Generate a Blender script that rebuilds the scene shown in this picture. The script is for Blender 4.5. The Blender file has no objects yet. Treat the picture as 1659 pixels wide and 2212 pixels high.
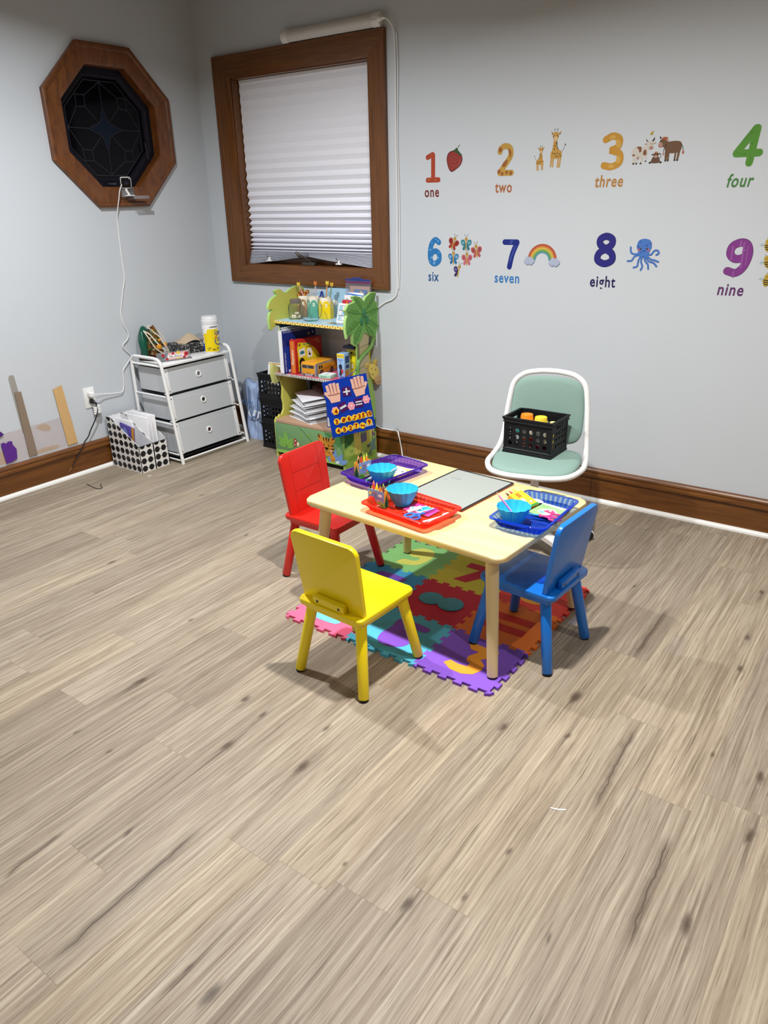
import bpy, bmesh, math, random
from math import pi, sin, cos, radians, sqrt, atan2, hypot
from mathutils import Matrix, Vector, Quaternion

S = bpy.context.scene
COL = S.collection
random.seed(7)

# ------------------------------------------------------------------ camera
cam = bpy.data.cameras.new('camera')
cam_o = bpy.data.objects.new('camera', cam)
COL.objects.link(cam_o)
cam.sensor_fit = 'HORIZONTAL'
cam.sensor_width = 36.0
cam.lens = 36.0 * 1616.74 / 1659.0
cam.clip_start = 0.02
_r = Vector((0.81050418, 0.58532187, -0.02193838))
_u = Vector((-0.21050552, 0.32603348, 0.92162335))
_f = Vector((-0.54659894, 0.74236143, -0.38746498))
_m = Matrix(((_r.x, _u.x, -_f.x), (_r.y, _u.y, -_f.y), (_r.z, _u.z, -_f.z))).to_4x4()
_m.translation = Vector((4.01217501, -3.61778437, 1.5))
cam_o.matrix_world = _m
S.camera = cam_o

# ------------------------------------------------------------------ colour management, world, lamps
S.view_settings.view_transform = 'Standard'
S.view_settings.look = 'None'
S.view_settings.gamma = 1.0
S.view_settings.use_curve_mapping = False
S.view_settings.exposure = 0.0

wd = bpy.data.worlds.new('world')
S.world = wd
wd.use_nodes = True
wd.node_tree.nodes['Background'].inputs[0].default_value = (0.01, 0.012, 0.02, 1)   # night outside
wd.node_tree.nodes['Background'].inputs[1].default_value = 1.0

CEIL = 2.72
LAMPS = [  # recessed ceiling lamps: x, y, watts, colour
    (3.02, -1.85, 63, (1.0, 0.975, 0.94)),
    (1.32, -1.78, 54, (0.96, 0.98, 1.0)),
    (2.95, -4.90, 13, (1.0, 0.975, 0.94)),
    (1.20, -4.70, 15, (0.94, 0.97, 1.0)),
    (4.85, -1.85, 22, (1.0, 0.95, 0.89)),
    (4.75, -4.90, 11, (1.0, 0.96, 0.91)),
]


# ------------------------------------------------------------------ colour + materials
def lin(c):
    return c / 12.92 if c <= 0.04045 else ((c + 0.055) / 1.055) ** 2.4


def rgb(r, g=None, b=None):
    if isinstance(r, str):
        r = r.lstrip('#')
        r, g, b = int(r[0:2], 16), int(r[2:4], 16), int(r[4:6], 16)
    return (lin(r / 255), lin(g / 255), lin(b / 255), 1.0)


MATS = {}


def mat(name, col, rough=0.5, metal=0.0, spec=0.5, coat=0.0, noise=0.0, nscale=20.0, bump=0.0, bscale=200.0):
    """plain surface, with a faint procedural mottling / bump when asked"""
    if name in MATS:
        return MATS[name]
    m = bpy.data.materials.new(name)
    m.use_nodes = True
    nt = m.node_tree
    b = nt.nodes['Principled BSDF']
    c = rgb(col)
    b.inputs['Base Color'].default_value = c
    b.inputs['Roughness'].default_value = rough
    b.inputs['Metallic'].default_value = metal
    b.inputs['Specular IOR Level'].default_value = spec
    b.inputs['Coat Weight'].default_value = coat
    b.inputs['Coat Roughness'].default_value = 0.12
    tc = None
    if noise or bump:
        tc = nt.nodes.new('ShaderNodeTexCoord')
    if noise:
        n = nt.nodes.new('ShaderNodeTexNoise')
        n.inputs['Scale'].default_value = nscale
        n.inputs['Detail'].default_value = 4
        nt.links.new(tc.outputs['Object'], n.inputs['Vector'])
        mx = nt.nodes.new('ShaderNodeMix')
        mx.data_type = 'RGBA'
        mx.inputs[6].default_value = tuple(v * (1 - noise) for v in c[:3]) + (1,)
        mx.inputs[7].default_value = tuple(min(1, v * (1 + noise)) for v in c[:3]) + (1,)
        nt.links.new(n.outputs['Fac'], mx.inputs[0])
        nt.links.new(mx.outputs[2], b.inputs['Base Color'])
    if bump:
        n = nt.nodes.new('ShaderNodeTexNoise')
        n.inputs['Scale'].default_value = bscale
        nt.links.new(tc.outputs['Object'], n.inputs['Vector'])
        bp = nt.nodes.new('ShaderNodeBump')
        bp.inputs['Strength'].default_value = bump
        bp.inputs['Distance'].default_value = 0.002
        nt.links.new(n.outputs['Fac'], bp.inputs['Height'])
        nt.links.new(bp.outputs['Normal'], b.inputs['Normal'])
    MATS[name] = m
    return m


def flatc(hexcol, rough=0.55):
    """printed colour"""
    return mat('print_' + hexcol.lstrip('#') + ('' if rough == 0.55 else '_%d' % int(rough * 100)), hexcol, rough, spec=0.3)


def clear(name, tint, body, fac, rough=0.08, film=0.12):
    """thin see-through plastic or glass: tinted clear film with some body colour and a gloss"""
    if name in MATS:
        return MATS[name]
    m = bpy.data.materials.new(name)
    m.use_nodes = True
    nt = m.node_tree
    nt.nodes.remove(nt.nodes['Principled BSDF'])
    out = nt.nodes['Material Output']
    tr = nt.nodes.new('ShaderNodeBsdfTransparent')
    tr.inputs[0].default_value = rgb(tint)
    p = nt.nodes.new('ShaderNodeBsdfPrincipled')
    p.inputs['Base Color'].default_value = rgb(body)
    p.inputs['Roughness'].default_value = rough
    p.inputs['Specular IOR Level'].default_value = 0.2
    mx = nt.nodes.new('ShaderNodeMixShader')
    mx.inputs[0].default_value = fac
    nt.links.new(tr.outputs[0], mx.inputs[1])
    nt.links.new(p.outputs[0], mx.inputs[2])
    g = nt.nodes.new('ShaderNodeBsdfGlossy')
    g.inputs['Roughness'].default_value = rough
    lw = nt.nodes.new('ShaderNodeLayerWeight')
    lw.inputs['Blend'].default_value = film
    mx2 = nt.nodes.new('ShaderNodeMixShader')
    nt.links.new(lw.outputs['Fresnel'], mx2.inputs[0])
    nt.links.new(mx.outputs[0], mx2.inputs[1])
    nt.links.new(g.outputs[0], mx2.inputs[2])
    nt.links.new(mx2.outputs[0], out.inputs['Surface'])
    MATS[name] = m
    return m


class NT:
    """tiny node-graph helper"""
    def __init__(s, name):
        s.m = bpy.data.materials.new(name)
        s.m.use_nodes = True
        s.t = s.m.node_tree
        s.b = s.t.nodes['Principled BSDF']
        MATS[name] = s.m

    def put(s, sock, v):
        if isinstance(v, bpy.types.NodeSocket):
            s.t.links.new(v, sock)
        else:
            sock.default_value = v

    def math(s, op, a, b=None, c=None, clamp=False):
        n = s.t.nodes.new('ShaderNodeMath')
        n.operation = op
        n.use_clamp = clamp
        s.put(n.inputs[0], a)
        if b is not None:
            s.put(n.inputs[1], b)
        if c is not None:
            s.put(n.inputs[2], c)
        return n.outputs[0]

    def pos(s):
        return s.t.nodes.new('ShaderNodeNewGeometry').outputs['Position']

    def obj(s):
        return s.t.nodes.new('ShaderNodeTexCoord').outputs['Object']

    def xyz(s, v):
        n = s.t.nodes.new('ShaderNodeSeparateXYZ')
        s.put(n.inputs[0], v)
        return n.outputs

    def vec(s, x, y, z):
        n = s.t.nodes.new('ShaderNodeCombineXYZ')
        for i, v in enumerate((x, y, z)):
            s.put(n.inputs[i], v)
        return n.outputs[0]

    def noise(s, v, scale=1.0, detail=4.0, rough=0.5, dist=0.0, col=False):
        n = s.t.nodes.new('ShaderNodeTexNoise')
        s.put(n.inputs['Vector'], v)
        n.inputs['Scale'].default_value = scale
        n.inputs['Detail'].default_value = detail
        n.inputs['Roughness'].default_value = rough
        n.inputs['Distortion'].default_value = dist
        return n.outputs['Color' if col else 'Fac']

    def white(s, v):
        n = s.t.nodes.new('ShaderNodeTexWhiteNoise')
        n.noise_dimensions = '3D'
        s.put(n.inputs['Vector'], v)
        return n.outputs['Value']

    def ramp(s, f, stops, mode='LINEAR'):
        n = s.t.nodes.new('ShaderNodeValToRGB')
        s.put(n.inputs[0], f)
        cr = n.color_ramp
        cr.interpolation = mode
        while len(cr.elements) < len(stops):
            cr.elements.new(0.5)
        for e, (p, c) in zip(cr.elements, stops):
            e.position = p
            e.color = c if len(c) == 4 else tuple(c) + (1,)
        return n.outputs[0]

    def mix(s, f, a, b, mode='MIX'):
        n = s.t.nodes.new('ShaderNodeMix')
        n.data_type = 'RGBA'
        n.blend_type = mode
        s.put(n.inputs[0], f)
        s.put(n.inputs[6], a)
        s.put(n.inputs[7], b)
        return n.outputs[2]

    def smooth(s, v, a, b, lo=0.0, hi=1.0):
        n = s.t.nodes.new('ShaderNodeMapRange')
        n.interpolation_type = 'SMOOTHSTEP'
        s.put(n.inputs[0], v)
        n.inputs[1].default_value = a
        n.inputs[2].default_value = b
        n.inputs[3].default_value = lo
        n.inputs[4].default_value = hi
        return n.outputs[0]

    def bump(s, h, strength=0.3, dist=0.002):
        n = s.t.nodes.new('ShaderNodeBump')
        n.inputs['Strength'].default_value = strength
        n.inputs['Distance'].default_value = dist
        s.put(n.inputs['Height'], h)
        s.t.links.new(n.outputs[0], s.b.inputs['Normal'])


# ------------------------------------------------------------------ mesh builder
def bez(pts, n=8, closed=False):
    """Catmull-Rom through the points (2D or 3D)"""
    P = [Vector(p) for p in pts]
    out = []
    N = len(P)
    rng = range(N) if closed else range(N - 1)
    for i in rng:
        p1, p2 = P[i], P[(i + 1) % N]
        p0 = P[i - 1] if (closed or i > 0) else p1 * 2 - p2
        p3 = P[(i + 2) % N] if (closed or i + 2 < N) else p2 * 2 - p1
        for k in range(n):
            t = k / n
            out.append(0.5 * ((2 * p1) + (p2 - p0) * t + (2 * p0 - 5 * p1 + 4 * p2 - p3) * t * t
                              + (3 * p1 - p0 - 3 * p2 + p3) * t ** 3))
    if not closed:
        out.append(P[-1].copy())
    return out


def at(o, u, v):
    """matrix of a flat plane: origin, right, up (normal = right x up)"""
    o, u, v = Vector(o), Vector(u).normalized(), Vector(v).normalized()
    n = u.cross(v).normalized()
    v = n.cross(u)
    return Matrix(((u.x, v.x, n.x, o.x), (u.y, v.y, n.y, o.y), (u.z, v.z, n.z, o.z), (0, 0, 0, 1)))


def TR(x=0, y=0, z=0, rx=0, ry=0, rz=0):
    return (Matrix.Translation((x, y, z)) @ Matrix.Rotation(radians(rz), 4, 'Z')
            @ Matrix.Rotation(radians(ry), 4, 'Y') @ Matrix.Rotation(radians(rx), 4, 'X'))


class MB:
    def __init__(s):
        s.bm = bmesh.new()
        s.mats = []
        s.top = {}

    def mi(s, m):
        if m not in s.mats:
            s.mats.append(m)
        return s.mats.index(m)

    def merge(s, t, m, M=None):
        i = s.mi(m)
        if M is not None:
            t.transform(M)
        t.verts.ensure_lookup_table()
        t.verts.index_update()
        vs = [s.bm.verts.new(v.co) for v in t.verts]
        for f in t.faces:
            try:
                nf = s.bm.faces.new([vs[v.index] for v in f.verts])
                nf.material_index = i
                nf.smooth = True
            except ValueError:
                pass
        t.free()
        return s

    def box(s, m, c, d, bev=0.0, seg=2, M=None):
        t = bmesh.new()
        bmesh.ops.create_cube(t, size=1.0)
        t.transform(Matrix.Translation(c) @ Matrix.Diagonal((d[0], d[1], d[2], 1)))
        if bev:
            bmesh.ops.bevel(t, geom=t.edges[:], offset=min(bev, min(d) * 0.49), segments=seg, affect='EDGES', profile=0.5)
        return s.merge(t, m, M)

    def prism(s, m, pts, h, M=None, bev=0.0, seg=2, z0=0.0):
        """outline in xy extruded from z0 to z0+h, its rims rounded by bev"""
        t = bmesh.new()
        pts = [Vector(p) for p in pts]
        if sum(a.x * b.y - b.x * a.y for a, b in zip(pts, pts[1:] + pts[:1])) < 0:
            pts = pts[::-1]
        lo = [t.verts.new((p.x, p.y, z0)) for p in pts]
        hi = [t.verts.new((p.x, p.y, z0 + h)) for p in pts]
        t.faces.new(lo[::-1])
        t.faces.new(hi)
        n = len(pts)
        for i in range(n):
            t.faces.new((lo[i], lo[(i + 1) % n], hi[(i + 1) % n], hi[i]))
        if bev:
            ed = [e for e in t.edges if abs(e.verts[0].co.z - e.verts[1].co.z) < 1e-7]
            bmesh.ops.bevel(t, geom=ed, offset=bev, segments=seg, affect='EDGES', profile=0.5)
        return s.merge(t, m, M)

    def cyl(s, m, p0, p1, r0, r1=None, n=20, bev=0.0):
        r1 = r0 if r1 is None else r1
        p0, p1 = Vector(p0), Vector(p1)
        L = (p1 - p0).length
        q = Vector((0, 0, 1)).rotation_difference((p1 - p0).normalized())
        M = Matrix.Translation(p0) @ q.to_matrix().to_4x4()
        if bev:
            b = min(bev, r0 * 0.95, r1 * 0.95, L * 0.49)
            prof = [(0, 0), (r0 - b, 0), (r0 - b * 0.3, b * 0.3), (r0, b), (r1, L - b), (r1 - b * 0.3, L - b * 0.3), (r1 - b, L), (0, L)]
        else:
            prof = [(0, 0), (r0, 0), (r1, L), (0, L)]
        return s.lathe(m, prof, n, M)

    def lathe(s, m, prof, n=32, M=None, mod=None):
        """profile of (r, z); mod(angle, r, z) may change r"""
        t = bmesh.new()
        rings = []
        for r, z in prof:
            if r <= 1e-9:
                rings.append([t.verts.new((0, 0, z))])
            else:
                rings.append([t.verts.new(((mod(2 * pi * k / n, r, z) if mod else r) * cos(2 * pi * k / n),
                                           (mod(2 * pi * k / n, r, z) if mod else r) * sin(2 * pi * k / n), z)) for k in range(n)])
        for a, b in zip(rings, rings[1:]):
            for k in range(n):
                k2 = (k + 1) % n
                if len(a) == 1 and len(b) == 1:
                    continue
                if len(a) == 1:
                    t.faces.new((a[0], b[k2], b[k]))
                elif len(b) == 1:
                    t.faces.new((a[k], a[k2], b[0]))
                else:
                    t.faces.new((a[k], a[k2], b[k2], b[k]))
        return s.merge(t, m, M)

    def loft(s, m, rings, closed=True, cap0=True, cap1=True, M=None):
        t = bmesh.new()
        R = [[t.verts.new(p) for p in ring] for ring in rings]
        n = len(R[0])
        for a, b in zip(R, R[1:]):
            for k in range(n if closed else n - 1):
                k2 = (k + 1) % n
                t.faces.new((a[k], a[k2], b[k2], b[k]))
        if cap0:
            t.faces.new(R[0][::-1])
        if cap1:
            t.faces.new(R[-1])
        return s.merge(t, m, M)

    def tube(s, m, pts, r, n=8, closed=False, M=None, caps=True):
        P = [Vector(p) for p in pts]
        N = len(P)
        rr = r if callable(r) else (lambda i: r)
        tans = []
        for i in range(N):
            a = P[i - 1] if (closed or i) else P[i]
            b = P[(i + 1) % N] if (closed or i < N - 1) else P[i]
            tans.append((b - a).normalized())
        ref = Vector((0, 0, 1)) if abs(tans[0].z) < 0.9 else Vector((1, 0, 0))
        nrm = (ref - tans[0] * ref.dot(tans[0])).normalized()
        rings = []
        for i in range(N):
            if i:
                nrm = tans[i - 1].rotation_difference(tans[i]) @ nrm
            bn = tans[i].cross(nrm)
            rings.append([P[i] + (nrm * cos(2 * pi * k / n) + bn * sin(2 * pi * k / n)) * rr(i) for k in range(n)])
        if closed:
            rings.append(rings[0])
            # re-create the first ring: fine, duplicates coincide
        return s.loft(m, rings, True, caps and not closed, caps and not closed, M)

    def strip(s, m, pts, w, th, M=None):
        """flat ribbon along a path with given up = local z"""
        return s

    def flat(s, m, poly, M, z=0.0):
        t = bmesh.new()
        try:
            t.faces.new([t.verts.new((p[0], p[1], z)) for p in poly])
        except ValueError:
            t.free()
            return s
        bmesh.ops.recalc_face_normals(t, faces=t.faces[:])
        for f in t.faces:
            if f.normal.z < 0:
                f.normal_flip()
        return s.merge(t, m, M)

    def art(s, M, layers, step=0.00012, z0=0.0003):
        """flat artwork on the plane M: list of (material or hex, [polygons])"""
        key = tuple(round(v, 4) for r in M for v in r)
        z = max(z0, s.top.get(key, 0.0))
        for m, polys in layers:
            if isinstance(m, str):
                m = flatc(m)
            for p in polys:          # never two faces in exactly one plane
                s.flat(m, p, M, z)
                z += 5e-6
            z += step
        s.top[key] = z
        return s

    def build(s, name, parent=None, loc=None, rot=None, angle=38, **kw):
        me = bpy.data.meshes.new(name)
        s.bm.normal_update()
        s.bm.to_mesh(me)
        s.bm.free()
        for m in s.mats:
            me.materials.append(m)
        me.set_sharp_from_angle(angle=radians(angle))
        o = bpy.data.objects.new(name, me)
        COL.objects.link(o)
        if parent is not None:
            o.parent = parent
        if loc is not None:
            o.location = loc
        if rot is not None:
            o.rotation_euler = tuple(radians(a) for a in rot)
        for k, v in kw.items():
            o[k] = v
        return o


def thing(name, label, category, loc=(0, 0, 0), rotz=0.0, group=None, rot=None):
    o = bpy.data.objects.new(name, None)
    o.empty_display_size = 0.05
    COL.objects.link(o)
    o.location = loc
    o.rotation_euler = tuple(radians(a) for a in rot) if rot else (0, 0, radians(rotz))
    o['label'] = label
    o['category'] = category
    if group:
        o['group'] = group
    return o


# ------------------------------------------------------------------ flat shapes
def circ(x, y, rx, ry=None, n=24, rot=0.0):
    ry = rx if ry is None else ry
    c, d = cos(radians(rot)), sin(radians(rot))
    return [(x + rx * cos(2 * pi * k / n) * c - ry * sin(2 * pi * k / n) * d,
             y + rx * cos(2 * pi * k / n) * d + ry * sin(2 * pi * k / n) * c) for k in range(n)]


def rect(x0, y0, x1, y1):
    return [(x0, y0), (x1, y0), (x1, y1), (x0, y1)]


def rrect(x0, y0, x1, y1, r, n=5):
    out = []
    for cx, cy, a in ((x1 - r, y1 - r, 0), (x0 + r, y1 - r, 90), (x0 + r, y0 + r, 180), (x1 - r, y0 + r, 270)):
        for k in range(n + 1):
            t = radians(a + 90 * k / n)
            out.append((cx + r * cos(t), cy + r * sin(t)))
    return out


def blob(pts, n=6):
    return [tuple(p) for p in bez([(a, b) for a, b in pts], n, True)]


def stroke(pts, w, n=6, smooth=True, caps=True):
    P = bez(pts, n) if smooth and len(pts) > 2 else [Vector(p) for p in pts]
    out = []
    L, Rr = [], []
    for i, p in enumerate(P):
        a, b = P[max(0, i - 1)], P[min(len(P) - 1, i + 1)]
        d = (b - a)
        d = d.normalized() if d.length > 1e-9 else Vector((1, 0))
        nn = Vector((-d.y, d.x)) * w / 2
        L.append(tuple(p + nn))
        Rr.append(tuple(p - nn))
    for i in range(len(P) - 1):
        out.append([Rr[i], Rr[i + 1], L[i + 1], L[i]])
    if caps:
        out.append(circ(P[0][0], P[0][1], w / 2, n=14))
        out.append(circ(P[-1][0], P[-1][1], w / 2, n=14))
    return out


_TX = {}


def text(s, x=0.0, y=0.0, h=None, w=None, bold=0.0, shear=0.0, center=False, space=1.0):
    """letters as polygons; h = cap height, w = total width, baseline at y"""
    key = (s, bold, shear, space)
    if key not in _TX:
        cu = bpy.data.curves.new('lettering', 'FONT')
        cu.body = s
        cu.size = 1.0
        cu.offset = bold
        cu.shear = shear
        cu.space_character = space
        cu.resolution_u = 3
        o = bpy.data.objects.new('lettering', cu)
        me = o.to_mesh()
        polys = [[(me.vertices[i].co.x, me.vertices[i].co.y) for i in p.vertices] for p in me.polygons]
        o.to_mesh_clear()
        bpy.data.objects.remove(o)
        bpy.data.curves.remove(cu)
        xs = [q[0] for p in polys for q in p]
        _TX[key] = (polys, min(xs), max(xs))
    polys, x0, x1 = _TX[key]
    sy = h / 0.69 if h else None
    sx = w / (x1 - x0) if w else None
    sy = sx if sy is None else sy
    sx = sy if sx is None else sx
    off = -(x1 - x0) * sx / 2 if center else 0
    return [[(x + off + (a - x0) * sx, y + b * sy) for a, b in p] for p in polys]


def xf(polys, x=0, y=0, s=1.0, rot=0.0, sx=None):
    c, d = cos(radians(rot)), sin(radians(rot))
    sx = s if sx is None else sx
    return [[(x + (a * sx) * c - (b * s) * d, y + (a * sx) * d + (b * s) * c) for a, b in p] for p in polys]
# ------------------------------------------------------------------ setting: materials
def make_floor_mat():
    g = NT('oak_plank_floor')
    P = g.pos()
    x, y, z = g.xyz(P)
    W, L = 0.157, 1.22
    col = g.math('FLOOR', g.math('DIVIDE', g.math('ADD', x, 0.010), W))
    fx = g.math('FRACT', g.math('DIVIDE', g.math('ADD', x, 0.010), W))
    off = g.white(g.vec(col, 3.7, 1.1))
    yy = g.math('DIVIDE', g.math('ADD', y, g.math('MULTIPLY', off, L)), L)
    row = g.math('FLOOR', yy)
    fy = g.math('FRACT', yy)
    rnd = g.white(g.vec(col, row, 0.5))
    rnd2 = g.white(g.vec(row, col, 7.5))
    # grain, stretched along the plank and different on each
    wob = g.noise(g.vec(g.math('MULTIPLY', x, 9.0), g.math('MULTIPLY', y, 2.2), g.math('MULTIPLY', rnd, 40.0)), 1.0, 3, 0.5)
    gx = g.math('ADD', x, g.math('MULTIPLY', g.math('SUBTRACT', wob, 0.5), 0.022))
    gv = g.vec(g.math('MULTIPLY', gx, 130.0), g.math('MULTIPLY', y, 2.6), g.math('MULTIPLY', rnd, 60.0))
    fine = g.noise(gv, 1.0, 6, 0.62, 0.4)
    gv2 = g.vec(g.math('MULTIPLY', gx, 420.0), g.math('MULTIPLY', y, 7.0), g.math('MULTIPLY', rnd2, 60.0))
    pore = g.noise(gv2, 1.0, 3, 0.6)
    gv3 = g.vec(g.math('MULTIPLY', gx, 16.0), g.math('MULTIPLY', y, 0.9), g.math('MULTIPLY', rnd2, 60.0))
    broad = g.noise(gv3, 1.0, 4, 0.6, 0.8)
    c = g.ramp(fine, [(0.22, rgb(98, 87, 74)), (0.42, rgb(144, 132, 116)), (0.58, rgb(165, 155, 139)), (0.80, rgb(198, 189, 172))])
    tone = g.ramp(rnd, [(0.0, rgb(222, 217, 213)), (0.5, rgb(244, 241, 238)), (1.0, rgb(255, 249, 240))])
    c = g.mix(1.0, c, tone, 'MULTIPLY')
    c = g.mix(g.smooth(broad, 0.50, 0.30, 0.0, 0.45), c, rgb(112, 98, 82))
    c = g.mix(g.smooth(broad, 0.56, 0.74, 0.0, 0.35), c, rgb(182, 168, 146))
    c = g.mix(g.smooth(pore, 0.44, 0.30, 0.0, 0.75), c, rgb(92, 76, 60))
    # knots and drying cracks, each at its own spot
    nz = g.noise(g.vec(g.math('MULTIPLY', x, 26.0), g.math('MULTIPLY', y, 9.0), 0.0), 1.0, 3, 0.6, 0.0, True)
    wx, wy, wz = g.xyz(nz)
    kx = g.math('ADD', x, g.math('MULTIPLY', g.math('SUBTRACT', wx, 0.5), 0.030))
    ky = g.math('ADD', y, g.math('MULTIPLY', g.math('SUBTRACT', wy, 0.5), 0.060))
    knots = [(2.072, -2.408, 1.2), (2.56, -2.455, 1.1), (2.438, -2.267, .9), (2.544, -2.301, .8), (2.804, -2.407, 1.4), (2.754, -2.234, .7),
             (3.095, -3.009, 1.1), (3.012, -2.994, .7), (2.59, -2.837, .8), (2.123, -2.677, .5), (1.897, -2.036, .6), (2.283, -2.669, .45),
             (3.194, -1.921, 1.0), (3.371, -1.851, .8), (3.319, -1.655, 1.6), (3.719, -1.199, 1.0), (3.693, -.972, .8), (3.876, -1.721, 1.0),
             (3.9, -1.947, 1.1), (3.843, -2.295, 1.2), (3.305, -2.6, 1.1), (3.427, -2.336, .6), (3.401, -2.507, .5), (3.605, -2.498, .5),
             (3.748, -1.691, .6), (3.664, -.597, .9), (3.226, -.827, .7), (3.114, -2.594, .35), (1.2, -1.9, .8), (1.5, -1.35, .7), (0.9, -1.1, .6)]
    acc = None
    for (a, b, s) in knots:
        d = g.vec(g.math('MULTIPLY', g.math('SUBTRACT', kx, a), 1.0 / (0.016 * s)),
                  g.math('MULTIPLY', g.math('SUBTRACT', ky, b), 1.0 / (0.042 * s)), 0.0)
        n = g.t.nodes.new('ShaderNodeVectorMath')
        n.operation = 'LENGTH'
        g.put(n.inputs[0], d)
        k = g.smooth(n.outputs['Value'], 1.05, 0.10, 0.0, min(0.95, 0.60 + 0.3 * s))
        if s > 0.65:          # streaks trailing from the larger knots along the grain
            d2 = g.vec(g.math('MULTIPLY', g.math('SUBTRACT', kx, a + 0.004), 1.0 / (0.020 * s)),
                       g.math('MULTIPLY', g.math('SUBTRACT', ky, b - 0.015), 1.0 / (0.150 * s)), 0.0)
            n2 = g.t.nodes.new('ShaderNodeVectorMath')
            n2.operation = 'LENGTH'
            g.put(n2.inputs[0], d2)
            k = g.math('MAXIMUM', k, g.math('MULTIPLY', g.smooth(n2.outputs['Value'], 1.0, 0.0, 0.0, 0.62), g.smooth(fine, 0.62, 0.38)))
        acc = k if acc is None else g.math('MAXIMUM', acc, k)
    cracks = [(2.46, -3.111, 2.452, -2.93, .6), (2.757, -3.185, 2.735, -2.71, 1.0), (3.527, -1.693, 3.547, -2.097, .8), (3.736, -2.051, 3.753, -2.433, 1.0), (3.391, -.912, 3.397, -1.332, .8)]
    wob2 = g.noise(g.vec(5.0, g.math('MULTIPLY', y, 14.0), 2.0), 1.0, 2, 0.5)
    for (x0, y0, x1, y1, s) in cracks:
        if y0 > y1:
            x0, y0, x1, y1 = x1, y1, x0, y0
        t = g.math('DIVIDE', g.math('SUBTRACT', y, y0), y1 - y0)
        cx = g.math('ADD', g.math('MULTIPLY_ADD', t, x1 - x0, x0), g.math('MULTIPLY', g.math('SUBTRACT', wob2, 0.5), 0.022))
        dx = g.math('ABSOLUTE', g.math('SUBTRACT', x, cx))
        core = g.smooth(dx, 0.0040 * s, 0.0008, 0.0, 0.92)
        halo = g.smooth(dx, 0.024 * s, 0.002, 0.0, 0.50)
        ends = g.math('MULTIPLY', g.smooth(t, -0.02, 0.18), g.smooth(t, 1.02, 0.82))
        k = g.math('MULTIPLY', g.math('MAXIMUM', core, halo), ends)
        acc = g.math('MAXIMUM', acc, k)
    c = g.mix(acc, c, rgb(72, 58, 46))
    # seams
    sx = g.math('MINIMUM', fx, g.math('SUBTRACT', 1.0, fx))
    sy = g.math('MINIMUM', fy, g.math('SUBTRACT', 1.0, fy))
    seam = g.math('MAXIMUM', g.smooth(sx, 0.010, 0.002, 0.0, 0.38), g.smooth(sy, 0.0016, 0.0004, 0.0, 0.30))
    c = g.mix(seam, c, rgb(104, 86, 66))
    g.put(g.b.inputs['Base Color'], c)
    g.put(g.b.inputs['Roughness'], g.smooth(fine, 0.3, 0.7, 0.60, 0.46))
    g.b.inputs['Specular IOR Level'].default_value = 0.35
    h = g.math('ADD', g.math('MULTIPLY', pore, 0.8), g.math('MULTIPLY', g.math('SUBTRACT', 1.0, seam), 0.6))
    g.bump(h, 0.22, 0.0015)
    return g.m


def make_wall_mat():
    g = NT('painted_wall')
    P = g.pos()
    n = g.noise(P, 1.3, 3, 0.5)
    c = g.mix(n, rgb(195, 201, 207), rgb(200, 206, 212))
    g.put(g.b.inputs['Base Color'], c)
    g.b.inputs['Roughness'].default_value = 0.75
    g.b.inputs['Specular IOR Level'].default_value = 0.25
    g.bump(g.noise(P, 260.0, 2, 0.5), 0.12, 0.001)
    return g.m


def make_wood(name, dark, mid, light, axis, rough=0.38, scale=1.0, coat=0.15):
    """stained oak; axis = direction of the grain"""
    g = NT(name)
    x, y, z = g.xyz(g.pos())
    k = {'x': (4.0, 70.0, 70.0), 'y': (70.0, 4.0, 70.0), 'z': (70.0, 70.0, 4.0), 'd': (40.0, 40.0, 12.0)}[axis]
    wb = g.noise(g.vec(g.math('MULTIPLY', x, k[0] * .12), g.math('MULTIPLY', y, k[1] * .12), g.math('MULTIPLY', z, k[2] * .12)), 1.0, 3, 0.5)
    v = g.vec(g.math('MULTIPLY_ADD', wb, 2.2, g.math('MULTIPLY', x, k[0] * scale)),
              g.math('MULTIPLY_ADD', wb, 2.2, g.math('MULTIPLY', y, k[1] * scale)),
              g.math('MULTIPLY_ADD', wb, 2.2, g.math('MULTIPLY', z, k[2] * scale)))
    f = g.noise(v, 1.0, 6, 0.6, 0.6)
    c = g.ramp(f, [(0.25, rgb(*dark)), (0.5, rgb(*mid)), (0.78, rgb(*light))])
    c = g.mix(g.smooth(wb, 0.35, 0.65, 0.0, 0.35), c, rgb(*mid))
    g.put(g.b.inputs['Base Color'], c)
    g.b.inputs['Roughness'].default_value = rough
    g.b.inputs['Coat Weight'].default_value = coat
    g.b.inputs['Coat Roughness'].default_value = 0.25
    g.bump(f, 0.08, 0.001)
    return g.m


FLOOR = make_floor_mat()
WALL = make_wall_mat()
OAK_X = make_wood('stained_oak_x', (66, 36, 9), (104, 61, 20), (130, 82, 34), 'x')
OAK_Y = make_wood('stained_oak_y', (66, 36, 9), (104, 61, 20), (130, 82, 34), 'y')
OAK_Z = make_wood('stained_oak_z', (66, 36, 9), (104, 61, 20), (130, 82, 34), 'z')
OAK_D = make_wood('stained_oak_d', (66, 34, 9), (104, 58, 20), (130, 78, 32), 'd')
WHITE = mat('white_plastic', '#eceded', 0.35)
WHITE_PAINT = mat('white_trim_paint', '#e9e9e6', 0.4)
BLACK = mat('black_plastic', '#15161a', 0.42)
CHROME = mat('chrome', '#c8c8c8', 0.2, 1.0)
DARKMETAL = mat('bronze_metal', '#5a544c', 0.35, 0.8)

# ------------------------------------------------------------------ room shell
RX, RY = 6.2, -6.2


def slab(name, m, c, d, **kw):
    b = MB()
    b.box(m, c, d)
    return b.build(name, kind='structure', **kw)


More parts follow.
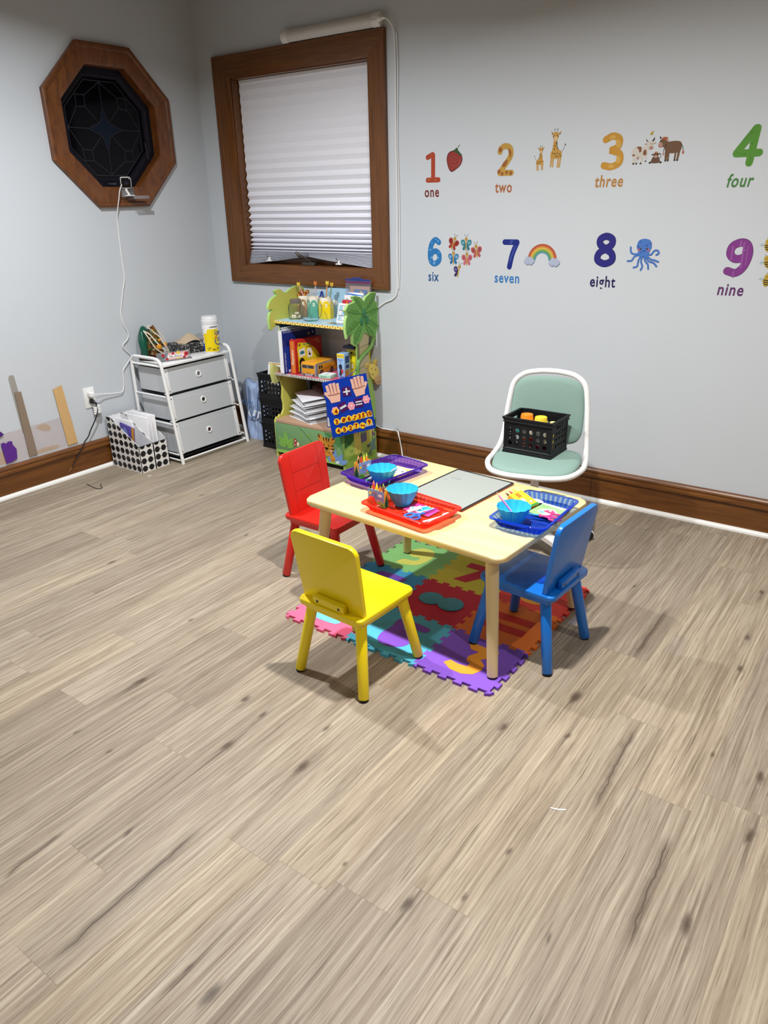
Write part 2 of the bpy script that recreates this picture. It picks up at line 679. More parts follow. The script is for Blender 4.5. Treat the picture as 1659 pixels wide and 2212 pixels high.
slab('floor', FLOOR, (RX / 2, RY / 2, -0.05), (RX, -RY, 0.1))
CEILM = mat('ceiling_paint', '#aa9c88', 0.85)
TAUPE = mat('taupe_far_wall', '#7a7168', 0.8)
slab('ceiling', CEILM, (RX / 2, RY / 2, CEIL + 0.05), (RX, -RY, 0.1))


def wall_with_hole(name, m, M, x1, z1, hole, th):
    """wall in local xz of M (normal +z local), rectangle 0..x1, 0..z1 with one opening"""
    t = bmesh.new()
    outer = [(0, 0), (x1, 0), (x1, z1), (0, z1)]
    n = len(hole)
    hv = [t.verts.new((p[0], p[1], 0)) for p in hole]
    ov = [t.verts.new((p[0], p[1], 0)) for p in outer]
    oe = [t.edges.new((ov[i], ov[(i + 1) % 4])) for i in range(4)]
    he = [t.edges.new((hv[i], hv[(i + 1) % n])) for i in range(n)]
    bmesh.ops.triangle_fill(t, use_beauty=True, use_dissolve=False, edges=oe + he)
    # drop any faces that fill the opening
    def inside(c):
        s = False
        for i in range(n):
            a, b = hole[i], hole[(i + 1) % n]
            if (a[1] > c.y) != (b[1] > c.y) and c.x < (b[0] - a[0]) * (c.y - a[1]) / (b[1] - a[1]) + a[0]:
                s = not s
        return s
    bad = [f for f in t.faces if inside(f.calc_center_median())]
    if bad:
        bmesh.ops.delete(t, geom=bad, context='FACES')
    for f in t.faces:
        f.normal_update()
        if f.normal.z < 0:
            f.normal_flip()
    r = bmesh.ops.extrude_face_region(t, geom=t.faces[:])
    for v in [e for e in r['geom'] if isinstance(e, bmesh.types.BMVert)]:
        v.co.z -= th
    bmesh.ops.recalc_face_normals(t, faces=t.faces[:])
    b = MB()
    b.merge(t, m, M)
    return b.build(name, kind='structure', angle=20)


# back (right-hand) wall: plane y = 0, window opening
WH = [(0.285, 1.115), (1.318, 1.115), (1.318, 2.175), (0.285, 2.175)]
wall_with_hole('wall_right', WALL, at((0, 0, 0), (1, 0, 0), (0, 0, 1)), RX, CEIL, WH, 0.14)
# left wall: plane x = 0; local x runs along -y .. use origin at far end
OC = (-0.67, 1.892)
octo = lambda a: [(OC[0] + (a / cos(pi / 8)) * cos(pi / 8 + k * pi / 4), OC[1] + (a / cos(pi / 8)) * sin(pi / 8 + k * pi / 4)) for k in range(8)]
wall_with_hole('wall_left', WALL, at((0, RY, 0), (0, 1, 0), (0, 0, 1)), -RY, CEIL, [(p[0] - RY, p[1]) for p in octo(0.304)], 0.14)
slab('wall_front', TAUPE, (RX / 2, RY - 0.05, CEIL / 2), (RX, 0.1, CEIL))
slab('wall_east', TAUPE, (RX + 0.05, RY / 2, CEIL / 2), (0.1, -RY, CEIL))

# baseboards: plain board with a moulded cap; white quarter round at the floor
BB = 0.177


def baseboard(name, m, M, L, seams):
    b = MB()
    b.prism(m, [(0, 0), (0.020, 0), (0.020, 0.128), (0.0, 0.128)], L, M)
    o = b.build(name, kind='structure')
    c = MB()
    cap = [(0, 0.128), (0.024, 0.128), (0.031, 0.133), (0.033, 0.141), (0.031, 0.149), (0.024, 0.153), (0.024, 0.157),
           (0.027, 0.160), (0.026, 0.168), (0.019, 0.175), (0.0, BB)]
    c.prism(m, cap, L, M)
    c.build('moulded_cap', o)
    d = MB()
    for s in seams:
        d.prism(mat('dark_joint', '#3a1d08', 0.6), [(0.018, 0.016), (0.0206, 0.016), (0.0206, 0.128), (0.018, 0.128)], 0.0025, M @ Matrix.Translation((0, 0, s)))
    if seams:
        d.build('board_joint', o)
    return o


MR = at((0, 0, 0), (0, -1, 0), (0, 0, 1))          # local x out of the right wall, y up, z = -x world
MR = Matrix(((0, 0, 1, 0), (-1, 0, 0, 0), (0, 1, 0, 0), (0, 0, 0, 1)))   # out=-Y, up=Z, along=+X
baseboard('baseboard_right', OAK_X, MR, RX, [1.545, 2.715])
ML = Matrix(((1, 0, 0, 0), (0, 0, -1, 0), (0, 1, 0, 0), (0, 0, 0, 1)))    # out=+X, up=Z, along=-Y
baseboard('baseboard_left', OAK_Y, ML, -RY, [])


def shoe(name, M, L):
    b = MB()
    pr = [(0.0, 0), (0.037, 0), (0.037, 0.004)] + [(0.020 + 0.017 * cos(radians(a)), 0.004 + 0.016 * sin(radians(a))) for a in range(15, 91, 15)] + [(0, 0.02)]
    b.prism(WHITE_PAINT, pr, L, M)
    return b.build(name, kind='structure')


shoe('trim_1', MR, RX)
shoe('trim_2', ML, -RY)

# ------------------------------------------------------------------ window 1: oak casing, recessed sash, night glass
win = bpy.data.objects.new('window_1', None)
COL.objects.link(win)
win.location = (0.8, 0, 1.65)
win['kind'] = 'structure'


def wpart(b, name):
    o = b.build(name, win)
    o.location = (-0.8, 0, -1.65)
    return o


ox0, ox1, oz0, oz1 = 0.157, 1.434, 1.010, 2.293
ix0, ix1, iz0, iz1 = 0.290, 1.316, 1.118, 2.172


def casing_side(pts_out, pts_in, m, name):
    """one mitred casing board with a stepped outer edge"""
    b = MB()
    (a, d), (p, q) = pts_out, pts_in
    def ring(t, y):
        return [(a[0] + (p[0] - a[0]) * t, y, a[1] + (p[1] - a[1]) * t), (d[0] + (q[0] - d[0]) * t, y, d[1] + (q[1] - d[1]) * t)]
    prof = [(0, 0.0), (0, -0.020), (0.03, -0.023), (0.10, -0.023), (0.13, -0.017), (0.16, -0.017), (0.9, -0.014), (1.0, -0.011), (1.0, 0.0)]
    t = bmesh.new()
    R = [[t.verts.new(v) for v in ring(tt, y)] for tt, y in prof]
    for r0, r1 in zip(R, R[1:]):
        t.faces.new((r0[0], r0[1], r1[1], r1[0]))
    t.faces.new([r[0] for r in R][::-1])
    t.faces.new([r[1] for r in R])
    bmesh.ops.recalc_face_normals(t, faces=t.faces[:])
    b.merge(t, m)
    return b


O = [(ox0, oz0), (ox1, oz0), (ox1, oz1), (ox0, oz1)]
I = [(ix0, iz0), (ix1, iz0), (ix1, iz1), (ix0, iz1)]
for k, (m, nm) in enumerate(((OAK_X, 'casing_bottom'), (OAK_Z, 'casing_side'), (OAK_X, 'casing_top'), (OAK_Z, 'casing_side'))):
    k2 = (k + 1) % 4
    wpart(casing_side((O[k], O[k2]), (I[k], I[k2]), m, nm), nm)
b = MB()   # jamb lining the opening
jd = 0.115
for c, d, m in (((ix0 - 0.0, jd / 2, (iz0 + iz1) / 2), (0.012, jd, iz1 - iz0), OAK_Z), ((ix1, jd / 2, (iz0 + iz1) / 2), (0.012, jd, iz1 - iz0), OAK_Z),
                ((0.8, jd / 2, iz1), (ix1 - ix0, jd, 0.012), OAK_X), ((0.8, jd / 2, iz0), (ix1 - ix0, jd, 0.012), OAK_X)):
    b.box(m, c, d)
wpart(b, 'jamb')
b = MB()   # sash
for c, d, m in (((ix0 + 0.03, 0.085, 1.645), (0.05, 0.035, 1.05), OAK_Z), ((ix1 - 0.03, 0.085, 1.645), (0.05, 0.035, 1.05), OAK_Z),
                ((0.8, 0.085, iz1 - 0.03), (1.0, 0.035, 0.05), OAK_X), ((0.8, 0.085, iz0 + 0.03), (1.0, 0.035, 0.05), OAK_X)):
    b.box(m, c, d, 0.004)
wpart(b, 'sash')
b = MB()
NIGHT = mat('night_glass', '#05060b', 0.08, spec=0.12)
b.box(NIGHT, (0.8, 0.095, 1.645), (0.95, 0.006, 0.97))
wpart(b, 'glass_pane')
# crank handle on the sill
b = MB()
b.box(DARKMETAL, (0.815, 0.020, iz0 + 0.016), (0.105, 0.035, 0.022), 0.006)
b.tube(DARKMETAL, bez([(0.83, 0.015, iz0 + 0.025), (0.815, -0.004, iz0 + 0.045), (0.785, -0.012, iz0 + 0.060), (0.762, -0.014, iz0 + 0.066)], 5), 0.0065, 8)
b.cyl(DARKMETAL, (0.765, -0.014, iz0 + 0.060), (0.742, -0.022, iz0 + 0.086), 0.010, 0.008, 12, 0.003)
wpart(b, 'crank_handle')

# ------------------------------------------------------------------ window 2: octagonal stained-glass window
w2 = bpy.data.objects.new('window_2', None)
COL.objects.link(w2)
w2.location = (0, OC[0], OC[1])
w2['kind'] = 'structure'


def w2part(b, name):
    o = b.build(name, w2, angle=25)
    o.location = (0, -OC[0], -OC[1])
    return o


for k in range(8):
    def cr(a, kk):
        p = octo(a)[kk % 8]
        return p
    t = bmesh.new()
    prof = [(0.410, 0.0), (0.410, 0.022), (0.402, 0.026), (0.388, 0.026), (0.382, 0.019), (0.32, 0.016), (0.304, 0.012), (0.304, 0.0)]
    R = []
    for a, xx in prof:
        p, q = cr(a, k), cr(a, k + 1)
        R.append([t.verts.new((xx, p[0], p[1])), t.verts.new((xx, q[0], q[1]))])
    for r0, r1 in zip(R, R[1:]):
        t.faces.new((r0[0], r0[1], r1[1], r1[0]))
    t.faces.new([r[0] for r in R])
    t.faces.new([r[1] for r in R][::-1])
    bmesh.ops.recalc_face_normals(t, faces=t.faces[:])
    b = MB()
    b.merge(t, OAK_D)
    w2part(b, 'casing_segment')
b = MB()
ring = lambda a, x: [(x, p[0], p[1]) for p in octo(a)]
b.loft(OAK_D, [ring(0.306, 0.004), ring(0.302, 0.004), ring(0.302, -0.052), ring(0.306, -0.052)], True, False, False)
w2part(b, 'jamb')
b = MB()
SASH2 = mat('dark_vinyl_sash', '#100e1a', 0.5, spec=0.25)
b.loft(SASH2, [ring(0.302, -0.040), ring(0.275, -0.040), ring(0.268, -0.050), ring(0.255, -0.052), ring(0.255, -0.075), ring(0.302, -0.075)], True, False, False)
w2part(b, 'sash')
LEAD = mat('lead_came', '#2c2933', 0.5, 0.2)
b = MB()
b.flat(NIGHT, [(p[0], p[1]) for p in octo(0.256)], at((-0.066, 0, 0), (0, 1, 0), (0, 0, 1)))
star = [(0.0, 0.105), (0.03, 0.035), (0.105, 0.0), (0.03, -0.035), (0, -0.105), (-0.03, -0.035), (-0.105, 0), (-0.03, 0.035)]
b.art(at((-0.066, OC[0], OC[1]), (0, 1, 0), (0, 0, 1)), [(mat('navy_glass', '#0d1828', 0.08, spec=0.12), [blob(star, 3)])])
w2part(b, 'glass_pane')
b = MB()
Mg = at((-0.0655, OC[0], OC[1]), (0, 1, 0), (0, 0, 1))
R0 = 0.236
LN = []
for k in range(4):
    r = 90 * k
    def rt(p):
        return (p[0] * cos(radians(r)) - p[1] * sin(radians(r)), p[0] * sin(radians(r)) + p[1] * cos(radians(r)))
    segs = [[(0, 0.105), (0, R0)], [(0, R0), (0.105, 0.165)], [(0, R0), (-0.105, 0.165)],
            [(0.105, 0.165), (0.108, 0.112)], [(0.108, 0.112), (0.165, 0.105)], [(0.108, 0.112), (0.035, 0.04)],
            [(0.105, 0.165), (0.165, 0.165)], [(0.165, 0.165), (0.165, 0.105)]]
    for sg in segs:
        LN += stroke([rt(p) for p in sg], 0.0035, smooth=False)
oo = [(p[0] - OC[0], p[1] - OC[1]) for p in octo(0.240)]
for k in range(8):
    LN += stroke([oo[k], oo[(k + 1) % 8]], 0.004, smooth=False)
sp = blob(star, 3)
for k in range(len(sp)):
    LN += stroke([sp[k], sp[(k + 1) % len(sp)]], 0.003, smooth=False, caps=False)
b.art(Mg, [(LEAD, LN)])
w2part(b, 'lead_came')
b = MB()
b.box(mat('grey_latch', '#4a4a50', 0.3, 0.5), (-0.036, -0.70, 1.606), (0.012, 0.05, 0.012), 0.002)
b.cyl(mat('grey_latch', '#4a4a50'), (-0.036, -0.43, 1.83), (-0.036, -0.418, 1.74), 0.003, n=8)
w2part(b, 'latch')

# ------------------------------------------------------------------ ceiling lamps (out of frame, they light the room)
for (lx, ly, lw, lc) in LAMPS:
    L = bpy.data.lights.new('recessed_lamp', 'AREA')
    L.shape = 'DISK'
    L.size = 0.09
    L.energy = lw
    L.color = lc
    L.spread = radians(154)
    o = bpy.data.objects.new('recessed_lamp', L)
    COL.objects.link(o)
    o.location = (lx, ly, CEIL - 0.012)
# ================================================================== play table
TOPZ = 0.46
THK = 0.011          # thickness of the foam mat
BIRCH = make_wood('pale_birch', (208, 182, 124), (222, 199, 142), (228, 208, 156), 'x', 0.42, 0.35, 0.1)
LEGM = mat('pale_lacquered_leg', '#dcc596', 0.4, noise=0.03, nscale=8)
RUBBER = mat('black_rubber', '#17171a', 0.7)
TBL = thing('play_table', 'low pale birch play table with rounded corners and round splayed legs', 'table', (2.664, -1.407, 0), -3.7)
b = MB()
b.prism(BIRCH, rrect(-0.433, -0.312, 0.433, 0.312, 0.04, 6), 0.020, z0=TOPZ - 0.020, bev=0.006, seg=3)
b.build('tabletop', TBL)
for sx in (-1, 1):
    for sy in (-1, 1):
        b = MB()
        zb = THK + 0.0004      # the legs stand on the foam mat
        f = (sx * 0.408, sy * 0.292, zb + 0.006)
        b.cyl(LEGM, f, (sx * 0.365, sy * 0.25, TOPZ - 0.018), 0.0185, 0.023, 24)
        lg = b.build('leg', TBL)
        b = MB()
        b.cyl(RUBBER, (sx * 0.4085, sy * 0.2925, zb), f, 0.0175, 0.018, 20)
        b.build('foot_pad', lg)

# ================================================================== three painted chairs


def make_chair(name, label, hexc, loc, rotz):
    m = mat(hexc[0], hexc[1], 0.36, coat=0.25)
    t = thing(name, label, 'chair', loc, rotz, 'painted children chairs around the table')
    SZ = 0.287
    b = MB()
    b.prism(m, rrect(-0.138, -0.146, 0.138, 0.140, 0.022, 5), 0.018, z0=SZ - 0.018, bev=0.005, seg=3)
    b.build('seat', t)
    b = MB()
    b.prism(m, rrect(-0.124, -0.128, 0.124, 0.126, 0.012, 4), 0.022, z0=SZ - 0.040, bev=0.002, seg=1)
    b.build('seat_apron', t)
    # back board, leaning back
    lean = 9.0
    M = TR(0, -0.100, SZ - 0.004, rx=90 + lean) @ TR(0, 0, 0)
    b = MB()
    pts = [(-0.131, 0), (0.131, 0)] + rrect(-0.136, 0, 0.136, 0.262, 0.026, 6)[0:14]
    pts = [(0.130, 0.0), (0.137, 0.235)] + [(0.137 - 0.026 + 0.026 * cos(radians(a)), 0.236 + 0.026 * sin(radians(a))) for a in (0, 18, 36, 54, 72, 90)] + \
          [(-0.137 + 0.026 + 0.026 * cos(radians(a)), 0.236 + 0.026 * sin(radians(a))) for a in (90, 108, 126, 144, 162, 180)] + [(-0.137, 0.235), (-0.130, 0.0)]
    b.prism(m, pts, 0.017, M, bev=0.004, seg=3, z0=0.0)
    bk = b.build('backrest', t)
    if name == 'red_chair':        # routed lines on the front face of the back board
        g = mat('red_groove', '#7d0f0c', 0.6)
        b = MB()
        Mf = M @ Matrix.Rotation(pi, 4, 'Y')
        Ls = []
        for x in (-0.085, 0.085):
            Ls += stroke([(x, 0.004), (x, 0.258)], 0.0012, smooth=False, caps=False)
        for y in (0.095, 0.175):
            Ls += stroke([(-0.085, y), (0.085, y)], 0.0018, smooth=False, caps=False)
        b.art(Mf, [(g, Ls)])
        b.build('groove_lines', bk)
    b = MB()
    Mc = TR(0, -0.100, SZ, rx=lean)
    b.box(m, (0, -0.030, 0.018), (0.132, 0.020, 0.036), 0.003, 2, Mc)
    cl = b.build('back_cleat', t)
    for x in (-0.046, 0.046):
        b = MB()
        b.cyl(mat('screw_steel', '#55565a', 0.3, 0.9), Mc @ Vector((x, -0.0398, 0.021)), Mc @ Vector((x, -0.0412, 0.021)), 0.005, n=12)
        b.cyl(BLACK, Mc @ Vector((x, -0.0411, 0.021)), Mc @ Vector((x, -0.0414, 0.021)), 0.0028, n=8)
        b.build('screw', cl)
    for sx in (-1, 1):
        for sy in (-1, 1):
            b = MB()
            zb = THK + 0.0004 if sy > 0 else 0.0      # front legs on the mat
            f = Vector((sx * 0.143, sy * 0.148, zb + 0.007))
            b.cyl(m, f, (sx * 0.106, sy * 0.106, SZ - 0.036), 0.0178, 0.0190, 20, 0.002)
            lg = b.build('leg', t)
            b = MB()
            b.cyl(RUBBER, (f.x, f.y, zb), f, 0.0152, 0.0162, 16)
            b.build('foot_pad', lg)
    return t


make_chair('yellow_chair', 'bright yellow wooden child chair in front of the table, back turned', ('yellow_enamel', '#f6dc05'), (2.629, -1.902, 0), -3.0)
make_chair('red_chair', 'red wooden child chair at the left end of the table', ('red_enamel', '#cf1d12'), (2.105, -1.405, 0), -90.0)
make_chair('blue_chair', 'blue wooden child chair at the right end of the table', ('blue_enamel', '#0670d0'), (3.052, -1.443, 0), 86.5)

# ================================================================== foam puzzle mat: nine tiles
MX = [2.195, 2.493, 2.791, 3.089]
MY = [-1.810, -1.530, -1.250, -0.969]


def foam_mat(name, hexc):
    if name in MATS:
        return MATS[name]
    g = NT(name)
    P = g.pos()
    x, y, z = g.xyz(P)
    k = 2 * pi / 0.0060
    u = g.math('SINE', g.math('MULTIPLY', g.math('ADD', x, y), k))
    v = g.math('SINE', g.math('MULTIPLY', g.math('SUBTRACT', x, y), k))
    h = g.math('MULTIPLY', u, v)
    c = rgb(hexc)
    g.put(g.b.inputs['Base Color'], g.mix(g.smooth(h, -0.3, 0.7), tuple(a * 0.86 for a in c[:3]) + (1,), c))
    g.b.inputs['Roughness'].default_value = 0.7
    g.b.inputs['Specular IOR Level'].default_value = 0.25
    g.bump(h, 0.35, 0.001)
    return g.m


def tooth_edge(a, b, n=5, d=0.016):
    """toothed seam from a to b; the same line serves both neighbours"""
    a, b = Vector(a), Vector(b)
    flip = (a.x, a.y) > (b.x, b.y)
    if flip:
        a, b = b, a
    t = (b - a).normalized()
    L = (b - a).length
    nn = Vector((-t.y, t.x))
    pts = []
    for i in range(n):
        s0 = L * (i + 0.5) / n
        w = L / n * 0.27
        base, top = -d / 2, d / 2
        pts += [(s0 - w * 0.80, base), (s0 - w * 1.12, top), (s0 + w * 1.12, top), (s0 + w * 0.80, base)]
    out = [a] + [a + t * s + nn * o for s, o in pts]
    # corner lead-ins
    out = [a + nn * 0] + [a + t * s + nn * o for s, o in pts]
    if flip:
        out = [b] + out[:0:-1]
    return out


def digit_polys(ch):
    """rounded figure in a box about 0.6 wide and 1 high"""
    W = 0.2
    D = {
        '1': [[(0.12, 0.82), (0.32, 0.90)], [(0.34, 0.88), (0.34, 0.1)], [(0.12, 0.1), (0.56, 0.1)]],
        '2': [[(0.12, 0.74), (0.16, 0.84), (0.30, 0.90), (0.46, 0.84), (0.50, 0.68), (0.44, 0.52), (0.14, 0.13)], [(0.14, 0.11), (0.54, 0.11)]],
        '3': [[(0.10, 0.82), (0.28, 0.90), (0.46, 0.82), (0.44, 0.62), (0.26, 0.53), (0.30, 0.52), (0.50, 0.42), (0.50, 0.20), (0.30, 0.10), (0.10, 0.14)]],
        '4': [[(0.42, 0.9), (0.42, 0.1)], [(0.40, 0.9), (0.10, 0.34)], [(0.10, 0.33), (0.58, 0.33)]],
        '6': [[(0.46, 0.82), (0.32, 0.90), (0.16, 0.74), (0.10, 0.40), (0.16, 0.16), (0.30, 0.10), (0.46, 0.20), (0.48, 0.40), (0.36, 0.52), (0.20, 0.48), (0.11, 0.34)]],
        '7': [[(0.10, 0.88), (0.50, 0.88)], [(0.50, 0.87), (0.36, 0.50), (0.28, 0.10)]],
        '9': [[(0.12, 0.16), (0.30, 0.12), (0.44, 0.28), (0.50, 0.60), (0.44, 0.84), (0.30, 0.90), (0.14, 0.80), (0.12, 0.60), (0.24, 0.48), (0.40, 0.52), (0.49, 0.66)]],
        '8': [[(0.30, 0.53), (0.14, 0.66), (0.14, 0.82), (0.30, 0.90), (0.46, 0.82), (0.46, 0.66), (0.30, 0.53), (0.12, 0.40), (0.10, 0.20), (0.30, 0.10), (0.50, 0.20), (0.48, 0.40), (0.30, 0.53)]],
        '5': [[(0.50, 0.88), (0.16, 0.88)], [(0.16, 0.88), (0.14, 0.55)], [(0.14, 0.52), (0.32, 0.58), (0.50, 0.46), (0.50, 0.20), (0.32, 0.10), (0.10, 0.16)]],
    }
    return D[ch]


TILES = [  # column, row, tile colour, figure colour, figure, rotation, words
    (0, 2, '#8fd07e', '#dfe06a', '9', 0, 'light green', 'pale yellow'),
    (1, 2, '#d8cf3f', '#c8263e', '7', 0, 'mustard yellow', 'red'),
    (2, 2, '#e0473c', '#e8a33a', '4', 0, 'coral red', 'orange'),
    (0, 1, '#3f9fcf', '#7a49b4', '6', 0, 'mid blue', 'purple'),
    (1, 1, '#c62437', '#4b97a6', '8', 90, 'crimson red', 'teal'),
    (2, 1, '#ee7a2c', '#cf2f1e', '=', 0, 'orange', 'red'),
    (0, 0, '#f0698f', '#74c9ea', '5', 180, 'pink', 'pale blue'),
    (1, 0, '#55b7d4', '#8350c4', '5', 0, 'turquoise', 'purple'),
    (2, 0, '#8657cf', '#f6a132', '3', 0, 'violet', 'orange'),
]
for (i, j, tc, fc, ch, rot, tw, fw) in TILES:
    x0, x1, y0, y1 = MX[i], MX[i + 1], MY[j], MY[j + 1]
    cx, cy = (x0 + x1) / 2, (y0 + y1) / 2
    pts = tooth_edge((x0, y0), (x1, y0)) + tooth_edge((x1, y0), (x1, y1)) + tooth_edge((x1, y1), (x0, y1)) + tooth_edge((x0, y1), (x0, y0))
    pts = [(p[0] - cx, p[1] - cy) for p in pts]
    fname = {'=': 'two bars', '9': 'figure nine', '7': 'figure seven', '4': 'figure four', '6': 'figure six', '8': 'figure eight', '5': 'figure five', '3': 'figure three'}[ch]
    if ch == '8':
        lab = 'crimson red foam mat tile with a raised teal figure eight'
    elif (i, j) in ((2, 2), (0, 0), (0, 1)):
        lab = {(2, 2): 'coral red foam mat tile at the far corner behind the blue chair',
               (0, 0): 'pink foam mat tile behind the rear leg of the yellow chair',
               (0, 1): 'mid blue foam mat tile beneath the leg of the red chair'}[(i, j)]
    else:
        lab = '%s foam mat tile with a%s %s %s under the table' % (tw, 'n' if fw[0] in 'aeiou' else '', fw, fname)
    t = thing('foam_tile', lab, 'foam mat tile', (cx, cy, 0), 0, 'interlocking foam number tiles')
    b = MB()
    b.prism(foam_mat('foam_' + tc[1:], tc), pts, THK)
    b.build('tile_base', t, angle=30)
    b = MB()
    fm = foam_mat('foam_fig_' + fc[1:], fc)
    Mz = TR(0, 0, THK, rz=rot)
    if ch == '=':
        for yy in (-0.038, 0.038):
            b.prism(fm, rect(-0.085, yy - 0.022, 0.085, yy + 0.022), 0.0008, Mz)
    elif ch == '7':
        b.prism(fm, [(-0.07, 0.085), (-0.07, 0.04), (0.0, 0.04), (-0.06, -0.085), (0.0, -0.085), (0.075, 0.045), (0.075, 0.085)], 0.0008, Mz)
    elif ch == '8':
        for k, yy in enumerate((0.044, -0.046)):
            b.prism(fm, circ(0, yy, 0.046 + 0.004 * k, 0.052, 32), 0.005 + 1e-4 * k, Mz, bev=0.001)
    elif ch == '9':
        b.prism(fm, blob([(-0.055, -0.085), (-0.02, -0.09), (0.045, -0.06), (0.062, 0.03), (0.03, 0.09), (-0.03, 0.09), (-0.06, 0.04), (-0.03, -0.005), (0.015, 0.0), (0.01, -0.035), (-0.04, -0.045)], 5), 0.0008, Mz)
    elif ch == '3':
        b.prism(fm, [(-0.062, 0.092), (0.066, 0.086), (0.066, 0.05), (0.03, 0.012), (0.058, -0.012), (0.064, -0.045), (0.05, -0.078), (0.016, -0.096), (-0.03, -0.094), (-0.07, -0.07), (-0.056, -0.045),
                     (-0.02, -0.052), (0.01, -0.048), (0.012, -0.028), (-0.01, -0.018), (-0.016, 0.01), (0.004, 0.05), (-0.03, 0.052)], 0.0008, Mz)
    else:
        b.prism(fm, blob([(0.07, 0.085), (-0.055, 0.085), (-0.055, 0.02), (-0.062, -0.04), (-0.04, -0.09), (0.02, -0.095), (0.062, -0.06), (0.06, -0.005), (0.02, 0.025), (-0.01, 0.03), (0.0, 0.055), (0.07, 0.05)], 4), 0.0008, Mz)
    b.build('number_inlay', t, label=fw + ' inlay')

# ================================================================== office chair with a mint pad
MINT = mat('mint_fabric', '#86a299', 0.9, spec=0.15, noise=0.12, nscale=420, bump=0.4, bscale=700)
OFC = thing('swivel_chair', 'white framed swivel chair with mint green seat and back pads by the wall', 'chair', (2.700, -0.694, 0), 15.0)
SH = 0.405
half = [(0, -0.205, SH), (0.09, -0.200, SH), (0.165, -0.155, SH), (0.205, -0.05, SH), (0.206, 0.06, SH), (0.198, 0.145, SH + 0.015), (0.190, 0.195, SH + 0.06),
        (0.185, 0.215, SH + 0.13), (0.176, 0.235, SH + 0.22), (0.160, 0.250, SH + 0.295), (0.115, 0.258, SH + 0.335), (0.05, 0.262, SH + 0.349), (0, 0.263, SH + 0.351)]
full = half + [(-x, y, z) for x, y, z in half[-2:0:-1]]
b = MB()
b.tube(WHITE, bez(full, 6, True), 0.0125, 12, True)
b.build('tube_frame', OFC)


def cushion(pts2, h, m, M, dome=0.4):
    b = MB()
    n = len(pts2)
    c = Vector((sum(p[0] for p in pts2) / n, sum(p[1] for p in pts2) / n))
    rings = []
    for s, z in ((0.93, 0), (0.985, 0.25), (1.0, 0.5), (0.985, 0.72), (0.94, 0.88), (0.84, 0.97), (0.55, 1.0), (0.2, 1.01)):
        rings.append([((p[0] - c.x) * s + c.x, (p[1] - c.y) * s + c.y, z * h) for p in pts2])
    b.loft(m, rings, True, True, True, M)
    return b


seat_o = blob([(0, -0.186), (0.10, -0.178), (0.165, -0.125), (0.188, -0.02), (0.186, 0.08), (0.165, 0.155), (0.09, 0.180), (-0.09, 0.180), (-0.165, 0.155), (-0.186, 0.08), (-0.188, -0.02), (-0.165, -0.125), (-0.10, -0.178)], 5)
cushion(seat_o, 0.034, MINT, TR(0, 0, SH - 0.014)).build('seat_pad', OFC, angle=60)
b = MB()
b.prism(WHITE, [(p[0] * 0.97, p[1] * 0.97) for p in seat_o], 0.012, TR(0, 0, SH - 0.022), bev=0.003)
b.build('seat_pan', OFC)
back_o = blob([(0, 0.300), (0.10, 0.292), (0.150, 0.258), (0.163, 0.19), (0.167, 0.10), (0.160, 0.035), (0.12, 0.0), (0.0, -0.008), (-0.12, 0.0), (-0.160, 0.035), (-0.167, 0.10), (-0.163, 0.19), (-0.150, 0.258), (-0.10, 0.292)], 5)
cushion(back_o, 0.030, MINT, TR(0, 0.222, SH + 0.030, rx=90 - 9)).build('back_pad', OFC, angle=60)
b = MB()
b.cyl(WHITE, (0, 0, 0.10), (0, 0, SH - 0.02), 0.021, 0.017, 20)
b.cyl(BLACK, (0, 0, SH - 0.07), (0, 0, SH - 0.02), 0.026, 0.034, 20)
b.build('gas_column', OFC)
base = None
b = MB()
b.cyl(WHITE, (0, 0, 0.062), (0, 0, 0.112), 0.045, 0.030, 24, 0.006)
base = b.build('base_hub', OFC)
for k in range(5):
    a = radians(72 * k + 31)
    d = Vector((cos(a), sin(a), 0))
    s = Vector((-sin(a), cos(a), 0))
    b = MB()
    rings = []
    for r, w, z, h in ((0.02, 0.030, 0.092, 0.016), (0.10, 0.026, 0.088, 0.015), (0.20, 0.023, 0.076, 0.013), (0.283, 0.021, 0.066, 0.011)):
        c = d * r + Vector((0, 0, z))
        rings.append([c + s * w * x + Vector((0, 0, h * y)) for x, y in ((-1, -1), (1, -1), (1, 0.4), (0.6, 1), (-0.6, 1), (-1, 0.4))])
    b.loft(WHITE, rings)
    b.build('base_leg', OFC)
    b = MB()
    c = d * 0.275
    b.cyl(WHITE, c + Vector((0, 0, 0.030)), c + Vector((0, 0, 0.068)), 0.0085, n=10)
    for q in (-1, 1):
        b.cyl(BLACK, c + s * (0.006 * q) + Vector((0, 0, 0.024)), c + s * (0.020 * q) + Vector((0, 0, 0.024)), 0.024, n=20, bev=0.003)
    hood = [(cos(radians(t)) * 0.028, sin(radians(t)) * 0.028) for t in range(0, 181, 15)]
    Mh = Matrix(((d.x, 0, s.x, c.x - s.x * 0.017), (d.y, 0, s.y, c.y - s.y * 0.017), (0, 1, 0, 0.026), (0, 0, 0, 1)))
    b.prism(WHITE, hood + [(-0.022, 0.0), (-0.016, 0.012), (0.016, 0.012), (0.022, 0)], 0.034, Mh, bev=0.003)
    b.build('caster', OFC)

# ================================================================== small black crates


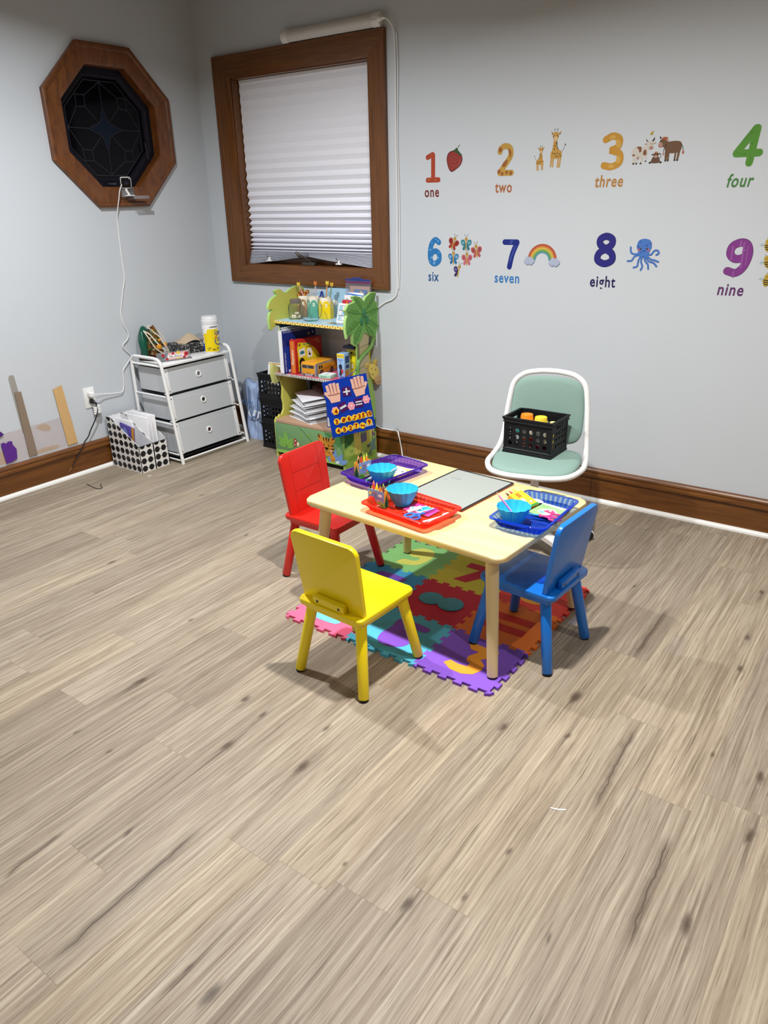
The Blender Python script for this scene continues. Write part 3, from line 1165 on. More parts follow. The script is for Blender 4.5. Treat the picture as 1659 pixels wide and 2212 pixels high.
def hole_panel(b, m, w, h, nx, nz, r, th, M, mx=0.013, mz0=0.020, mz1=0.030, slot=None):
    """thin panel in local xy with a grid of round holes"""
    t = bmesh.new()
    cw, ch = (w - 2 * mx) / nx, (h - mz0 - mz1) / nz
    N = 16
    def quad(x0, y0, x1, y1):
        if x1 - x0 > 1e-6 and y1 - y0 > 1e-6:
            t.faces.new([t.verts.new((x, y, 0)) for x, y in ((x0, y0), (x1, y0), (x1, y1), (x0, y1))])
    quad(-w / 2, 0, w / 2, mz0)
    if slot:
        s0, s1 = h - mz1 * 0.82, h - mz1 * 0.22
        quad(-w / 2, h - mz1, w / 2, s0)
        quad(-w / 2, s1, w / 2, h)
        quad(-w / 2, s0, -slot / 2, s1)
        quad(slot / 2, s0, w / 2, s1)
    else:
        quad(-w / 2, h - mz1, w / 2, h)
    quad(-w / 2, mz0, -w / 2 + mx, h - mz1)
    quad(w / 2 - mx, mz0, w / 2, h - mz1)
    for i in range(nx):
        for j in range(nz):
            cx, cy = -w / 2 + mx + cw * (i + 0.5), mz0 + ch * (j + 0.5)
            inn, out = [], []
            for k in range(N):
                a = 2 * pi * k / N
                c, s = cos(a), sin(a)
                q = max(abs(c), abs(s))
                inn.append(t.verts.new((cx + r * c, cy + r * s, 0)))
                out.append(t.verts.new((cx + cw / 2 * c / q, cy + ch / 2 * s / q, 0)))
            for k in range(N):
                k2 = (k + 1) % N
                t.faces.new((out[k], out[k2], inn[k2], inn[k]))
    bmesh.ops.remove_doubles(t, verts=t.verts[:], dist=1e-6)
    # square the cell corners
    bmesh.ops.recalc_face_normals(t, faces=t.faces[:])
    r_ = bmesh.ops.extrude_face_region(t, geom=t.faces[:])
    for v in [e for e in r_['geom'] if isinstance(e, bmesh.types.BMVert)]:
        v.co.z -= th
    bmesh.ops.recalc_face_normals(t, faces=t.faces[:])
    b.merge(t, m, M)


CRATEM = mat('black_crate_plastic', '#0d0e12', 0.55, spec=0.3)
CW, CD, CH = 0.226, 0.170, 0.163


def make_crate(label, loc, rotz=0.0, group=None):
    t = thing('storage_crate', label, 'crate', loc, rotz, group)
    b = MB()
    for sgn in (-1, 1):
        hole_panel(b, CRATEM, CW, CH - 0.02, 6, 3, 0.0102, 0.003, at((0, -sgn * CD / 2, 0.012), (sgn, 0, 0), (0, 0, 1)), mz1=0.034)
        hole_panel(b, CRATEM, CD, CH - 0.02, 5, 3, 0.0088, 0.003, at((sgn * CW / 2, 0, 0.012), (0, sgn, 0), (0, 0, 1)), mz1=0.040, slot=0.075)
    b.box(CRATEM, (0, 0, 0.014), (CW - 0.01, CD - 0.01, 0.003))
    b.build('body', t, angle=30)
    b = MB()   # flared top rim
    pr = [(0, -0.024), (0.006, -0.022), (0.006, -0.018), (0.003, -0.016), (0.009, -0.003), (0.009, 0.0), (-0.003, 0.0), (-0.004, -0.02)]
    rings = []
    for o, z in pr:
        rings.append([(sx * (CW / 2 + o), sy * (CD / 2 + o), CH + z) for sx, sy in ((-1, -1), (1, -1), (1, 1), (-1, 1))])
    b.loft(CRATEM, rings, True, False, False)
    b.build('top_rim', t, angle=30)
    b = MB()
    rings = []
    for o, z in ((-0.004, 0), (0.005, 0.0), (0.005, 0.006), (0.002, 0.012), (0.004, 0.020), (0.0, 0.024), (-0.004, 0.024)):
        rings.append([(sx * (CW / 2 + o), sy * (CD / 2 + o), z) for sx, sy in ((-1, -1), (1, -1), (1, 1), (-1, 1))])
    b.loft(CRATEM, rings, True, True, False)
    for sx in (-1, 1):
        for sy in (-1, 1):
            b.box(CRATEM, (sx * (CW / 2 - 0.004), sy * (CD / 2 - 0.004), CH / 2), (0.013, 0.013, CH - 0.03), 0.003)
    b.build('foot_rim', t, angle=30)
    return t


ZS = SH + 0.0205
make_crate('small black crate of dough tubs on the mint chair seat', (2.648, -0.600, ZS), 0.0)


def tub(label, loc, lidc, bodyc, h=0.10, r=0.03, lidh=0.03, rot=None):
    t = thing('dough_tub', label, 'tub', loc, 0, 'craft tubs and bottles in the crate on the chair', rot)
    b = MB()
    b.lathe(flatc(bodyc, 0.4), [(0, 0), (r * 0.93, 0), (r * 0.95, 0.003), (r * 0.95, h - lidh), (0, h - lidh)], 28)
    b.build('cup', t)
    b = MB()
    b.lathe(mat('lid_' + lidc[1:], lidc, 0.35), [(0, h - lidh - 0.002), (r, h - lidh - 0.002), (r, h - lidh + 0.006), (r * 0.95, h - lidh + 0.008), (r * 0.90, h - 0.003), (r * 0.86, h), (r * 0.78, h - 0.001), (r * 0.76, h - 0.003), (0, h - 0.003)], 28)
    b.build('lid', t)
    return t


zc = ZS + 0.016
tub('orange lidded tub in the crate on the mint chair', (2.615, -0.628, zc + 0.05), '#f08a1c', '#f3e6d8', 0.105)
tub('yellow lidded tub in the crate on the mint chair', (2.680, -0.622, zc + 0.045), '#f4d23a', '#e8e4da', 0.105)
tub('low red tub beneath the orange lidded tub in the crate', (2.617, -0.626, zc), '#c0392b', '#e7b49a', 0.049, 0.030, 0.014)
tub('low white tub beneath the yellow lidded tub in the crate', (2.680, -0.622, zc), '#dfe3e6', '#7d2c46', 0.044, 0.030, 0.014)
tub('pale yellow bottle at the right end of the chair crate', (2.728, -0.600, zc), '#f0e49a', '#d8c94f', 0.128, 0.016, 0.02)
tub('small teal pot at the left end of the chair crate', (2.572, -0.590, zc), '#2f8f8a', '#cfd8d4', 0.075, 0.022, 0.015)
tub('grey capped bottle at the back of the chair crate', (2.668, -0.553, zc), '#8a8f94', '#5d6a70', 0.11, 0.02, 0.02)

# stack of three crates beside the bookshelf
for k, w in enumerate(('bottom black crate of the stack beside the bookshelf', 'middle black crate of the stack beside the bookshelf', 'top black crate of the stack beside the bookshelf')):
    make_crate(w, (0.6715, -0.185, k * 0.1635), (0.4, -0.5, 0.3)[k], 'black crates stacked beside the bookshelf').scale = (0.855, 0.96, 1)
t = thing('picture_card', 'white and blue card standing in the top crate of the stack', 'card', (0.655, -0.225, 0.352), 0, rot=(-14, 0, 8))
b = MB()
b.box(mat('white_card', '#eeeff0', 0.5), (0, 0, 0.10), (0.10, 0.012, 0.20), 0.002)
b.art(at((-0.05, -0.0062, 0), (1, 0, 0), (0, 0, 1)), [('#d9a441', [rect(0.004, 0.188, 0.096, 0.196)]), ('#3b6fb5', [rect(0.034, 0.14, 0.046, 0.18)]), ('#2a4f90', [rect(0.06, 0.14, 0.068, 0.18)])])
b.build('card', t)
# ================================================================== pleated paper shade in window 1
SHADEM = mat('pleated_white_paper', '#edeef6', 0.75, spec=0.15)
SH_T = thing('pleated_shade', 'white pleated paper shade bunched at the bottom of the window', 'window shade', (0.803, 0.0, 1.65))
x0, x1 = ix0 + 0.012, ix1 - 0.008


def shade_z(i, xr):
    """heights of the folds: wide above, crowded near the bottom; the hem sags up in the middle over the crank"""
    return i


zt = iz1 - 0.008
fold = []
z = zt
gaps = [0.050] * 6 + [0.049] * 4 + [0.046, 0.044, 0.042, 0.040, 0.036, 0.034, 0.032, 0.030, 0.028, 0.024, 0.019, 0.014]
zs = [zt]
for gp in gaps:
    z -= gp / 1.0
    zs.append(z)
scale = (zt - (iz0 + 0.083)) / (zs[0] - zs[-1])
zs = [zt - (zt - q) * scale for q in zs]
dep = [0.0025] * 4 + [0.003] * 4 + [0.004, 0.005, 0.006, 0.007, 0.009, 0.010, 0.012, 0.013, 0.014, 0.015, 0.016, 0.017, 0.018, 0.018, 0.018]
rows = []
for i, q in enumerate(zs):
    d = dep[min(i, len(dep) - 1)]
    # each gap holds one crease forward and one back
    rows.append((q, 0.052 - d))
    if i < len(zs) - 1:
        rows.append(((q + zs[i + 1]) / 2, 0.052 + d))
b = MB()
t = bmesh.new()
NX = 24
grid = []
for (q, y) in rows:
    grid.append([t.verts.new((x0 + (x1 - x0) * k / NX - 0.803, y, q - 1.65)) for k in range(NX + 1)])
# bunched folds at the bottom, their hem lifted in the middle over the crank
nb = 22
z_top = zs[-1]
for i in range(1, nb + 1):
    f = i / nb
    rowv = []
    for k in range(NX + 1):
        u = k / NX
        lift = max(0.0, 1 - abs(u - 0.5) / 0.46)
        hem = iz0 + 0.008 + 0.050 * lift ** 1.1
        q = z_top + (hem - z_top) * f
        sp = 0.020 if i % 2 else 0.0
        rowv.append(t.verts.new((x0 + (x1 - x0) * u - 0.803 - (0.010 * f * (1 - 2 * u) * (1 if i % 2 else .6)), 0.034 + sp - 0.016 * f, q - 1.65)))
    grid.append(rowv)
for r0, r1 in zip(grid, grid[1:]):
    for k in range(NX):
        t.faces.new((r0[k], r1[k], r1[k + 1], r0[k + 1]))
b.merge(t, SHADEM)
b.build('pleated_paper', SH_T, angle=5)
for cx, cz in ((0.485, iz0 + 0.028), (1.052, iz0 + 0.022)):
    b = MB()
    b.box(WHITE, (cx - 0.803, 0.008, cz - 1.65), (0.042, 0.012, 0.008), 0.002)
    b.box(WHITE, (cx - 0.803, 0.010, cz - 1.65 + 0.012), (0.016, 0.008, 0.018), 0.002)
    b.tube(CHROME, [(cx - 0.803 - 0.004, 0.006, cz - 1.65 + 0.016), (cx - 0.803 - 0.012, 0.0, cz - 1.65 + 0.034)], 0.0025, 6)
    b.build('shade_clip', SH_T)

# ================================================================== tube light above the window
TL = thing('tube_light', 'white tube lamp bar above the window casing, switched off', 'lamp', (1.08, -0.034, 2.328))
DIFF = mat('frosted_diffuser', '#d9d8d6', 0.35)
b = MB()
prof = [(-0.030, 0.0), (-0.030, 0.022)] + [(0.034 * cos(radians(a)) * 0.9, 0.034 * sin(radians(a)) + 0.008) for a in (150, 130, 110, 90, 70, 50, 30)] + [(0.030, 0.022), (0.030, 0.0)]
MX_ = Matrix(((0, 0, 1, -0.30), (0, -1, 0, 0.034), (1, 0, 0, 0), (0, 0, 0, 1)))
b.prism(DIFF, [(p[0], p[1]) for p in prof], 0.60, MX_)
b.build('diffuser', TL)
for xx in (-0.335, 0.290):
    b = MB()
    pr2 = [(p[0] * 1.08, p[1] * 1.06) for p in prof]
    b.prism(WHITE, pr2, 0.045, Matrix(((0, 0, 1, xx), (0, -1, 0, 0.0345), (1, 0, 0, 0), (0, 0, 0, 1))), bev=0.002)
    if xx > 0:
        b.art(at((xx + 0.008, -0.0127, 0.0 - 0.004), (1, 0, 0), (0, 0, 1)), [('#8d8d8d', text('barrina', 0, 0, h=0.006, w=0.028))])
    b.build('end_cap', TL)
b = MB()
b.cyl(WHITE, (0.335, -0.002, 0.0), (0.352, -0.002, 0.0), 0.014, 0.012, 16, 0.002)
b.cyl(WHITE, (0.352, -0.002, 0.0), (0.372, -0.002, -0.001), 0.008, 0.006, 12, 0.001)
b.build('plug', TL)
b = MB()
pts = [(1.452, -0.036, 2.327), (1.475, -0.030, 2.310), (1.4905, -0.012, 2.26), (1.492, -0.006, 2.10), (1.489, -0.006, 1.80), (1.492, -0.006, 1.5), (1.488, -0.006, 1.2), (1.484, -0.006, 1.02), (1.455, -0.006, 0.965), (1.38, -0.006, 0.93), (1.30, -0.006, 0.86), (1.25, -0.006, 0.70),
       (1.24, -0.006, 0.45), (1.27, -0.008, 0.24), (1.33, -0.011, 0.186), (1.42, -0.013, 0.1815), (1.475, -0.018, 0.1825), (1.500, -0.037, 0.168), (1.507, -0.036, 0.14), (1.512, -0.026, 0.08), (1.53, -0.040, 0.03)]
b.tube(WHITE, bez(pts, 8), 0.0036, 8)
o = b.build('lamp_cord', None, label='white lamp cord running down the wall beside the window', category='cord')
b = MB()
b.tube(WHITE, bez([(p[0] + 0.013 + 0.003 * sin(i * 2.1), p[1], p[2]) for i, p in enumerate(pts[2:8])], 8), 0.0028, 8)
b.build('return_strand', o)

# ================================================================== security camera on the octagon window sill
SC = thing('security_camera', 'small square white camera on the octagonal window sill', 'camera', (0.030, -0.668, 1.575))
b = MB()
Mc = TR(0.018, 0, 0.037, ry=8, rz=-30)
b.prism(WHITE, rrect(-0.029, -0.029, 0.029, 0.029, 0.009, 5), 0.026, Mc @ at((-0.013, 0, 0), (0, 1, 0), (0, 0, 1)), bev=0.002)
b.prism(mat('black_lens_face', '#0b0b0e', 0.12), rrect(-0.0265, -0.0265, 0.0265, 0.0265, 0.007, 5), 0.001, Mc @ at((0.013, 0, 0), (0, 1, 0), (0, 0, 1)))
b.build('body', SC)
b = MB()
b.lathe(mat('lens_glass', '#1b1d2c', 0.05), [(0.012, 0), (0.012, 0.002), (0.009, 0.003), (0.0, 0.0035)], 24, Mc @ at((0.014, 0, 0), (0, 1, 0), (0, 0, 1)))
b.cyl(WHITE, Mc @ Vector((0.014, 0.019, 0.021)), Mc @ Vector((0.0147, 0.019, 0.021)), 0.0025, n=10)
b.build('lens', SC)
b = MB()
b.tube(WHITE, bez([(0.014, 0, 0.010), (0.015, 0, -0.006), (0.018, 0.008, -0.022), (0.022, 0.012, -0.030)], 5), 0.007, 10)
b.box(WHITE, (0.022, 0.014, -0.033), (0.018, 0.060, 0.006), 0.002)
b.build('stand', SC)
ACR = clear('clear_acrylic', '#f2f3f4', '#dfe4e6', 0.16, 0.05, 0.2)
b = MB()
b.box(ACR, (0.006, 0.0, 0.0), (0.012, 0.088, 0.055), 0.004)
b.box(ACR, (0.034, 0.052, -0.036), (0.062, 0.110, 0.003), 0.001)
b.box(ACR, (0.062, 0.052, -0.028), (0.003, 0.110, 0.018), 0.001)
b.build('sill_bracket', None, loc=(0.0285, -0.655, 1.560), label='clear acrylic bracket shelf holding the little camera', category='bracket')
b = MB()
cpts = [(0.052, -0.700, 1.600), (0.056, -0.722, 1.570), (0.045, -0.730, 1.52), (0.014, -0.734, 1.44), (0.008, -0.735, 1.38), (0.007, -0.738, 1.299), (0.007, -0.742, 1.20), (0.008, -0.744, 1.09), (0.008, -0.768, 1.02),
        (0.008, -0.790, 0.95), (0.008, -0.806, 0.889), (0.008, -0.800, 0.823), (0.008, -0.778, 0.770), (0.008, -0.786, 0.735), (0.010, -0.828, 0.705), (0.010, -0.822, 0.68), (0.010, -0.782, 0.632),
        (0.010, -0.815, 0.592), (0.010, -0.855, 0.550), (0.010, -0.866, 0.465), (0.012, -0.885, 0.428), (0.016, -0.930, 0.429), (0.020, -0.983, 0.437), (0.026, -1.030, 0.446), (0.036, -1.070, 0.452), (0.030, -1.094, 0.457)]
b.tube(WHITE, bez(cpts, 8), 0.0030, 8)
b.build('camera_cord', None, label='long wavy white cord hanging from the camera to the outlet', category='cord')

# ================================================================== outlet and plugs
OT = thing('wall_outlet', 'white duplex outlet plate low on the left wall', 'outlet', (0.0, -1.108, 0.437))
b = MB()
b.prism(WHITE, rrect(-0.036, -0.060, 0.036, 0.060, 0.003, 3), 0.006, at((0, 0, 0), (0, 1, 0), (0, 0, 1)), bev=0.002)
b.build('plate', OT)
b = MB()
for zz in (-0.021, 0.021):
    b.prism(mat('socket_white', '#dcdcda', 0.4), rrect(-0.017, zz - 0.0145, 0.017, zz + 0.0145, 0.007, 4), 0.0075, at((0, 0, 0), (0, 1, 0), (0, 0, 1)))
b.build('sockets', OT)
t = thing('usb_charger', 'white cube charger plugged into the top outlet socket', 'charger', (0.0075, -1.108, 0.458))
b = MB()
b.box(WHITE, (0.018, 0, 0), (0.034, 0.028, 0.028), 0.004, 3)
b.build('charger_body', t)
t = thing('black_plug', 'black plug with a long black cord in the bottom outlet socket', 'plug', (0.0075, -1.105, 0.415))
b = MB()
b.cyl(BLACK, (0, 0, 0), (0.020, 0, 0), 0.015, 0.013, 16, 0.003)
b.cyl(BLACK, (0.018, 0, 0.002), (0.034, 0.014, -0.018), 0.008, 0.006, 12, 0.001)
b.build('plug_body', t)
b = MB()
bp = [(0.028, 0.010, -0.012), (0.032, 0.012, -0.05), (0.030, 0.000, -0.085), (0.026, -0.020, -0.120), (0.022, -0.052, -0.165), (0.018, -0.068, -0.196), (0.024, -0.105, -0.222), (0.030, -0.130, -0.250), (0.026, -0.152, -0.275), (0.020, -0.180, -0.312), (0.020, -0.212, -0.348)]
b.tube(BLACK, bez(bp, 8), lambda i: 0.0036 if i < 70 else 0.0025, 8)
b.tube(mat('copper_end', '#b98a5a', 0.4, 0.6), [(0.020, -0.205, -0.340), (0.021, -0.235, -0.370)], 0.0016, 6)
b.build('cord', t)
b = MB()
cp = []
for i in range(7):
    z = 0.386 - i * 0.0068
    for a in range(0, 360, 30):
        cp.append((0.026 + 0.014 * cos(radians(a)), -1.086 + 0.021 * sin(radians(a)) + 0.002 * (i % 2), z - 0.0068 * a / 360))
b.tube(WHITE, cp, 0.0036, 6)
b.build('coiled_cable', None, label='bundle of wound white cable hanging below the outlet plugs', category='cable')

# ================================================================== taped-up clear sheet by the floor, left
t = thing('clear_sheet', 'clear plastic sheet taped low on the left wall', 'plastic sheet', (0.0, -1.48, 0.27))
FILM = clear('clear_film', '#fcf9f9', '#e6dcd6', 0.06, 0.12, 0.03)
b = MB()
b.prism(FILM, [(-0.50, -0.083), (0.243, -0.080), (0.230, 0.098), (-0.50, 0.078)], 0.0018, at((0.003, 0, 0), (0, 1, 0), (0, 0, 1)))
b.build('sheet', t)
b = MB()
for pp in ([(0.06, 0.085), (0.09, 0.065), (0.088, 0.04), (0.05, 0.045), (0.01, 0.07), (0.02, 0.082)], [(-0.05, -0.075), (0.10, -0.075), (0.12, -0.058), (0.02, -0.05)], [(-0.34, -0.07), (-0.19, -0.075), (-0.2, -0.03), (-0.25, 0.03), (-0.3, 0.0)]):
    b.art(at((0.0050, 0, 0), (0, 1, 0), (0, 0, 1)), [(clear('stain_film', '#fbf0e2', '#e8cba8', 0.12, 0.4, 0.02), [blob(pp, 4)])])
b.build('glue_stain', t)
TAPES = [('tape_strip', 'tan tape strip on the clear sheet, nearest the outlet', '#cda873', [(-1.330, 0.536), (-1.318, 0.534), (-1.300, 0.541), (-1.272, 0.547), (-1.238, 0.194), (-1.303, 0.192)], 1.0),
         ('tape_strip', 'brown tape strip standing above the clear sheet', '#a08d7c', [(-1.553, 0.562), (-1.516, 0.560), (-1.496, 0.193), (-1.546, 0.192)], .72),
         ('tape_strip', 'translucent grey tape strip behind the brown tape strip', '#d6d3cc', [(-1.568, 0.640), (-1.560, 0.655), (-1.540, 0.656), (-1.533, 0.645), (-1.520, 0.45), (-1.513, 0.34), (-1.553, 0.33)], .38),
         ('tape_strip', 'torn purple tape strip on the clear sheet near the baseboard', '#5f2f8e', [(-1.690, 0.306), (-1.672, 0.310), (-1.664, 0.300), (-1.645, 0.309), (-1.626, 0.305), (-1.626, 0.285), (-1.610, 0.255), (-1.617, 0.203), (-1.650, 0.192), (-1.682, 0.190)], .95),
         ('tape_strip', 'scrap of purple tape on the top edge of the clear sheet', '#522a7c', [(-1.700, 0.372), (-1.676, 0.372), (-1.661, 0.352), (-1.682, 0.345), (-1.70, 0.344)], .95)]
for k, (nm, lab, hx, pp, op) in enumerate(TAPES):
    b = MB()
    m = clear('tape_' + hx[1:], hx, hx, op, 0.45, 0.05)
    cy = sum(p[0] for p in pp) / len(pp)
    cz = sum(p[1] for p in pp) / len(pp)
    b.prism(m, [(p[0] - cy, p[1] - cz) for p in pp], 0.0006, at((0, 0, 0), (0, 1, 0), (0, 0, 1)))
    b.build(nm, None, (0.0062 + (0.0008 * k if k != 2 else -0.005), cy, cz), label=lab, category='tape')

# ================================================================== drawer cart
CART = thing('drawer_cart', 'white metal cart with three frosted drawers in the corner', 'drawer cart', (0.22, -0.525, 0))
WM = mat('white_enamel_steel', '#e9eaea', 0.35)
FROST = mat('frosted_polypropylene', '#c3c7cb', 0.32, spec=0.5, noise=0.02, nscale=5)
YL, YR = -0.275, 0.280          # local y of the left / right frames
for nm, y in (('side_frame', YL), ('side_frame', YR)):
    b = MB()
    path = [(0.182, y, 0.0), (0.100, y, 0.560), (0.090, y, 0.610), (0.068, y, 0.634), (0.03, y, 0.640), (-0.12, y, 0.640), (-0.160, y, 0.636), (-0.184, y, 0.615), (-0.188, y, 0.560), (-0.188, y, 0.0)]
    P = [Vector(p) for p in path]
    pts = [P[0]] + bez(path[1:4], 5) + bez(path[4:8], 5) + [P[8], P[9]]
    b.tube(WM, pts, 0.0105, 12)
    b.build(nm, CART)
    for xx, z in ((0.158, 0.02), (0.150, 0.055), (0.127, 0.245), (0.102, 0.412), (0.098, 0.595)):
        b = MB()
        b.cyl(WM, (-0.188, y, z), (xx, y, z), 0.0055, n=10)
        b.build('side_rail', CART)
b = MB()
b.box(WM, (-0.045, 0.0025, 0.596), (0.285, 0.548, 0.014), 0.003)
b.build('top_shelf', CART)
for xx, z in ((0.172, 0.022), (-0.188, 0.022), (-0.188, 0.58)):
    b = MB()
    b.cyl(WM, (xx, YL, z), (xx, YR, z), 0.006, n=10)
    b.build('cross_rail', CART)
b = MB()
b.box(mat('black_tray', '#101012', 0.6), (-0.02, 0.0025, 0.033), (0.33, 0.53, 0.004))  # flat near-black tray under the lowest drawer
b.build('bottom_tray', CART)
DR = [(0.428, 0.575, 0.098, 0.505), (0.258, 0.410, 0.117, 0.343), (0.052, 0.244, 0.142, 0.148)]
for k, (z0, z1, xf_, gz) in enumerate(DR):
    zc_, hh = (z0 + z1) / 2, z1 - z0
    b = MB()
    yl, yr = YL + 0.022, YR - 0.022
    slope = -0.146        # the front leans back as it rises
    th = 0.003
    def fx_(z):
        return xf_ + slope * (z - z0)
    # front (leaning), back, two sides, bottom
    fr = MB()
    fr.loft(FROST, [[(fx_(z0), yl, z0), (fx_(z0), yr, z0), (fx_(z1), yr, z1), (fx_(z1), yl, z1)],
                    [(fx_(z0) - th, yl, z0), (fx_(z0) - th, yr, z0), (fx_(z1) - th, yr, z1), (fx_(z1) - th, yl, z1)]])
    for y in (yl, yr):
        s = 1 if y == yl else -1
        fr.loft(FROST, [[(-0.165, y, z0), (fx_(z0), y, z0), (fx_(z1), y, z1), (-0.165, y, z1)], [(-0.165, y + s * th, z0), (fx_(z0), y + s * th, z0), (fx_(z1), y + s * th, z1), (-0.165, y + s * th, z1)]])
    fr.box(FROST, ((fx_(z0) - 0.165) / 2, 0.0025, z0 + 0.002), (fx_(z0) + 0.165, yr - yl, 0.004))
    fr.box(FROST, (-0.165, 0.0025, zc_), (0.003, yr - yl, hh))
    d = fr.build('drawer', CART, angle=20)
    Mf = at((fx_(z0), 0.0025, z0), (0, 1, 0), (slope, 0, 1))
    b = MB()      # embossed line
    b.art(Mf, [(mat('fold_line', '#dfe3e6', 0.3), [rect(-0.205, hh * 0.835, 0.205, hh * 0.835 + 0.0022)])])
    b.art(at((0.0, yl, z0), (1, 0, 0), (0, 0, 1)), [(mat('fold_line', '#dfe3e6'), [rect(-0.15, hh * 0.80, 0.06, hh * 0.80 + 0.0022)])])
    b.build('fold_line', d)
    for y in (-(yr - yl) / 2 + 0.013, (yr - yl) / 2 - 0.013):
        b = MB()
        b.prism(WM, rect(y - 0.0125, -0.002, y + 0.0125, hh + 0.002), 0.004, Mf, bev=0.001)
        s_ = b.build('edge_strip', d)
        for z in (0.012, hh - 0.016):
            b = MB()
            b.lathe(mat('screw_dark', '#4b4c50', 0.3, 0.7), [(0.0, 0.0058), (0.003, 0.0055), (0.0042, 0.004)], 12, Mf @ Matrix.Translation((y, z, 0)))
            b.build('screw', s_)
    b = MB()      # white ring pull with a dark hole
    b.lathe(WHITE, [(0.0125, 0.0005), (0.0125, 0.004), (0.0145, 0.0055), (0.019, 0.0055), (0.0215, 0.003), (0.0215, 0.0003)], 28, Mf @ Matrix.Translation((0.002, gz - z0, 0)))
    g_ = b.build('ring_pull', d)
    b = MB()
    b.lathe(mat(('hole_grey', 'hole_black', 'hole_maroon')[k], ('#6d6a6c', '#0d0d0f', '#3a1414')[k], 0.7), [(0.0, 0.0006), (0.013, 0.0006)], 24, Mf @ Matrix.Translation((0.002, gz - z0, 0)))
    b.build('pull_hole', g_)
    for y in (yl - 0.004, yr + 0.004):
        b = MB()
        b.box(WM, (fx_(z0) - 0.012, y, z0 - 0.002), (0.026, 0.016, 0.008), 0.002)
        b.build('runner_clip', d)
for z, hx in ((0.245, '#5a1512'), (0.415, '#1a2a24')):
    pass
TOPC = 0.6035     # cart shelf top

# figurine draped with beads
FG = thing('figurine', 'ornate green and gold figurine draped with beads on the cart', 'figurine', (0.100, -0.690, TOPC), 20)
GREEN = mat('dark_jade_glaze', '#14513f', 0.25, noise=0.35, nscale=60)
GOLD = mat('antique_gold', '#8a6a34', 0.3, 0.7, noise=0.5, nscale=90)
BROWN = mat('dark_brown_base', '#2a1712', 0.35)
b = MB()
b.prism(BROWN, rrect(-0.062, -0.062, 0.062, 0.062, 0.008), 0.024, bev=0.003)
b.build('plinth', FG)
b = MB()
b.lathe(GREEN, [(0, 0.02), (0.052, 0.024), (0.062, 0.05), (0.066, 0.085), (0.060, 0.120), (0.050, 0.150), (0.036, 0.178), (0.018, 0.198), (0, 0.206)], 60, TR(-0.016, 0.0, 0, ry=-8) @ Matrix.Diagonal((0.55, 1.02, 1, 1)),
        mod=lambda a, r, z: r * (1 + 0.06 * cos(9 * a + 4 * sin(z * 90)) + 0.05 * sin(z * 210)))
b.build('green_mantle', FG)
b = MB()
b.lathe(GOLD, [(0, 0.022), (0.044, 0.026), (0.052, 0.055), (0.046, 0.095), (0.036, 0.125), (0.034, 0.150), (0.026, 0.178), (0.012, 0.198), (0, 0.202)], 40, TR(0.020, 0.002, 0), mod=lambda a, r, z: r * (1 + 0.10 * cos(7 * a + 70 * z)))
random.seed(5)
TRIM = [GOLD, mat('dark_umber_glaze', '#2b160c', 0.3), mat('silver_trim', '#b9b0a0', 0.25, 0.6), GREEN, mat('rust_glaze', '#7a3a18', 0.3)]
for k in range(120):
    z_ = random.uniform(0.035, 0.20)
    a_ = random.uniform(-1.7, 1.7)
    r_ = (0.056 if z_ < 0.1 else 0.056 - (z_ - 0.1) * 0.40) * random.uniform(0.92, 1.06)
    q_ = random.uniform(0.004, 0.0085)
    b.lathe(TRIM[k % 5], [(0, -q_), (q_ * .8, -q_ * .6), (q_, 0), (q_ * .8, q_ * .6), (0, q_)], 8, Matrix.Translation((0.014 + r_ * cos(a_), r_ * sin(a_), z_)))
b.build('gold_body', FG)
b = MB()
AMB = mat('amber_glass', '#c98a1e', 0.12)
for p, r in (((0.074, -0.030, 0.083), 0.017), ((0.074, 0.036, 0.086), 0.015), ((0.06, 0.0, 0.118), 0.010)):
    b.lathe(AMB, [(r * sin(radians(t)), -r * cos(radians(t))) for t in range(0, 181, 20)], 18, Matrix.Translation(p))
b.build('amber_bead', FG)
b = MB()
PEARL = mat('pearl_bead', '#efe6d2', 0.2, 0.1)


def beads(b, pts, r, n, m=PEARL):
    P = bez(pts, 12)
    L = [0]
    for p, q in zip(P, P[1:]):
        L.append(L[-1] + (q - p).length)
    for i in range(n):
        d = L[-1] * i / (n - 1)
        k = max(0, min(len(P) - 2, sum(1 for x in L if x <= d) - 1))
        f = (d - L[k]) / max(1e-9, L[k + 1] - L[k])
        c = P[k].lerp(P[k + 1], f)
        b.lathe(m, [(0, -r), (r * .8, -r * .6), (r, 0), (r * .8, r * .6), (0, r)], 7, Matrix.Translation(c))


beads(b, [(0.0, -0.045, 0.175), (0.03, -0.045, 0.16), (0.060, -0.040, 0.12), (0.086, -0.025, 0.08), (0.090, 0.0, 0.06), (0.088, 0.03, 0.05), (0.084, 0.052, 0.03)], 0.0046, 34)
beads(b, [(0.01, -0.02, 0.195), (0.045, -0.015, 0.165), (0.066, 0.0, 0.14), (0.080, 0.012, 0.10), (0.090, 0.028, 0.07), (0.088, 0.05, 0.045)], 0.0046, 32)
beads(b, [(0.0, -0.01, 0.203), (0.02, 0.02, 0.192), (0.046, 0.045, 0.15), (0.060, 0.058, 0.11), (0.066, 0.060, 0.07), (0.075, 0.056, 0.03)], 0.0044, 30)
beads(b, [(-0.005, -0.05, 0.18), (0.035, -0.06, 0.13), (0.060, -0.055, 0.085), (0.075, -0.030, 0.055), (0.088, -0.005, 0.036)], 0.0044, 26)
b.build('bead_string', FG)

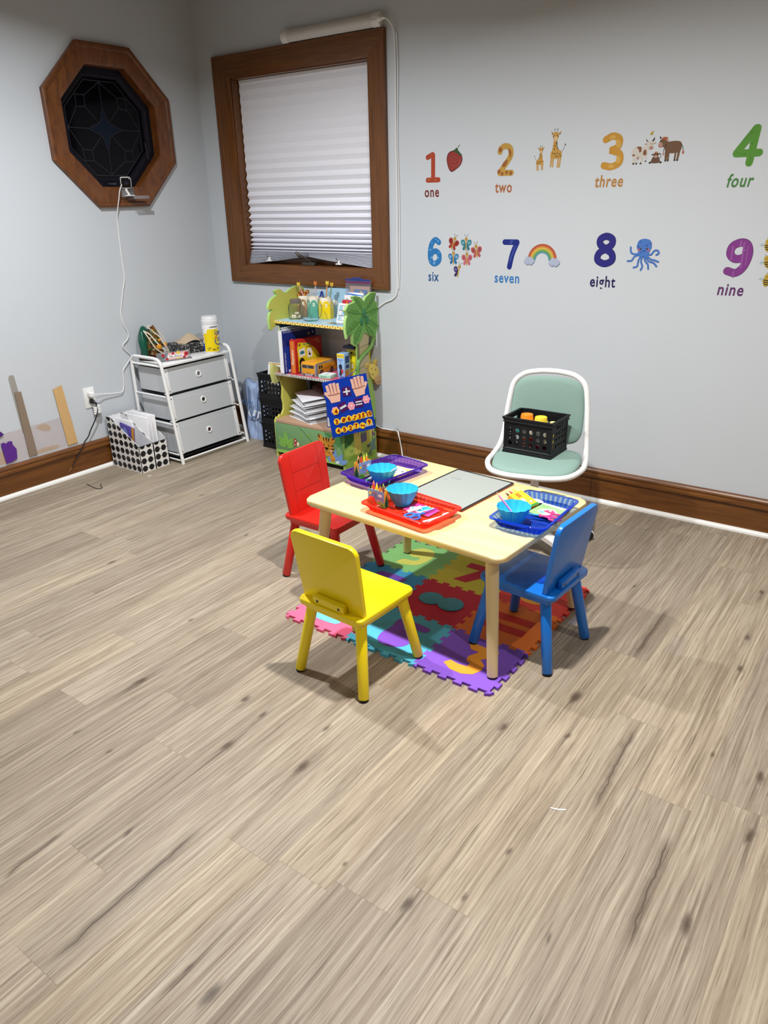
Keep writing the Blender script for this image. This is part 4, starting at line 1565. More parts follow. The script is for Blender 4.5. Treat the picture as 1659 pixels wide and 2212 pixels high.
# tissue box
TB = thing('tissue_box', 'black patterned tissue box with a tan tissue on the cart', 'tissue box', (0.115, -0.425, TOPC), 78)
g = NT('black_white_print')
v = g.obj()
n = g.noise(v, 95.0, 1, 0.4, 1.6)
g.put(g.b.inputs['Base Color'], g.ramp(n, [(0.0, rgb('#141416')), (0.60, rgb('#141416')), (0.63, rgb('#cfccc6')), (1.0, rgb('#d8d5cf'))]))
g.b.inputs['Roughness'].default_value = 0.6
b = MB()
b.box(g.m, (0, 0, 0.034), (0.225, 0.115, 0.068), 0.002)
b.build('box', TB)
TIS = mat('tan_tissue', '#b9a78f', 0.9, spec=0.1)
b = MB()
t = bmesh.new()
gr = []
for i in range(9):
    u = i / 8 * 2 - 1
    row = []
    for j in range(9):
        w = j / 8 * 2 - 1
        rr = max(abs(u), abs(w))
        z = 0.066 + 0.042 * (1 - rr) + 0.012 * sin(3 * u + 1) * (rr) + 0.004 * cos(5 * w)
        row.append(t.verts.new((0.082 * u + 0.008 * w, 0.058 * w * (1 - 0.15 * abs(u)), z + 0.010)))
    gr.append(row)
for i in range(8):
    for j in range(8):
        t.faces.new((gr[i][j], gr[i + 1][j], gr[i + 1][j + 1], gr[i][j + 1]))
b.merge(t, TIS, TR(0.01, 0, 0.004, rx=8))
b.build('tissue', TB, angle=25)

# acrylic name block
NB = thing('name_block', 'clear acrylic name block with apples and lettering on the cart', 'desk nameplate', (0.235, -0.640, TOPC), 72)
b = MB()
b.box(ACR, (0, 0, 0.026), (0.215, 0.012, 0.052), 0.002)
b.box(ACR, (0, -0.012, 0.004), (0.215, 0.04, 0.006), 0.001)
b.build('acrylic_block', NB)
b = MB()
Mn = at((-0.1075, -0.0064, 0), (1, 0, 0), (0, 0, 1))
RED = '#b3202c'
b.art(Mn, [('#e9b8b4', [rect(0.075, 0.006, 0.20, 0.046)]), ('#e6c84a', [rect(0.13, 0.034, 0.15, 0.050), rect(0.125, 0.004, 0.15, 0.012)]),
           (RED, [circ(0.042, 0.036, 0.009), circ(0.065, 0.010, 0.009), circ(0.19, 0.030, 0.013), circ(0.175, 0.012, 0.009), circ(0.105, 0.04, 0.008)]),
           ('#3d3a3c', stroke([(0.03, 0.02), (0.05, 0.02)], 0.002, smooth=False) + stroke([(0.055, 0.04), (0.075, 0.044)], 0.002, smooth=False) + stroke([(0.03, 0.010), (0.05, 0.008)], 0.002, smooth=False)),
           ('#f1efee', [rect(0.070, 0.015, 0.172, 0.033)]),
           ('#26242a', text('Ms. Shauna', 0.078, 0.0195, h=0.010, w=0.085, shear=0.35))])
b.build('printed_face', NB)

# canister of wipes
CN = thing('wipes_canister', 'white and yellow canister of disinfecting wipes on the cart', 'canister', (0.262, -0.345, TOPC), 0)
CN.scale = (1, 1, 1.08)
b = MB()
CR = 0.053
b.lathe(WHITE, [(0, 0), (CR - 0.003, 0), (CR, 0.004), (CR, 0.165), (CR - 0.003, 0.172), (0, 0.172)], 48)
b.build('can', CN)
b = MB()
b.lathe(mat('milky_lid', '#e4e6e8', 0.3), [(CR - 0.002, 0.168), (CR + 0.001, 0.170), (CR + 0.001, 0.188), (CR - 0.002, 0.191), (CR - 0.004, 0.208), (CR - 0.007, 0.212), (0, 0.212)], 48)
b.build('lid', CN)


def wrap(b, m, polys, R, z0, a0, dr):
    """bend flat polygons (x = arc length, y = height) round a can of radius R; a0 = facing direction in degrees"""
    for p in polys:
        # split long spans so they follow the curve
        q = []
        for (xa, ya), (xb, yb) in zip(p, p[1:] + p[:1]):
            k = max(1, int(abs(xb - xa) / 0.006))
            q += [(xa + (xb - xa) * i / k, ya + (yb - ya) * i / k) for i in range(k)]
        t = bmesh.new()
        f = t.faces.new([t.verts.new((x, y, 0)) for x, y in q])
        bmesh.ops.triangulate(t, faces=[f])
        for v in t.verts:
            a = radians(a0) + v.co.x / R
            v.co = ((R + dr) * cos(a), (R + dr) * sin(a), z0 + v.co.y)
        b.merge(t, m)


def vstrips(x0, x1, y0, y1, n=12):
    return [rect(x0 + (x1 - x0) * i / n, y0, x0 + (x1 - x0) * (i + 1) / n, y1) for i in range(n)]


b = MB()
def wrapS(b, m, polys, R, z0, a0, dr):
    wrap(b, m, [[(x * 1.28, y) for x, y in p] for p in polys], R, z0, a0, dr)


A0 = -55
wrapS(b, flatc('#f3d71c', 0.35), vstrips(-0.030, 0.050, 0.012, 0.118, 14) + [[(-0.012, 0.118), (0.050, 0.118), (0.050, 0.142), (-0.006, 0.142)]], CR, 0, A0, 0.0004)
wrapS(b, flatc('#1d3fae', 0.35), vstrips(-0.050, -0.031, 0.014, 0.058, 4), CR, 0, A0, 0.0005)
wrapS(b, flatc('#f2f4f6', 0.35), [circ(0.050, 0.084, 0.026, 0.036)], CR, 0, A0, 0.0006)
wrapS(b, flatc('#c9303a', 0.35), stroke([(0.028, 0.085), (0.040, 0.105), (0.060, 0.112)], 0.004), CR, 0, A0, 0.0008)
wrapS(b, flatc('#2b4ea2', 0.35), text('Lysol', 0.028, 0.112, h=0.024, w=0.050, bold=0.02, shear=0.2) + stroke([(0.028, 0.080), (0.032, 0.058), (0.05, 0.050), (0.068, 0.056)], 0.005) + [rect(0.036, 0.074, 0.066, 0.078), rect(0.036, 0.086, 0.064, 0.090)], CR, 0, A0, 0.0009)
wrapS(b, flatc('#20242c', 0.35), stroke([(-0.004 + 0.009 * cos(radians(a)), 0.030 + 0.009 * sin(radians(a))) for a in range(0, 361, 30)], 0.0016, 1, False) + stroke([(-0.010, 0.024), (0.002, 0.036)], 0.003, smooth=False) + [rect(0.012, 0.020, 0.030, 0.024), rect(0.012, 0.027, 0.022, 0.030), rect(0.036, 0.026, 0.044, 0.032)], CR, 0, A0, 0.0007)
wrapS(b, flatc('#3b4252', 0.35), [rect(0.004, 0.150, 0.05, 0.153), rect(0.010, 0.155, 0.05, 0.158), rect(-0.046, 0.10, -0.038, 0.108), rect(-0.047, 0.12, -0.037, 0.126), rect(-0.048, 0.135, -0.036, 0.139)], CR, 0, A0, 0.0004)
wrapS(b, flatc('#c9303a', 0.35), [rect(-0.047, 0.080, -0.036, 0.094)], CR, 0, A0, 0.0004)
b.build('label', CN)

# ================================================================== dotted magazine files by the cart
DOT = NT('black_dot_print')
DOT.b.inputs['Roughness'].default_value = 0.5
_v = DOT.obj()
_x, _y, _z = DOT.xyz(_v)
PT = 0.0470
# dots in a brick pattern; sides use (x,z), ends use (y,z): pick by normal
_nrm = DOT.t.nodes.new('ShaderNodeTexCoord').outputs['Normal']
_nx, _ny, _nz = DOT.xyz(_nrm)
_u = DOT.mix(DOT.math('GREATER_THAN', DOT.math('ABSOLUTE', _nx), 0.5), DOT.vec(_x, _x, _x), DOT.vec(DOT.math('ADD', _y, 0.0), 0, 0))
_uu = DOT.xyz(_u)[0]
_r = DOT.math('FLOOR', DOT.math('DIVIDE', _z, PT))
_du = DOT.math('SUBTRACT', DOT.math('FRACT', DOT.math('DIVIDE', _uu, PT)), 0.5)
_dz = DOT.math('SUBTRACT', DOT.math('FRACT', DOT.math('DIVIDE', _z, PT)), 0.5)
_d = DOT.math('SQRT', DOT.math('ADD', DOT.math('MULTIPLY', _du, _du), DOT.math('MULTIPLY', _dz, _dz)))
_dot = DOT.smooth(_d, 0.40, 0.385)
_line = DOT.smooth(DOT.math('ABSOLUTE', _dz), 0.035, 0.02)
_k = DOT.math('MAXIMUM', _dot, _line)
DOT.put(DOT.b.inputs['Base Color'], DOT.mix(_k, rgb('#e2e0de'), rgb('#0f0f13')))
CARDIN = mat('white_cardboard', '#e6e6e8', 0.6)


def mag_file(label, loc, w):
    t = thing('magazine_file', label, 'magazine file', loc, 0, 'dotted magazine files')
    D, H1, H0 = 0.285, 0.312, 0.165
    prof = [(0, 0), (D, 0), (D, H0), (0.050, H1), (0, H1)]
    b = MB()
    th = 0.003
    for y0 in (0, w - th):
        b.prism(DOT.m, prof, th, Matrix(((1, 0, 0, 0), (0, 0, -1, y0 + th), (0, 1, 0, 0), (0, 0, 0, 1))))
    b.box(DOT.m, (D - th / 2, w / 2, H0 / 2), (th, w, H0))
    b.box(DOT.m, (th / 2, w / 2, H1 / 2), (th, w, H1))
    b.box(CARDIN, (D / 2, w / 2, 0.003), (D - 0.004, w - 0.006, 0.004))
    b.build('file_shell', t, angle=20)
    b = MB()
    for y0 in (th, w - th - 0.0006):
        b.prism(CARDIN, [(th, 0.006), (D - th, 0.006), (D - th, H0 - 0.001), (0.049, H1 - 0.001), (th, H1 - 0.001)], 0.0006, Matrix(((1, 0, 0, 0), (0, 0, -1, y0 + 0.0006), (0, 1, 0, 0), (0, 0, 0, 1))))
    b.box(CARDIN, (th + 0.0004, w / 2, H1 / 2), (0.0008, w - 2 * th, H1 - 0.002))
    b.box(CARDIN, (D - th - 0.0004, w / 2, H0 / 2), (0.0008, w - 2 * th, H0 - 0.002))
    b.build('white_lining', t)
    return t


mag_file('dotted magazine file holding a purple booklet, nearest the outlet', (0.040, -1.048, 0), 0.102)
mag_file('dotted magazine file packed with white paper against the cart', (0.040, -0.944, 0), 0.102)
t = thing('booklet', 'purple booklet with a gold edge in the dotted file', 'booklet', (0.095, -1.010, 0.072), 0, rot=(0, 9, 0))
b = MB()
b.box(mat('purple_cover', '#5b4a9c', 0.4), (0.06, 0, 0.105), (0.135, 0.006, 0.21), 0.001)
Mb = at((-0.0075, -0.0032, 0), (1, 0, 0), (0, 0, 1))
b.art(Mb, [('#d9992b', [rect(0.112, 0.0, 0.135, 0.21)]), ('#8d9bd6', [blob([(0.02, 0.16), (0.05, 0.19), (0.08, 0.15), (0.05, 0.13)])]), ('#2f63c0', [[(0.0, 0.03), (0.112, 0.0), (0.112, 0.06), (0.05, 0.07)]]),
           ('#e3c55a', text('Night', 0.03, 0.12, h=0.02, w=0.07))])
b.build('cover', t)
for k, (yy, x0, hh, tilt, hx, lab) in enumerate(((-0.985, 0.048, 0.285, -3, '#ececee', 'white folder behind the purple booklet in the dotted file'),
                                                (-0.918, 0.052, 0.300, -2, '#eeeef0', 'front white paper sheaf in the dotted file by the cart'),
                                                (-0.890, 0.050, 0.305, 0, '#e9eaee', 'middle white paper sheaf in the dotted file by the cart'),
                                                (-0.862, 0.048, 0.300, 1, '#f0f0f0', 'rear white paper sheaf in the dotted file by the cart'))):
    b = MB()
    wd_ = 0.16 if k == 0 else 0.215
    b.box(mat('paper_' + hx[1:], hx, 0.7), (wd_ / 2, 0, hh / 2), (wd_, 0.010, hh), 0.001)
    b.build('paper_sheaf', None, (x0, yy, 0.0065 + abs(sin(radians(tilt))) * wd_ * (1 if tilt > 0 else 0.0)), (0, 0, 0), label=lab, category='papers')

# ================================================================== carrier bags in the corner
BG = thing('carrier_bag', 'pale blue carrier bag with white lettering in the corner', 'bag', (0.418, -0.130, 0), 14)
BAGM = mat('pale_blue_film', '#a9bfe6', 0.3, spec=0.5)
b = MB()
t = bmesh.new()
NXb, NZb = 22, 26
gr = []
for side in (1, -1):
    g2 = []
    for i in range(NZb + 1):
        f = i / NZb
        row = []
        for j in range(NXb + 1):
            u = j / NXb * 2 - 1
            wdt = 0.105 * (1 - 0.15 * f) * (1 + 0.05 * sin(9 * f))
            dpt = 0.045 * (1 - 0.55 * f) * (1 - u * u) ** 0.5
            cr_ = 0.006 * sin(u * 9 + f * 7) + 0.005 * sin(u * 17 - f * 13) + 0.004 * cos(f * 23 + u * 4)
            row.append(t.verts.new((u * wdt + 0.01 * f * f, -side * (dpt + cr_ * (1 - abs(u)) ) , 0.39 * f + (0.012 * sin(5 * u) * f))))
        g2.append(row)
    gr.append(g2)
    for i in range(NZb):
        for j in range(NXb):
            q = (g2[i][j], g2[i][j + 1], g2[i + 1][j + 1], g2[i + 1][j])
            t.faces.new(q if side == 1 else q[::-1])
bmesh.ops.remove_doubles(t, verts=t.verts[:], dist=0.0008)
b.merge(t, BAGM)
b.build('bag_body', BG, angle=50)
b = MB()
b.art(at((-0.090, -0.0640, 0.245), (1, 0.02, 0), (0, 0.10, 1)), [('#3c5f95', text('Take', 0.0, 0, h=0.030, w=0.085, shear=0.3))])
b.build('script_lettering', BG)
b = MB()
b.art(at((-0.050, -0.0650, 0.175), (1, 0.02, 0), (0, 0.05, 1)), [('#eef2fa', xf(text('UT', 0, 0, h=0.045, w=0.10, bold=0.03), 0, 0, 1, -14))])
b.build('bold_lettering', BG)
b = MB()
b.tube(mat('blue_cord_handle', '#48668f', 0.5), bez([(-0.045, -0.040, 0.36), (-0.035, -0.060, 0.28), (-0.030, -0.066, 0.19), (0.0, -0.066, 0.160), (0.022, -0.062, 0.20), (0.030, -0.05, 0.30), (0.045, -0.034, 0.37)], 6), 0.004, 8)
b.build('handle', BG)
t = thing('bin_bag', 'dark translucent grey bag bulging behind the drawer cart', 'bag', (0.268, -0.062, 0), 0)
b = MB()
b.lathe(mat('grey_bag_film', '#6f7684', 0.35), [(0, 0), (0.045, 0.01), (0.052, 0.12), (0.050, 0.26), (0.042, 0.34), (0.02, 0.375), (0, 0.385)], 28, mod=lambda a, r, z: r * (1 + 0.06 * sin(5 * a + z * 20) + 0.04 * sin(11 * a)))
b.build('bag', t, angle=60)
# ================================================================== jungle bookshelf
SHF = thing('jungle_bookshelf', 'painted jungle bookshelf with palm crowns, giraffe and tiger, in front of the wall', 'bookshelf', (1.06, -0.19, 0))
SO = Vector((1.06, -0.19, 0))
OLIVE = mat('olive_paint', '#c9c75c', 0.5)
LIME = mat('lime_edge_paint', '#a9d27c', 0.5)
SKY = mat('sky_blue_paint', '#a8cde6', 0.45)
PINK = mat('rose_red_paint', '#c4566a', 0.45)
TANW = mat('tan_wood_edge', '#b8957c', 0.5)
LEAF = mat('leaf_green_paint', '#6aa34c', 0.5)


def sbuild(b, name, parent=None, **kw):
    """part authored in room coordinates"""
    o = b.build(name, parent or SHF, **kw)
    if parent is None:
        o.location = -SO
    return o


XL, XR = 0.778, 1.321
MY_ = lambda x: at((x, 0, 0), (0, 1, 0), (0, 0, 1))
side = [(-.360, .0), (-.360, .232), (-.345, .252), (-.33, .246), (-.318, .262), (-.300, .255), (-.278, .285), (-.276, .32), (-.284, .36), (-.274, .42), (-.285, .465),
        (-.262, .50), (-.235, .545), (-.205, .60), (-.198, .78), (-.09, .78), (-.10, .66), (-.086, .56), (-.06, .44), (-.045, .37), (-.042, .0)]
crownp = [(-.301, .873), (-.308, .828), (-.296, .771), (-.262, .800), (-.242, .791), (-.245, .735), (-.219, .719), (-.180, .735), (-.162, .746), (-.140, .785), (-.120, .785), (-.089, .763), (-.050, .745), (-.021, .724), (-.012, .790), (.0, .780), (.004, .842),
          (.020, .897), (.006, .937), (-.050, .966), (-.010, .985), (-.013, .998), (-.060, 1.0), (-.110, .979), (-.127, .958), (-.164, .988), (-.205, .998), (-.233, .995), (-.212, .963), (-.273, .956), (-.301, .928), (-.284, .898)]
crownp = [(min(y - .012, -.012), z) for y, z in crownp]
lcrown = [(-.030, 1.002), (-.085, 1.014), (-.139, 1.002), (-.193, .982), (-.234, 1.010), (-.282, 1.003), (-.263, .977), (-.304, .964), (-.336, .936), (-.346, .904), (-.305, .901), (-.332, .886),
          (-.346, .851), (-.344, .806), (-.336, .780), (-.294, .800), (-.25, .80), (-.20, .74), (-.12, .76), (-.06, .74), (-.015, .80), (-.012, .90), (-.012, .96)]
b = MB()
b.prism(OLIVE, side, 0.014, MY_(XL))
lp = sbuild(b, 'side_panel')
b = MB()
b.prism(LIME, blob(lcrown, 3), 0.018, MY_(XL - 0.006), bev=0.002)
b.art(MY_(XL + 0.012), [(OLIVE, [[(y * 0.985 - .003, (z - .88) * 0.985 + .88) for y, z in blob(lcrown, 3)]])])
sbuild(b, 'palm_crown')
b = MB()   # star-shaped hand peeping out at the left front edge
b.prism(mat('pale_olive_paint', '#c3c77a', 0.5), [(-.344, .585), (-.356, .522), (-.344, .492), (-.343, .464), (-.322, .455), (-.285, .470), (-.27, .50), (-.28, .55), (-.312, .566)], 0.020, MY_(XL - 0.012), bev=0.003)
sbuild(b, 'side_cutout')
b = MB()
TRUNK = mat('khaki_trunk_paint', '#b3a67c', 0.5)
b.prism(mat('meadow_green_paint', '#8db04e', 0.5), side, 0.014, MY_(XR))
Mo = MY_(XR + 0.014)
HILL = '#7c9d3c'
DG = '#2f5f2c'
low = [('#8fb24e', [[(-.358, .0), (-.044, .0), (-.044, .20), (-.358, .20)]]),
       (DG, [[(-.358, .135), (-.300, .150), (-.262, .172), (-.258, .235), (-.358, .235)], [(-.08, .175), (-.044, .17), (-.044, .25), (-.075, .24)]]),
       ('#a9c35c', [[(-.358, .118), (-.300, .140), (-.25, .165), (-.17, .150), (-.08, .165), (-.044, .155), (-.044, .06), (-.15, .05), (-.358, .09)]]),
       (HILL, [blob([(-.33, .055), (-.27, .080), (-.20, .055), (-.27, .045)]), blob([(-.20, .03), (-.13, .052), (-.06, .035), (-.13, .018)])]),
       ('#6d6583', [[(-.205, .130), (-.212, .19), (-.198, .178), (-.190, .200), (-.178, .182), (-.165, .205), (-.155, .180), (-.146, .195), (-.140, .135)], [(-.10, .150), (-.104, .185), (-.09, .178), (-.08, .195), (-.06, .175), (-.055, .145)]]),
       ('#d7c563', [[(-.270, .225), (-.262, .075), (-.236, .072), (-.234, .135), (-.222, .075), (-.196, .080), (-.205, .225)], [(-.145, .24), (-.140, .10), (-.118, .102), (-.118, .24)],
                    [(-.118, .35), (-.10, .36), (-.082, .33), (-.070, .20), (-.060, .19), (-.070, .16), (-.085, .20), (-.092, .13), (-.108, .16), (-.118, .24)]]),
       ('#c79a44', [circ(-.255, .205, .008, .010), circ(-.225, .20, .009, .011), circ(-.132, .20, .008, .011), circ(-.106, .31, .009, .013), circ(-.09, .24, .008, .011), circ(-.128, .30, .008, .012)]),
       ('#4a4630', [[(-.226, .060), (-.200, .075), (-.194, .055), (-.222, .046)], [(-.140, .105), (-.138, .085), (-.115, .088), (-.122, .108)]]),
       ('#6c8a86', [[(-.085, .155), (-.092, .115), (-.140, .105), (-.100, .082), (-.135, .028), (-.080, .060), (-.048, .055), (-.060, .09), (-.045, .15), (-.07, .12)]]),
       ('#3a3f34', stroke([(-.09, .165), (-.086, .175)], .004) + stroke([(-.30, .10), (-.305, .118)], .003) + stroke([(-.29, .098), (-.283, .116)], .003) + stroke([(-.16, .06), (-.15, .075)], .003))]
b.art(Mo, low)
b.art(Mo, [(TRUNK, [[(-.196, .52), (-.204, .60), (-.197, .78), (-.091, .78), (-.101, .66), (-.088, .56), (-.10, .50)]]),
           (mat('trunk_line', '#7d7353', 0.6), stroke([(-.20, .70), (-.096, .712)], .004) + stroke([(-.20, .64), (-.10, .655)], .004) + stroke([(-.20, .58), (-.092, .60)], .004) + [[(-.205, .56), (-.199, .78), (-.183, .78), (-.187, .56)]])])
rp = sbuild(b, 'side_panel')
b = MB()
b.prism(LIME, crownp, 0.016, MY_(XR + 0.008), bev=0.0015)
Mc = MY_(XR + 0.024)
cc = (-.150, .862)
b.art(Mc, [(LEAF, [[(cc[0] + (y - cc[0]) * .965, cc[1] + (z - cc[1]) * .972) for y, z in crownp]])])
leaves = [((-.148, .90), (-.225, .985), .045), ((-.140, .90), (-.03, .985), .050), ((-.165, .89), (-.285, .915), .055), ((-.125, .89), (-.005, .905), .055),
          ((-.170, .86), (-.305, .80), .058), ((-.12, .86), (-.012, .80), .052), ((-.165, .83), (-.235, .735), .050), ((-.13, .83), (-.045, .745), .046)]
LG, VN, MG = '#72ab53', '#44742f', '#619746'
for (a, e, w) in leaves:
    a, e = Vector(a), Vector(e)
    d = (e - a)
    n = Vector((-d.y, d.x)).normalized()
    mid = a + d * 0.45
    sh = blob([tuple(a), tuple(mid + n * w * .5), tuple(a + d * .8 + n * w * .34), tuple(e), tuple(a + d * .8 - n * w * .34), tuple(mid - n * w * .5)], 4)
    half_ = [tuple(a), tuple(a + d * .45 - n * w * .46), tuple(a + d * .8 - n * w * .30), tuple(e)]
    b.art(Mc, [(LG, [sh]), (MG, [half_]), (VN, stroke([tuple(a), tuple(mid + n * .004), tuple(e)], .0045) + sum([stroke([tuple(a + d * f), tuple(a + d * (f + .10) + n * w * .34 * s)], .003, smooth=False) for f in (.3, .5, .68) for s in (1, -1)], []))])
sbuild(b, 'palm_crown')
b = MB()
for y, z in ((-.146, .893), (-.168, .852), (-.121, .853)):
    b.prism(mat('coconut_green', '#2f7a4c', 0.5), circ(y, z, .0155, .023, 24, 4), 0.005, MY_(XR + 0.0255), bev=.002)
sbuild(b, 'coconut')
b = MB()
vt = [(XR + .020, y - .006, z) for y, z in [(-.060, .775), (-.050, .74), (-.062, .710), (-.093, .682), (-.150, .658), (-.192, .630), (-.208, .600), (-.208, .560), (-.216, .535)]]
b.tube(mat('snake_green', '#6d9a4a', 0.5), bez(vt, 6), 0.0115, 10)
b.prism(mat('snake_head_teal', '#8fb7b6', 0.5), circ(-.232, .528, .034, .024, 24), 0.016, MY_(XR + .012), bev=.004)
b.art(MY_(XR + .028), [('#5d7f86', [circ(-.245, .526, .010, .008), circ(-.225, .526, .010, .008)])])
sbuild(b, 'snake_cutout')
b = MB()
GY = mat('giraffe_yellow', '#d9c05c', 0.5)
Mg_ = MY_(XR)
b.prism(GY, circ(-.118, .588, .019, .012, 20, 25), .022, Mg_, bev=.002)
b.prism(GY, circ(-.034, .594, .017, .011, 20, 62), .022, Mg_, bev=.002)
b.prism(GY, circ(-.062, .540, .058, .040, 28, -52), .026, Mg_, bev=.003)
b.prism(mat('muzzle_khaki', '#bd9a68', 0.5), circ(-.026, .486, .036, .029, 28, -40), .029, Mg_, bev=.003)
b.art(MY_(XR + .0225), [('#b5844e', [circ(-.119, .588, .011, .007, 16, 25), circ(-.034, .595, .010, .006, 16, 62)])])
b.art(MY_(XR + .0262), [('#2c2418', [circ(-.048, .552, .0038, .006), circ(-.078, .528, .0038, .006)]), ('#b9893f', [circ(-.085, .565, .006), circ(-.100, .535, .0045), circ(-.045, .578, .005), circ(-.066, .500, .0035)])])
b.art(MY_(XR + .0292), [('#2c2418', [circ(-.018, .500, .0026), circ(-.034, .492, .0026)] + stroke([(-.046, .482), (-.030, .470), (-.010, .478)], .0026)), ])
sbuild(b, 'giraffe_head')
# shelves
b = MB()
b.box(SKY, ((XL + XR) / 2 + .007, -.163, .828), (XR - XL - .012, .278, .014))
fr = at((XL + .014, -.3022, .821), (1, 0, 0), (0, 0, 1))
Wd = XR - XL - .014
b.art(fr, [('#efe07a', [rect(0, -.001, Wd, .0145)]), ('#b9562c', [[(x, .0135 if k % 2 else .001), (x + .012, .0135 if k % 2 else .001), (x + .006, .003 if k % 2 else .0115)] for k, x in enumerate([.006 + .019 * i for i in range(27)])])])
sbuild(b, 'top_shelf')
b = MB()
b.box(PINK, ((XL + XR) / 2 + .007, -.185, .521), (XR - XL - .012, .290, .014))
fr = at((XL + .014, -.3302, .514), (1, 0, 0), (0, 0, 1))
random.seed(3)
b.art(fr, [('#f0eee8', [rect(0, -.001, Wd, .0145)]), ('#17161a', [[(x, 0), (x + .006 + .003 * random.random(), 0), (x + .004 + .003 * random.random(), .0143), (x + .001 + .002 * random.random(), .0143)] for x in [.004 + .0128 * i for i in range(40)]])])
sbuild(b, 'middle_shelf')
b = MB()
b.box(TANW, ((XL + XR) / 2 + .007, -.200, .231), (XR - XL - .012, .320, .020), 0.002)
sbuild(b, 'bin_top')
b = MB()
b.box(mat('bin_green_paint', '#6d9766', 0.45), ((XL + XR) / 2 + .007, -.3605, .126), (XR - XL - .004, .014, .188), 0.002)
b.box(mat('toe_black', '#101012', 0.7), ((XL + XR) / 2 + .007, -.335, .016), (XR - XL - .02, .012, .032))
Mf = at((XL + .012, -.3678, .032), (1, 0, 0), (0, 0, 1))


def leaf(x, y, L, w, r):
    c, d = cos(radians(r)), sin(radians(r))
    p = [(0, 0), (w / 2, L * .4), (0, L), (-w / 2, L * .4)]
    return blob([(x + a * c - e * d, y + a * d + e * c) for a, e in p], 4)


def vein(x, y, L, r):
    return stroke([(x, y), (x - L * sin(radians(r)), y + L * cos(radians(r)))], .0018, smooth=False)


LVS = [(.085, .05, .10, .040, 0), (.085, .05, .085, .036, 48), (.085, .05, .085, .036, -48), (.085, .05, .07, .03, 80), (.085, .05, .07, .03, -80)]
SM = [(.215, .150, .030, .016, 170), (.262, .140, .032, .016, -60), (.285, .115, .03, .015, 200)]
b.art(Mf, [('#8fc05c', [[(0, 0), (Wd, 0), (Wd, .022), (.30, .030), (0, .018)]]), ('#4f8a4a', [[(.40, .185), (Wd, .185), (Wd, .10)]]), ('#7eb44f', [leaf(*l) for l in LVS + SM]), ('#3c6b2f', sum([vein(l[0], l[1], l[2] * .9, l[4]) for l in LVS + SM], []) + stroke([(.20, .186), (.235, .165), (.27, .135), (.30, .11)], .003))])
# tiger
TX, TY = .415, .100
ORG, BLK = '#c98a2c', '#17130f'
b.art(Mf, [('#6f92c6', [leaf(TX - .075, .018, .065, .034, 30), leaf(TX - .04, .012, .06, .03, 10), leaf(TX + .055, .012, .085, .036, -8), leaf(TX + .075, .012, .08, .034, -38), leaf(TX + .095, .010, .07, .03, -66), leaf(TX + .02, .008, .04, .03, 0)]),
           ('#3f5f93', vein(TX + .055, .014, .07, -8) + vein(TX + .075, .014, .065, -38) + vein(TX - .04, .014, .05, 10)),
           (ORG, [circ(TX - .048, TY + .052, .020), circ(TX + .048, TY + .050, .020), circ(TX, TY, .056, .058), leaf(TX + .05, .010, .055, .04, 15)]),
           (BLK, sum([stroke([(TX + sx * .058 + .006 * cos(radians(a)), TY + .056 + .016 * sin(radians(a))), (TX + sx * .048, TY + .050)], .004, smooth=False) for sx in (-1, 1) for a in (20, 70, 120, 170)], [])
            + [[(TX - .006, TY + .058), (TX + .006, TY + .058), (TX, TY + .020)], [(TX - .026, TY + .052), (TX - .016, TY + .056), (TX - .014, TY + .025)], [(TX + .026, TY + .052), (TX + .016, TY + .056), (TX + .014, TY + .025)]]
            + [[(TX + s * .056, TY + y), (TX + s * .053, TY + y - .010), (TX + s * .028, TY + y - .006)] for s in (-1, 1) for y in (.018, -.002, -.022)]),
           ('#e9b3ad', [circ(TX - .035, TY - .022, .009), circ(TX + .035, TY - .022, .009)]),
           (BLK, [circ(TX - .016, TY + .012, .0045), circ(TX + .016, TY + .010, .0045), blob([(TX - .016, TY - .006), (TX, TY - .002), (TX + .016, TY - .006), (TX, TY - .020)], 4)] + stroke([(TX, TY - .02), (TX - .012, TY - .036), (TX - .024, TY - .028)], .0022) + stroke([(TX, TY - .02), (TX + .012, TY - .036), (TX + .024, TY - .028)], .0022)
            + sum([stroke([(TX + .036 + .009 * i, .020), (TX + .037 + .009 * i, .030)], .002, smooth=False) for i in range(3)], []))])
# butterfly and flower
b.art(Mf, [('#a33a34', [circ(.165, .095, .012, .017, 20, 25), circ(.160, .070, .010, .013, 20, -20)]), ('#f0dfd2', [circ(.165, .097, .005), circ(.160, .070, .004), circ(.186, .078, .010, .014)]), ('#e9c651', [circ(.190, .074, .006)]),
           ('#eceff4', [circ(.500, .018, .009), circ(.490, .014, .006)]), ('#7a88b8', [circ(.500, .018, .0035)])])
sbuild(b, 'bin_front')
b = MB()
cl = [(XL + .02, .80), (XL + .02, .93), (.845, .945), (.872, .972), (.91, .978), (.945, .985), (.985, 1.004), (1.03, 1.006), (1.075, 1.016), (1.12, 1.010), (1.16, 1.002), (1.21, .985), (1.27, .96), (XR - .004, .93), (XR - .004, .80)]
b.prism(SKY, cl, 0.010, at((0, -.004, 0), (1, 0, 0), (0, 0, 1)))
b.art(at((0, -.014, 0), (1, 0, 0), (0, 0, 1)), [('#e6eef4', [circ(1.03, .92, .022, .016), circ(.93, .93, .03, .014)])])
sbuild(b, 'back_board')

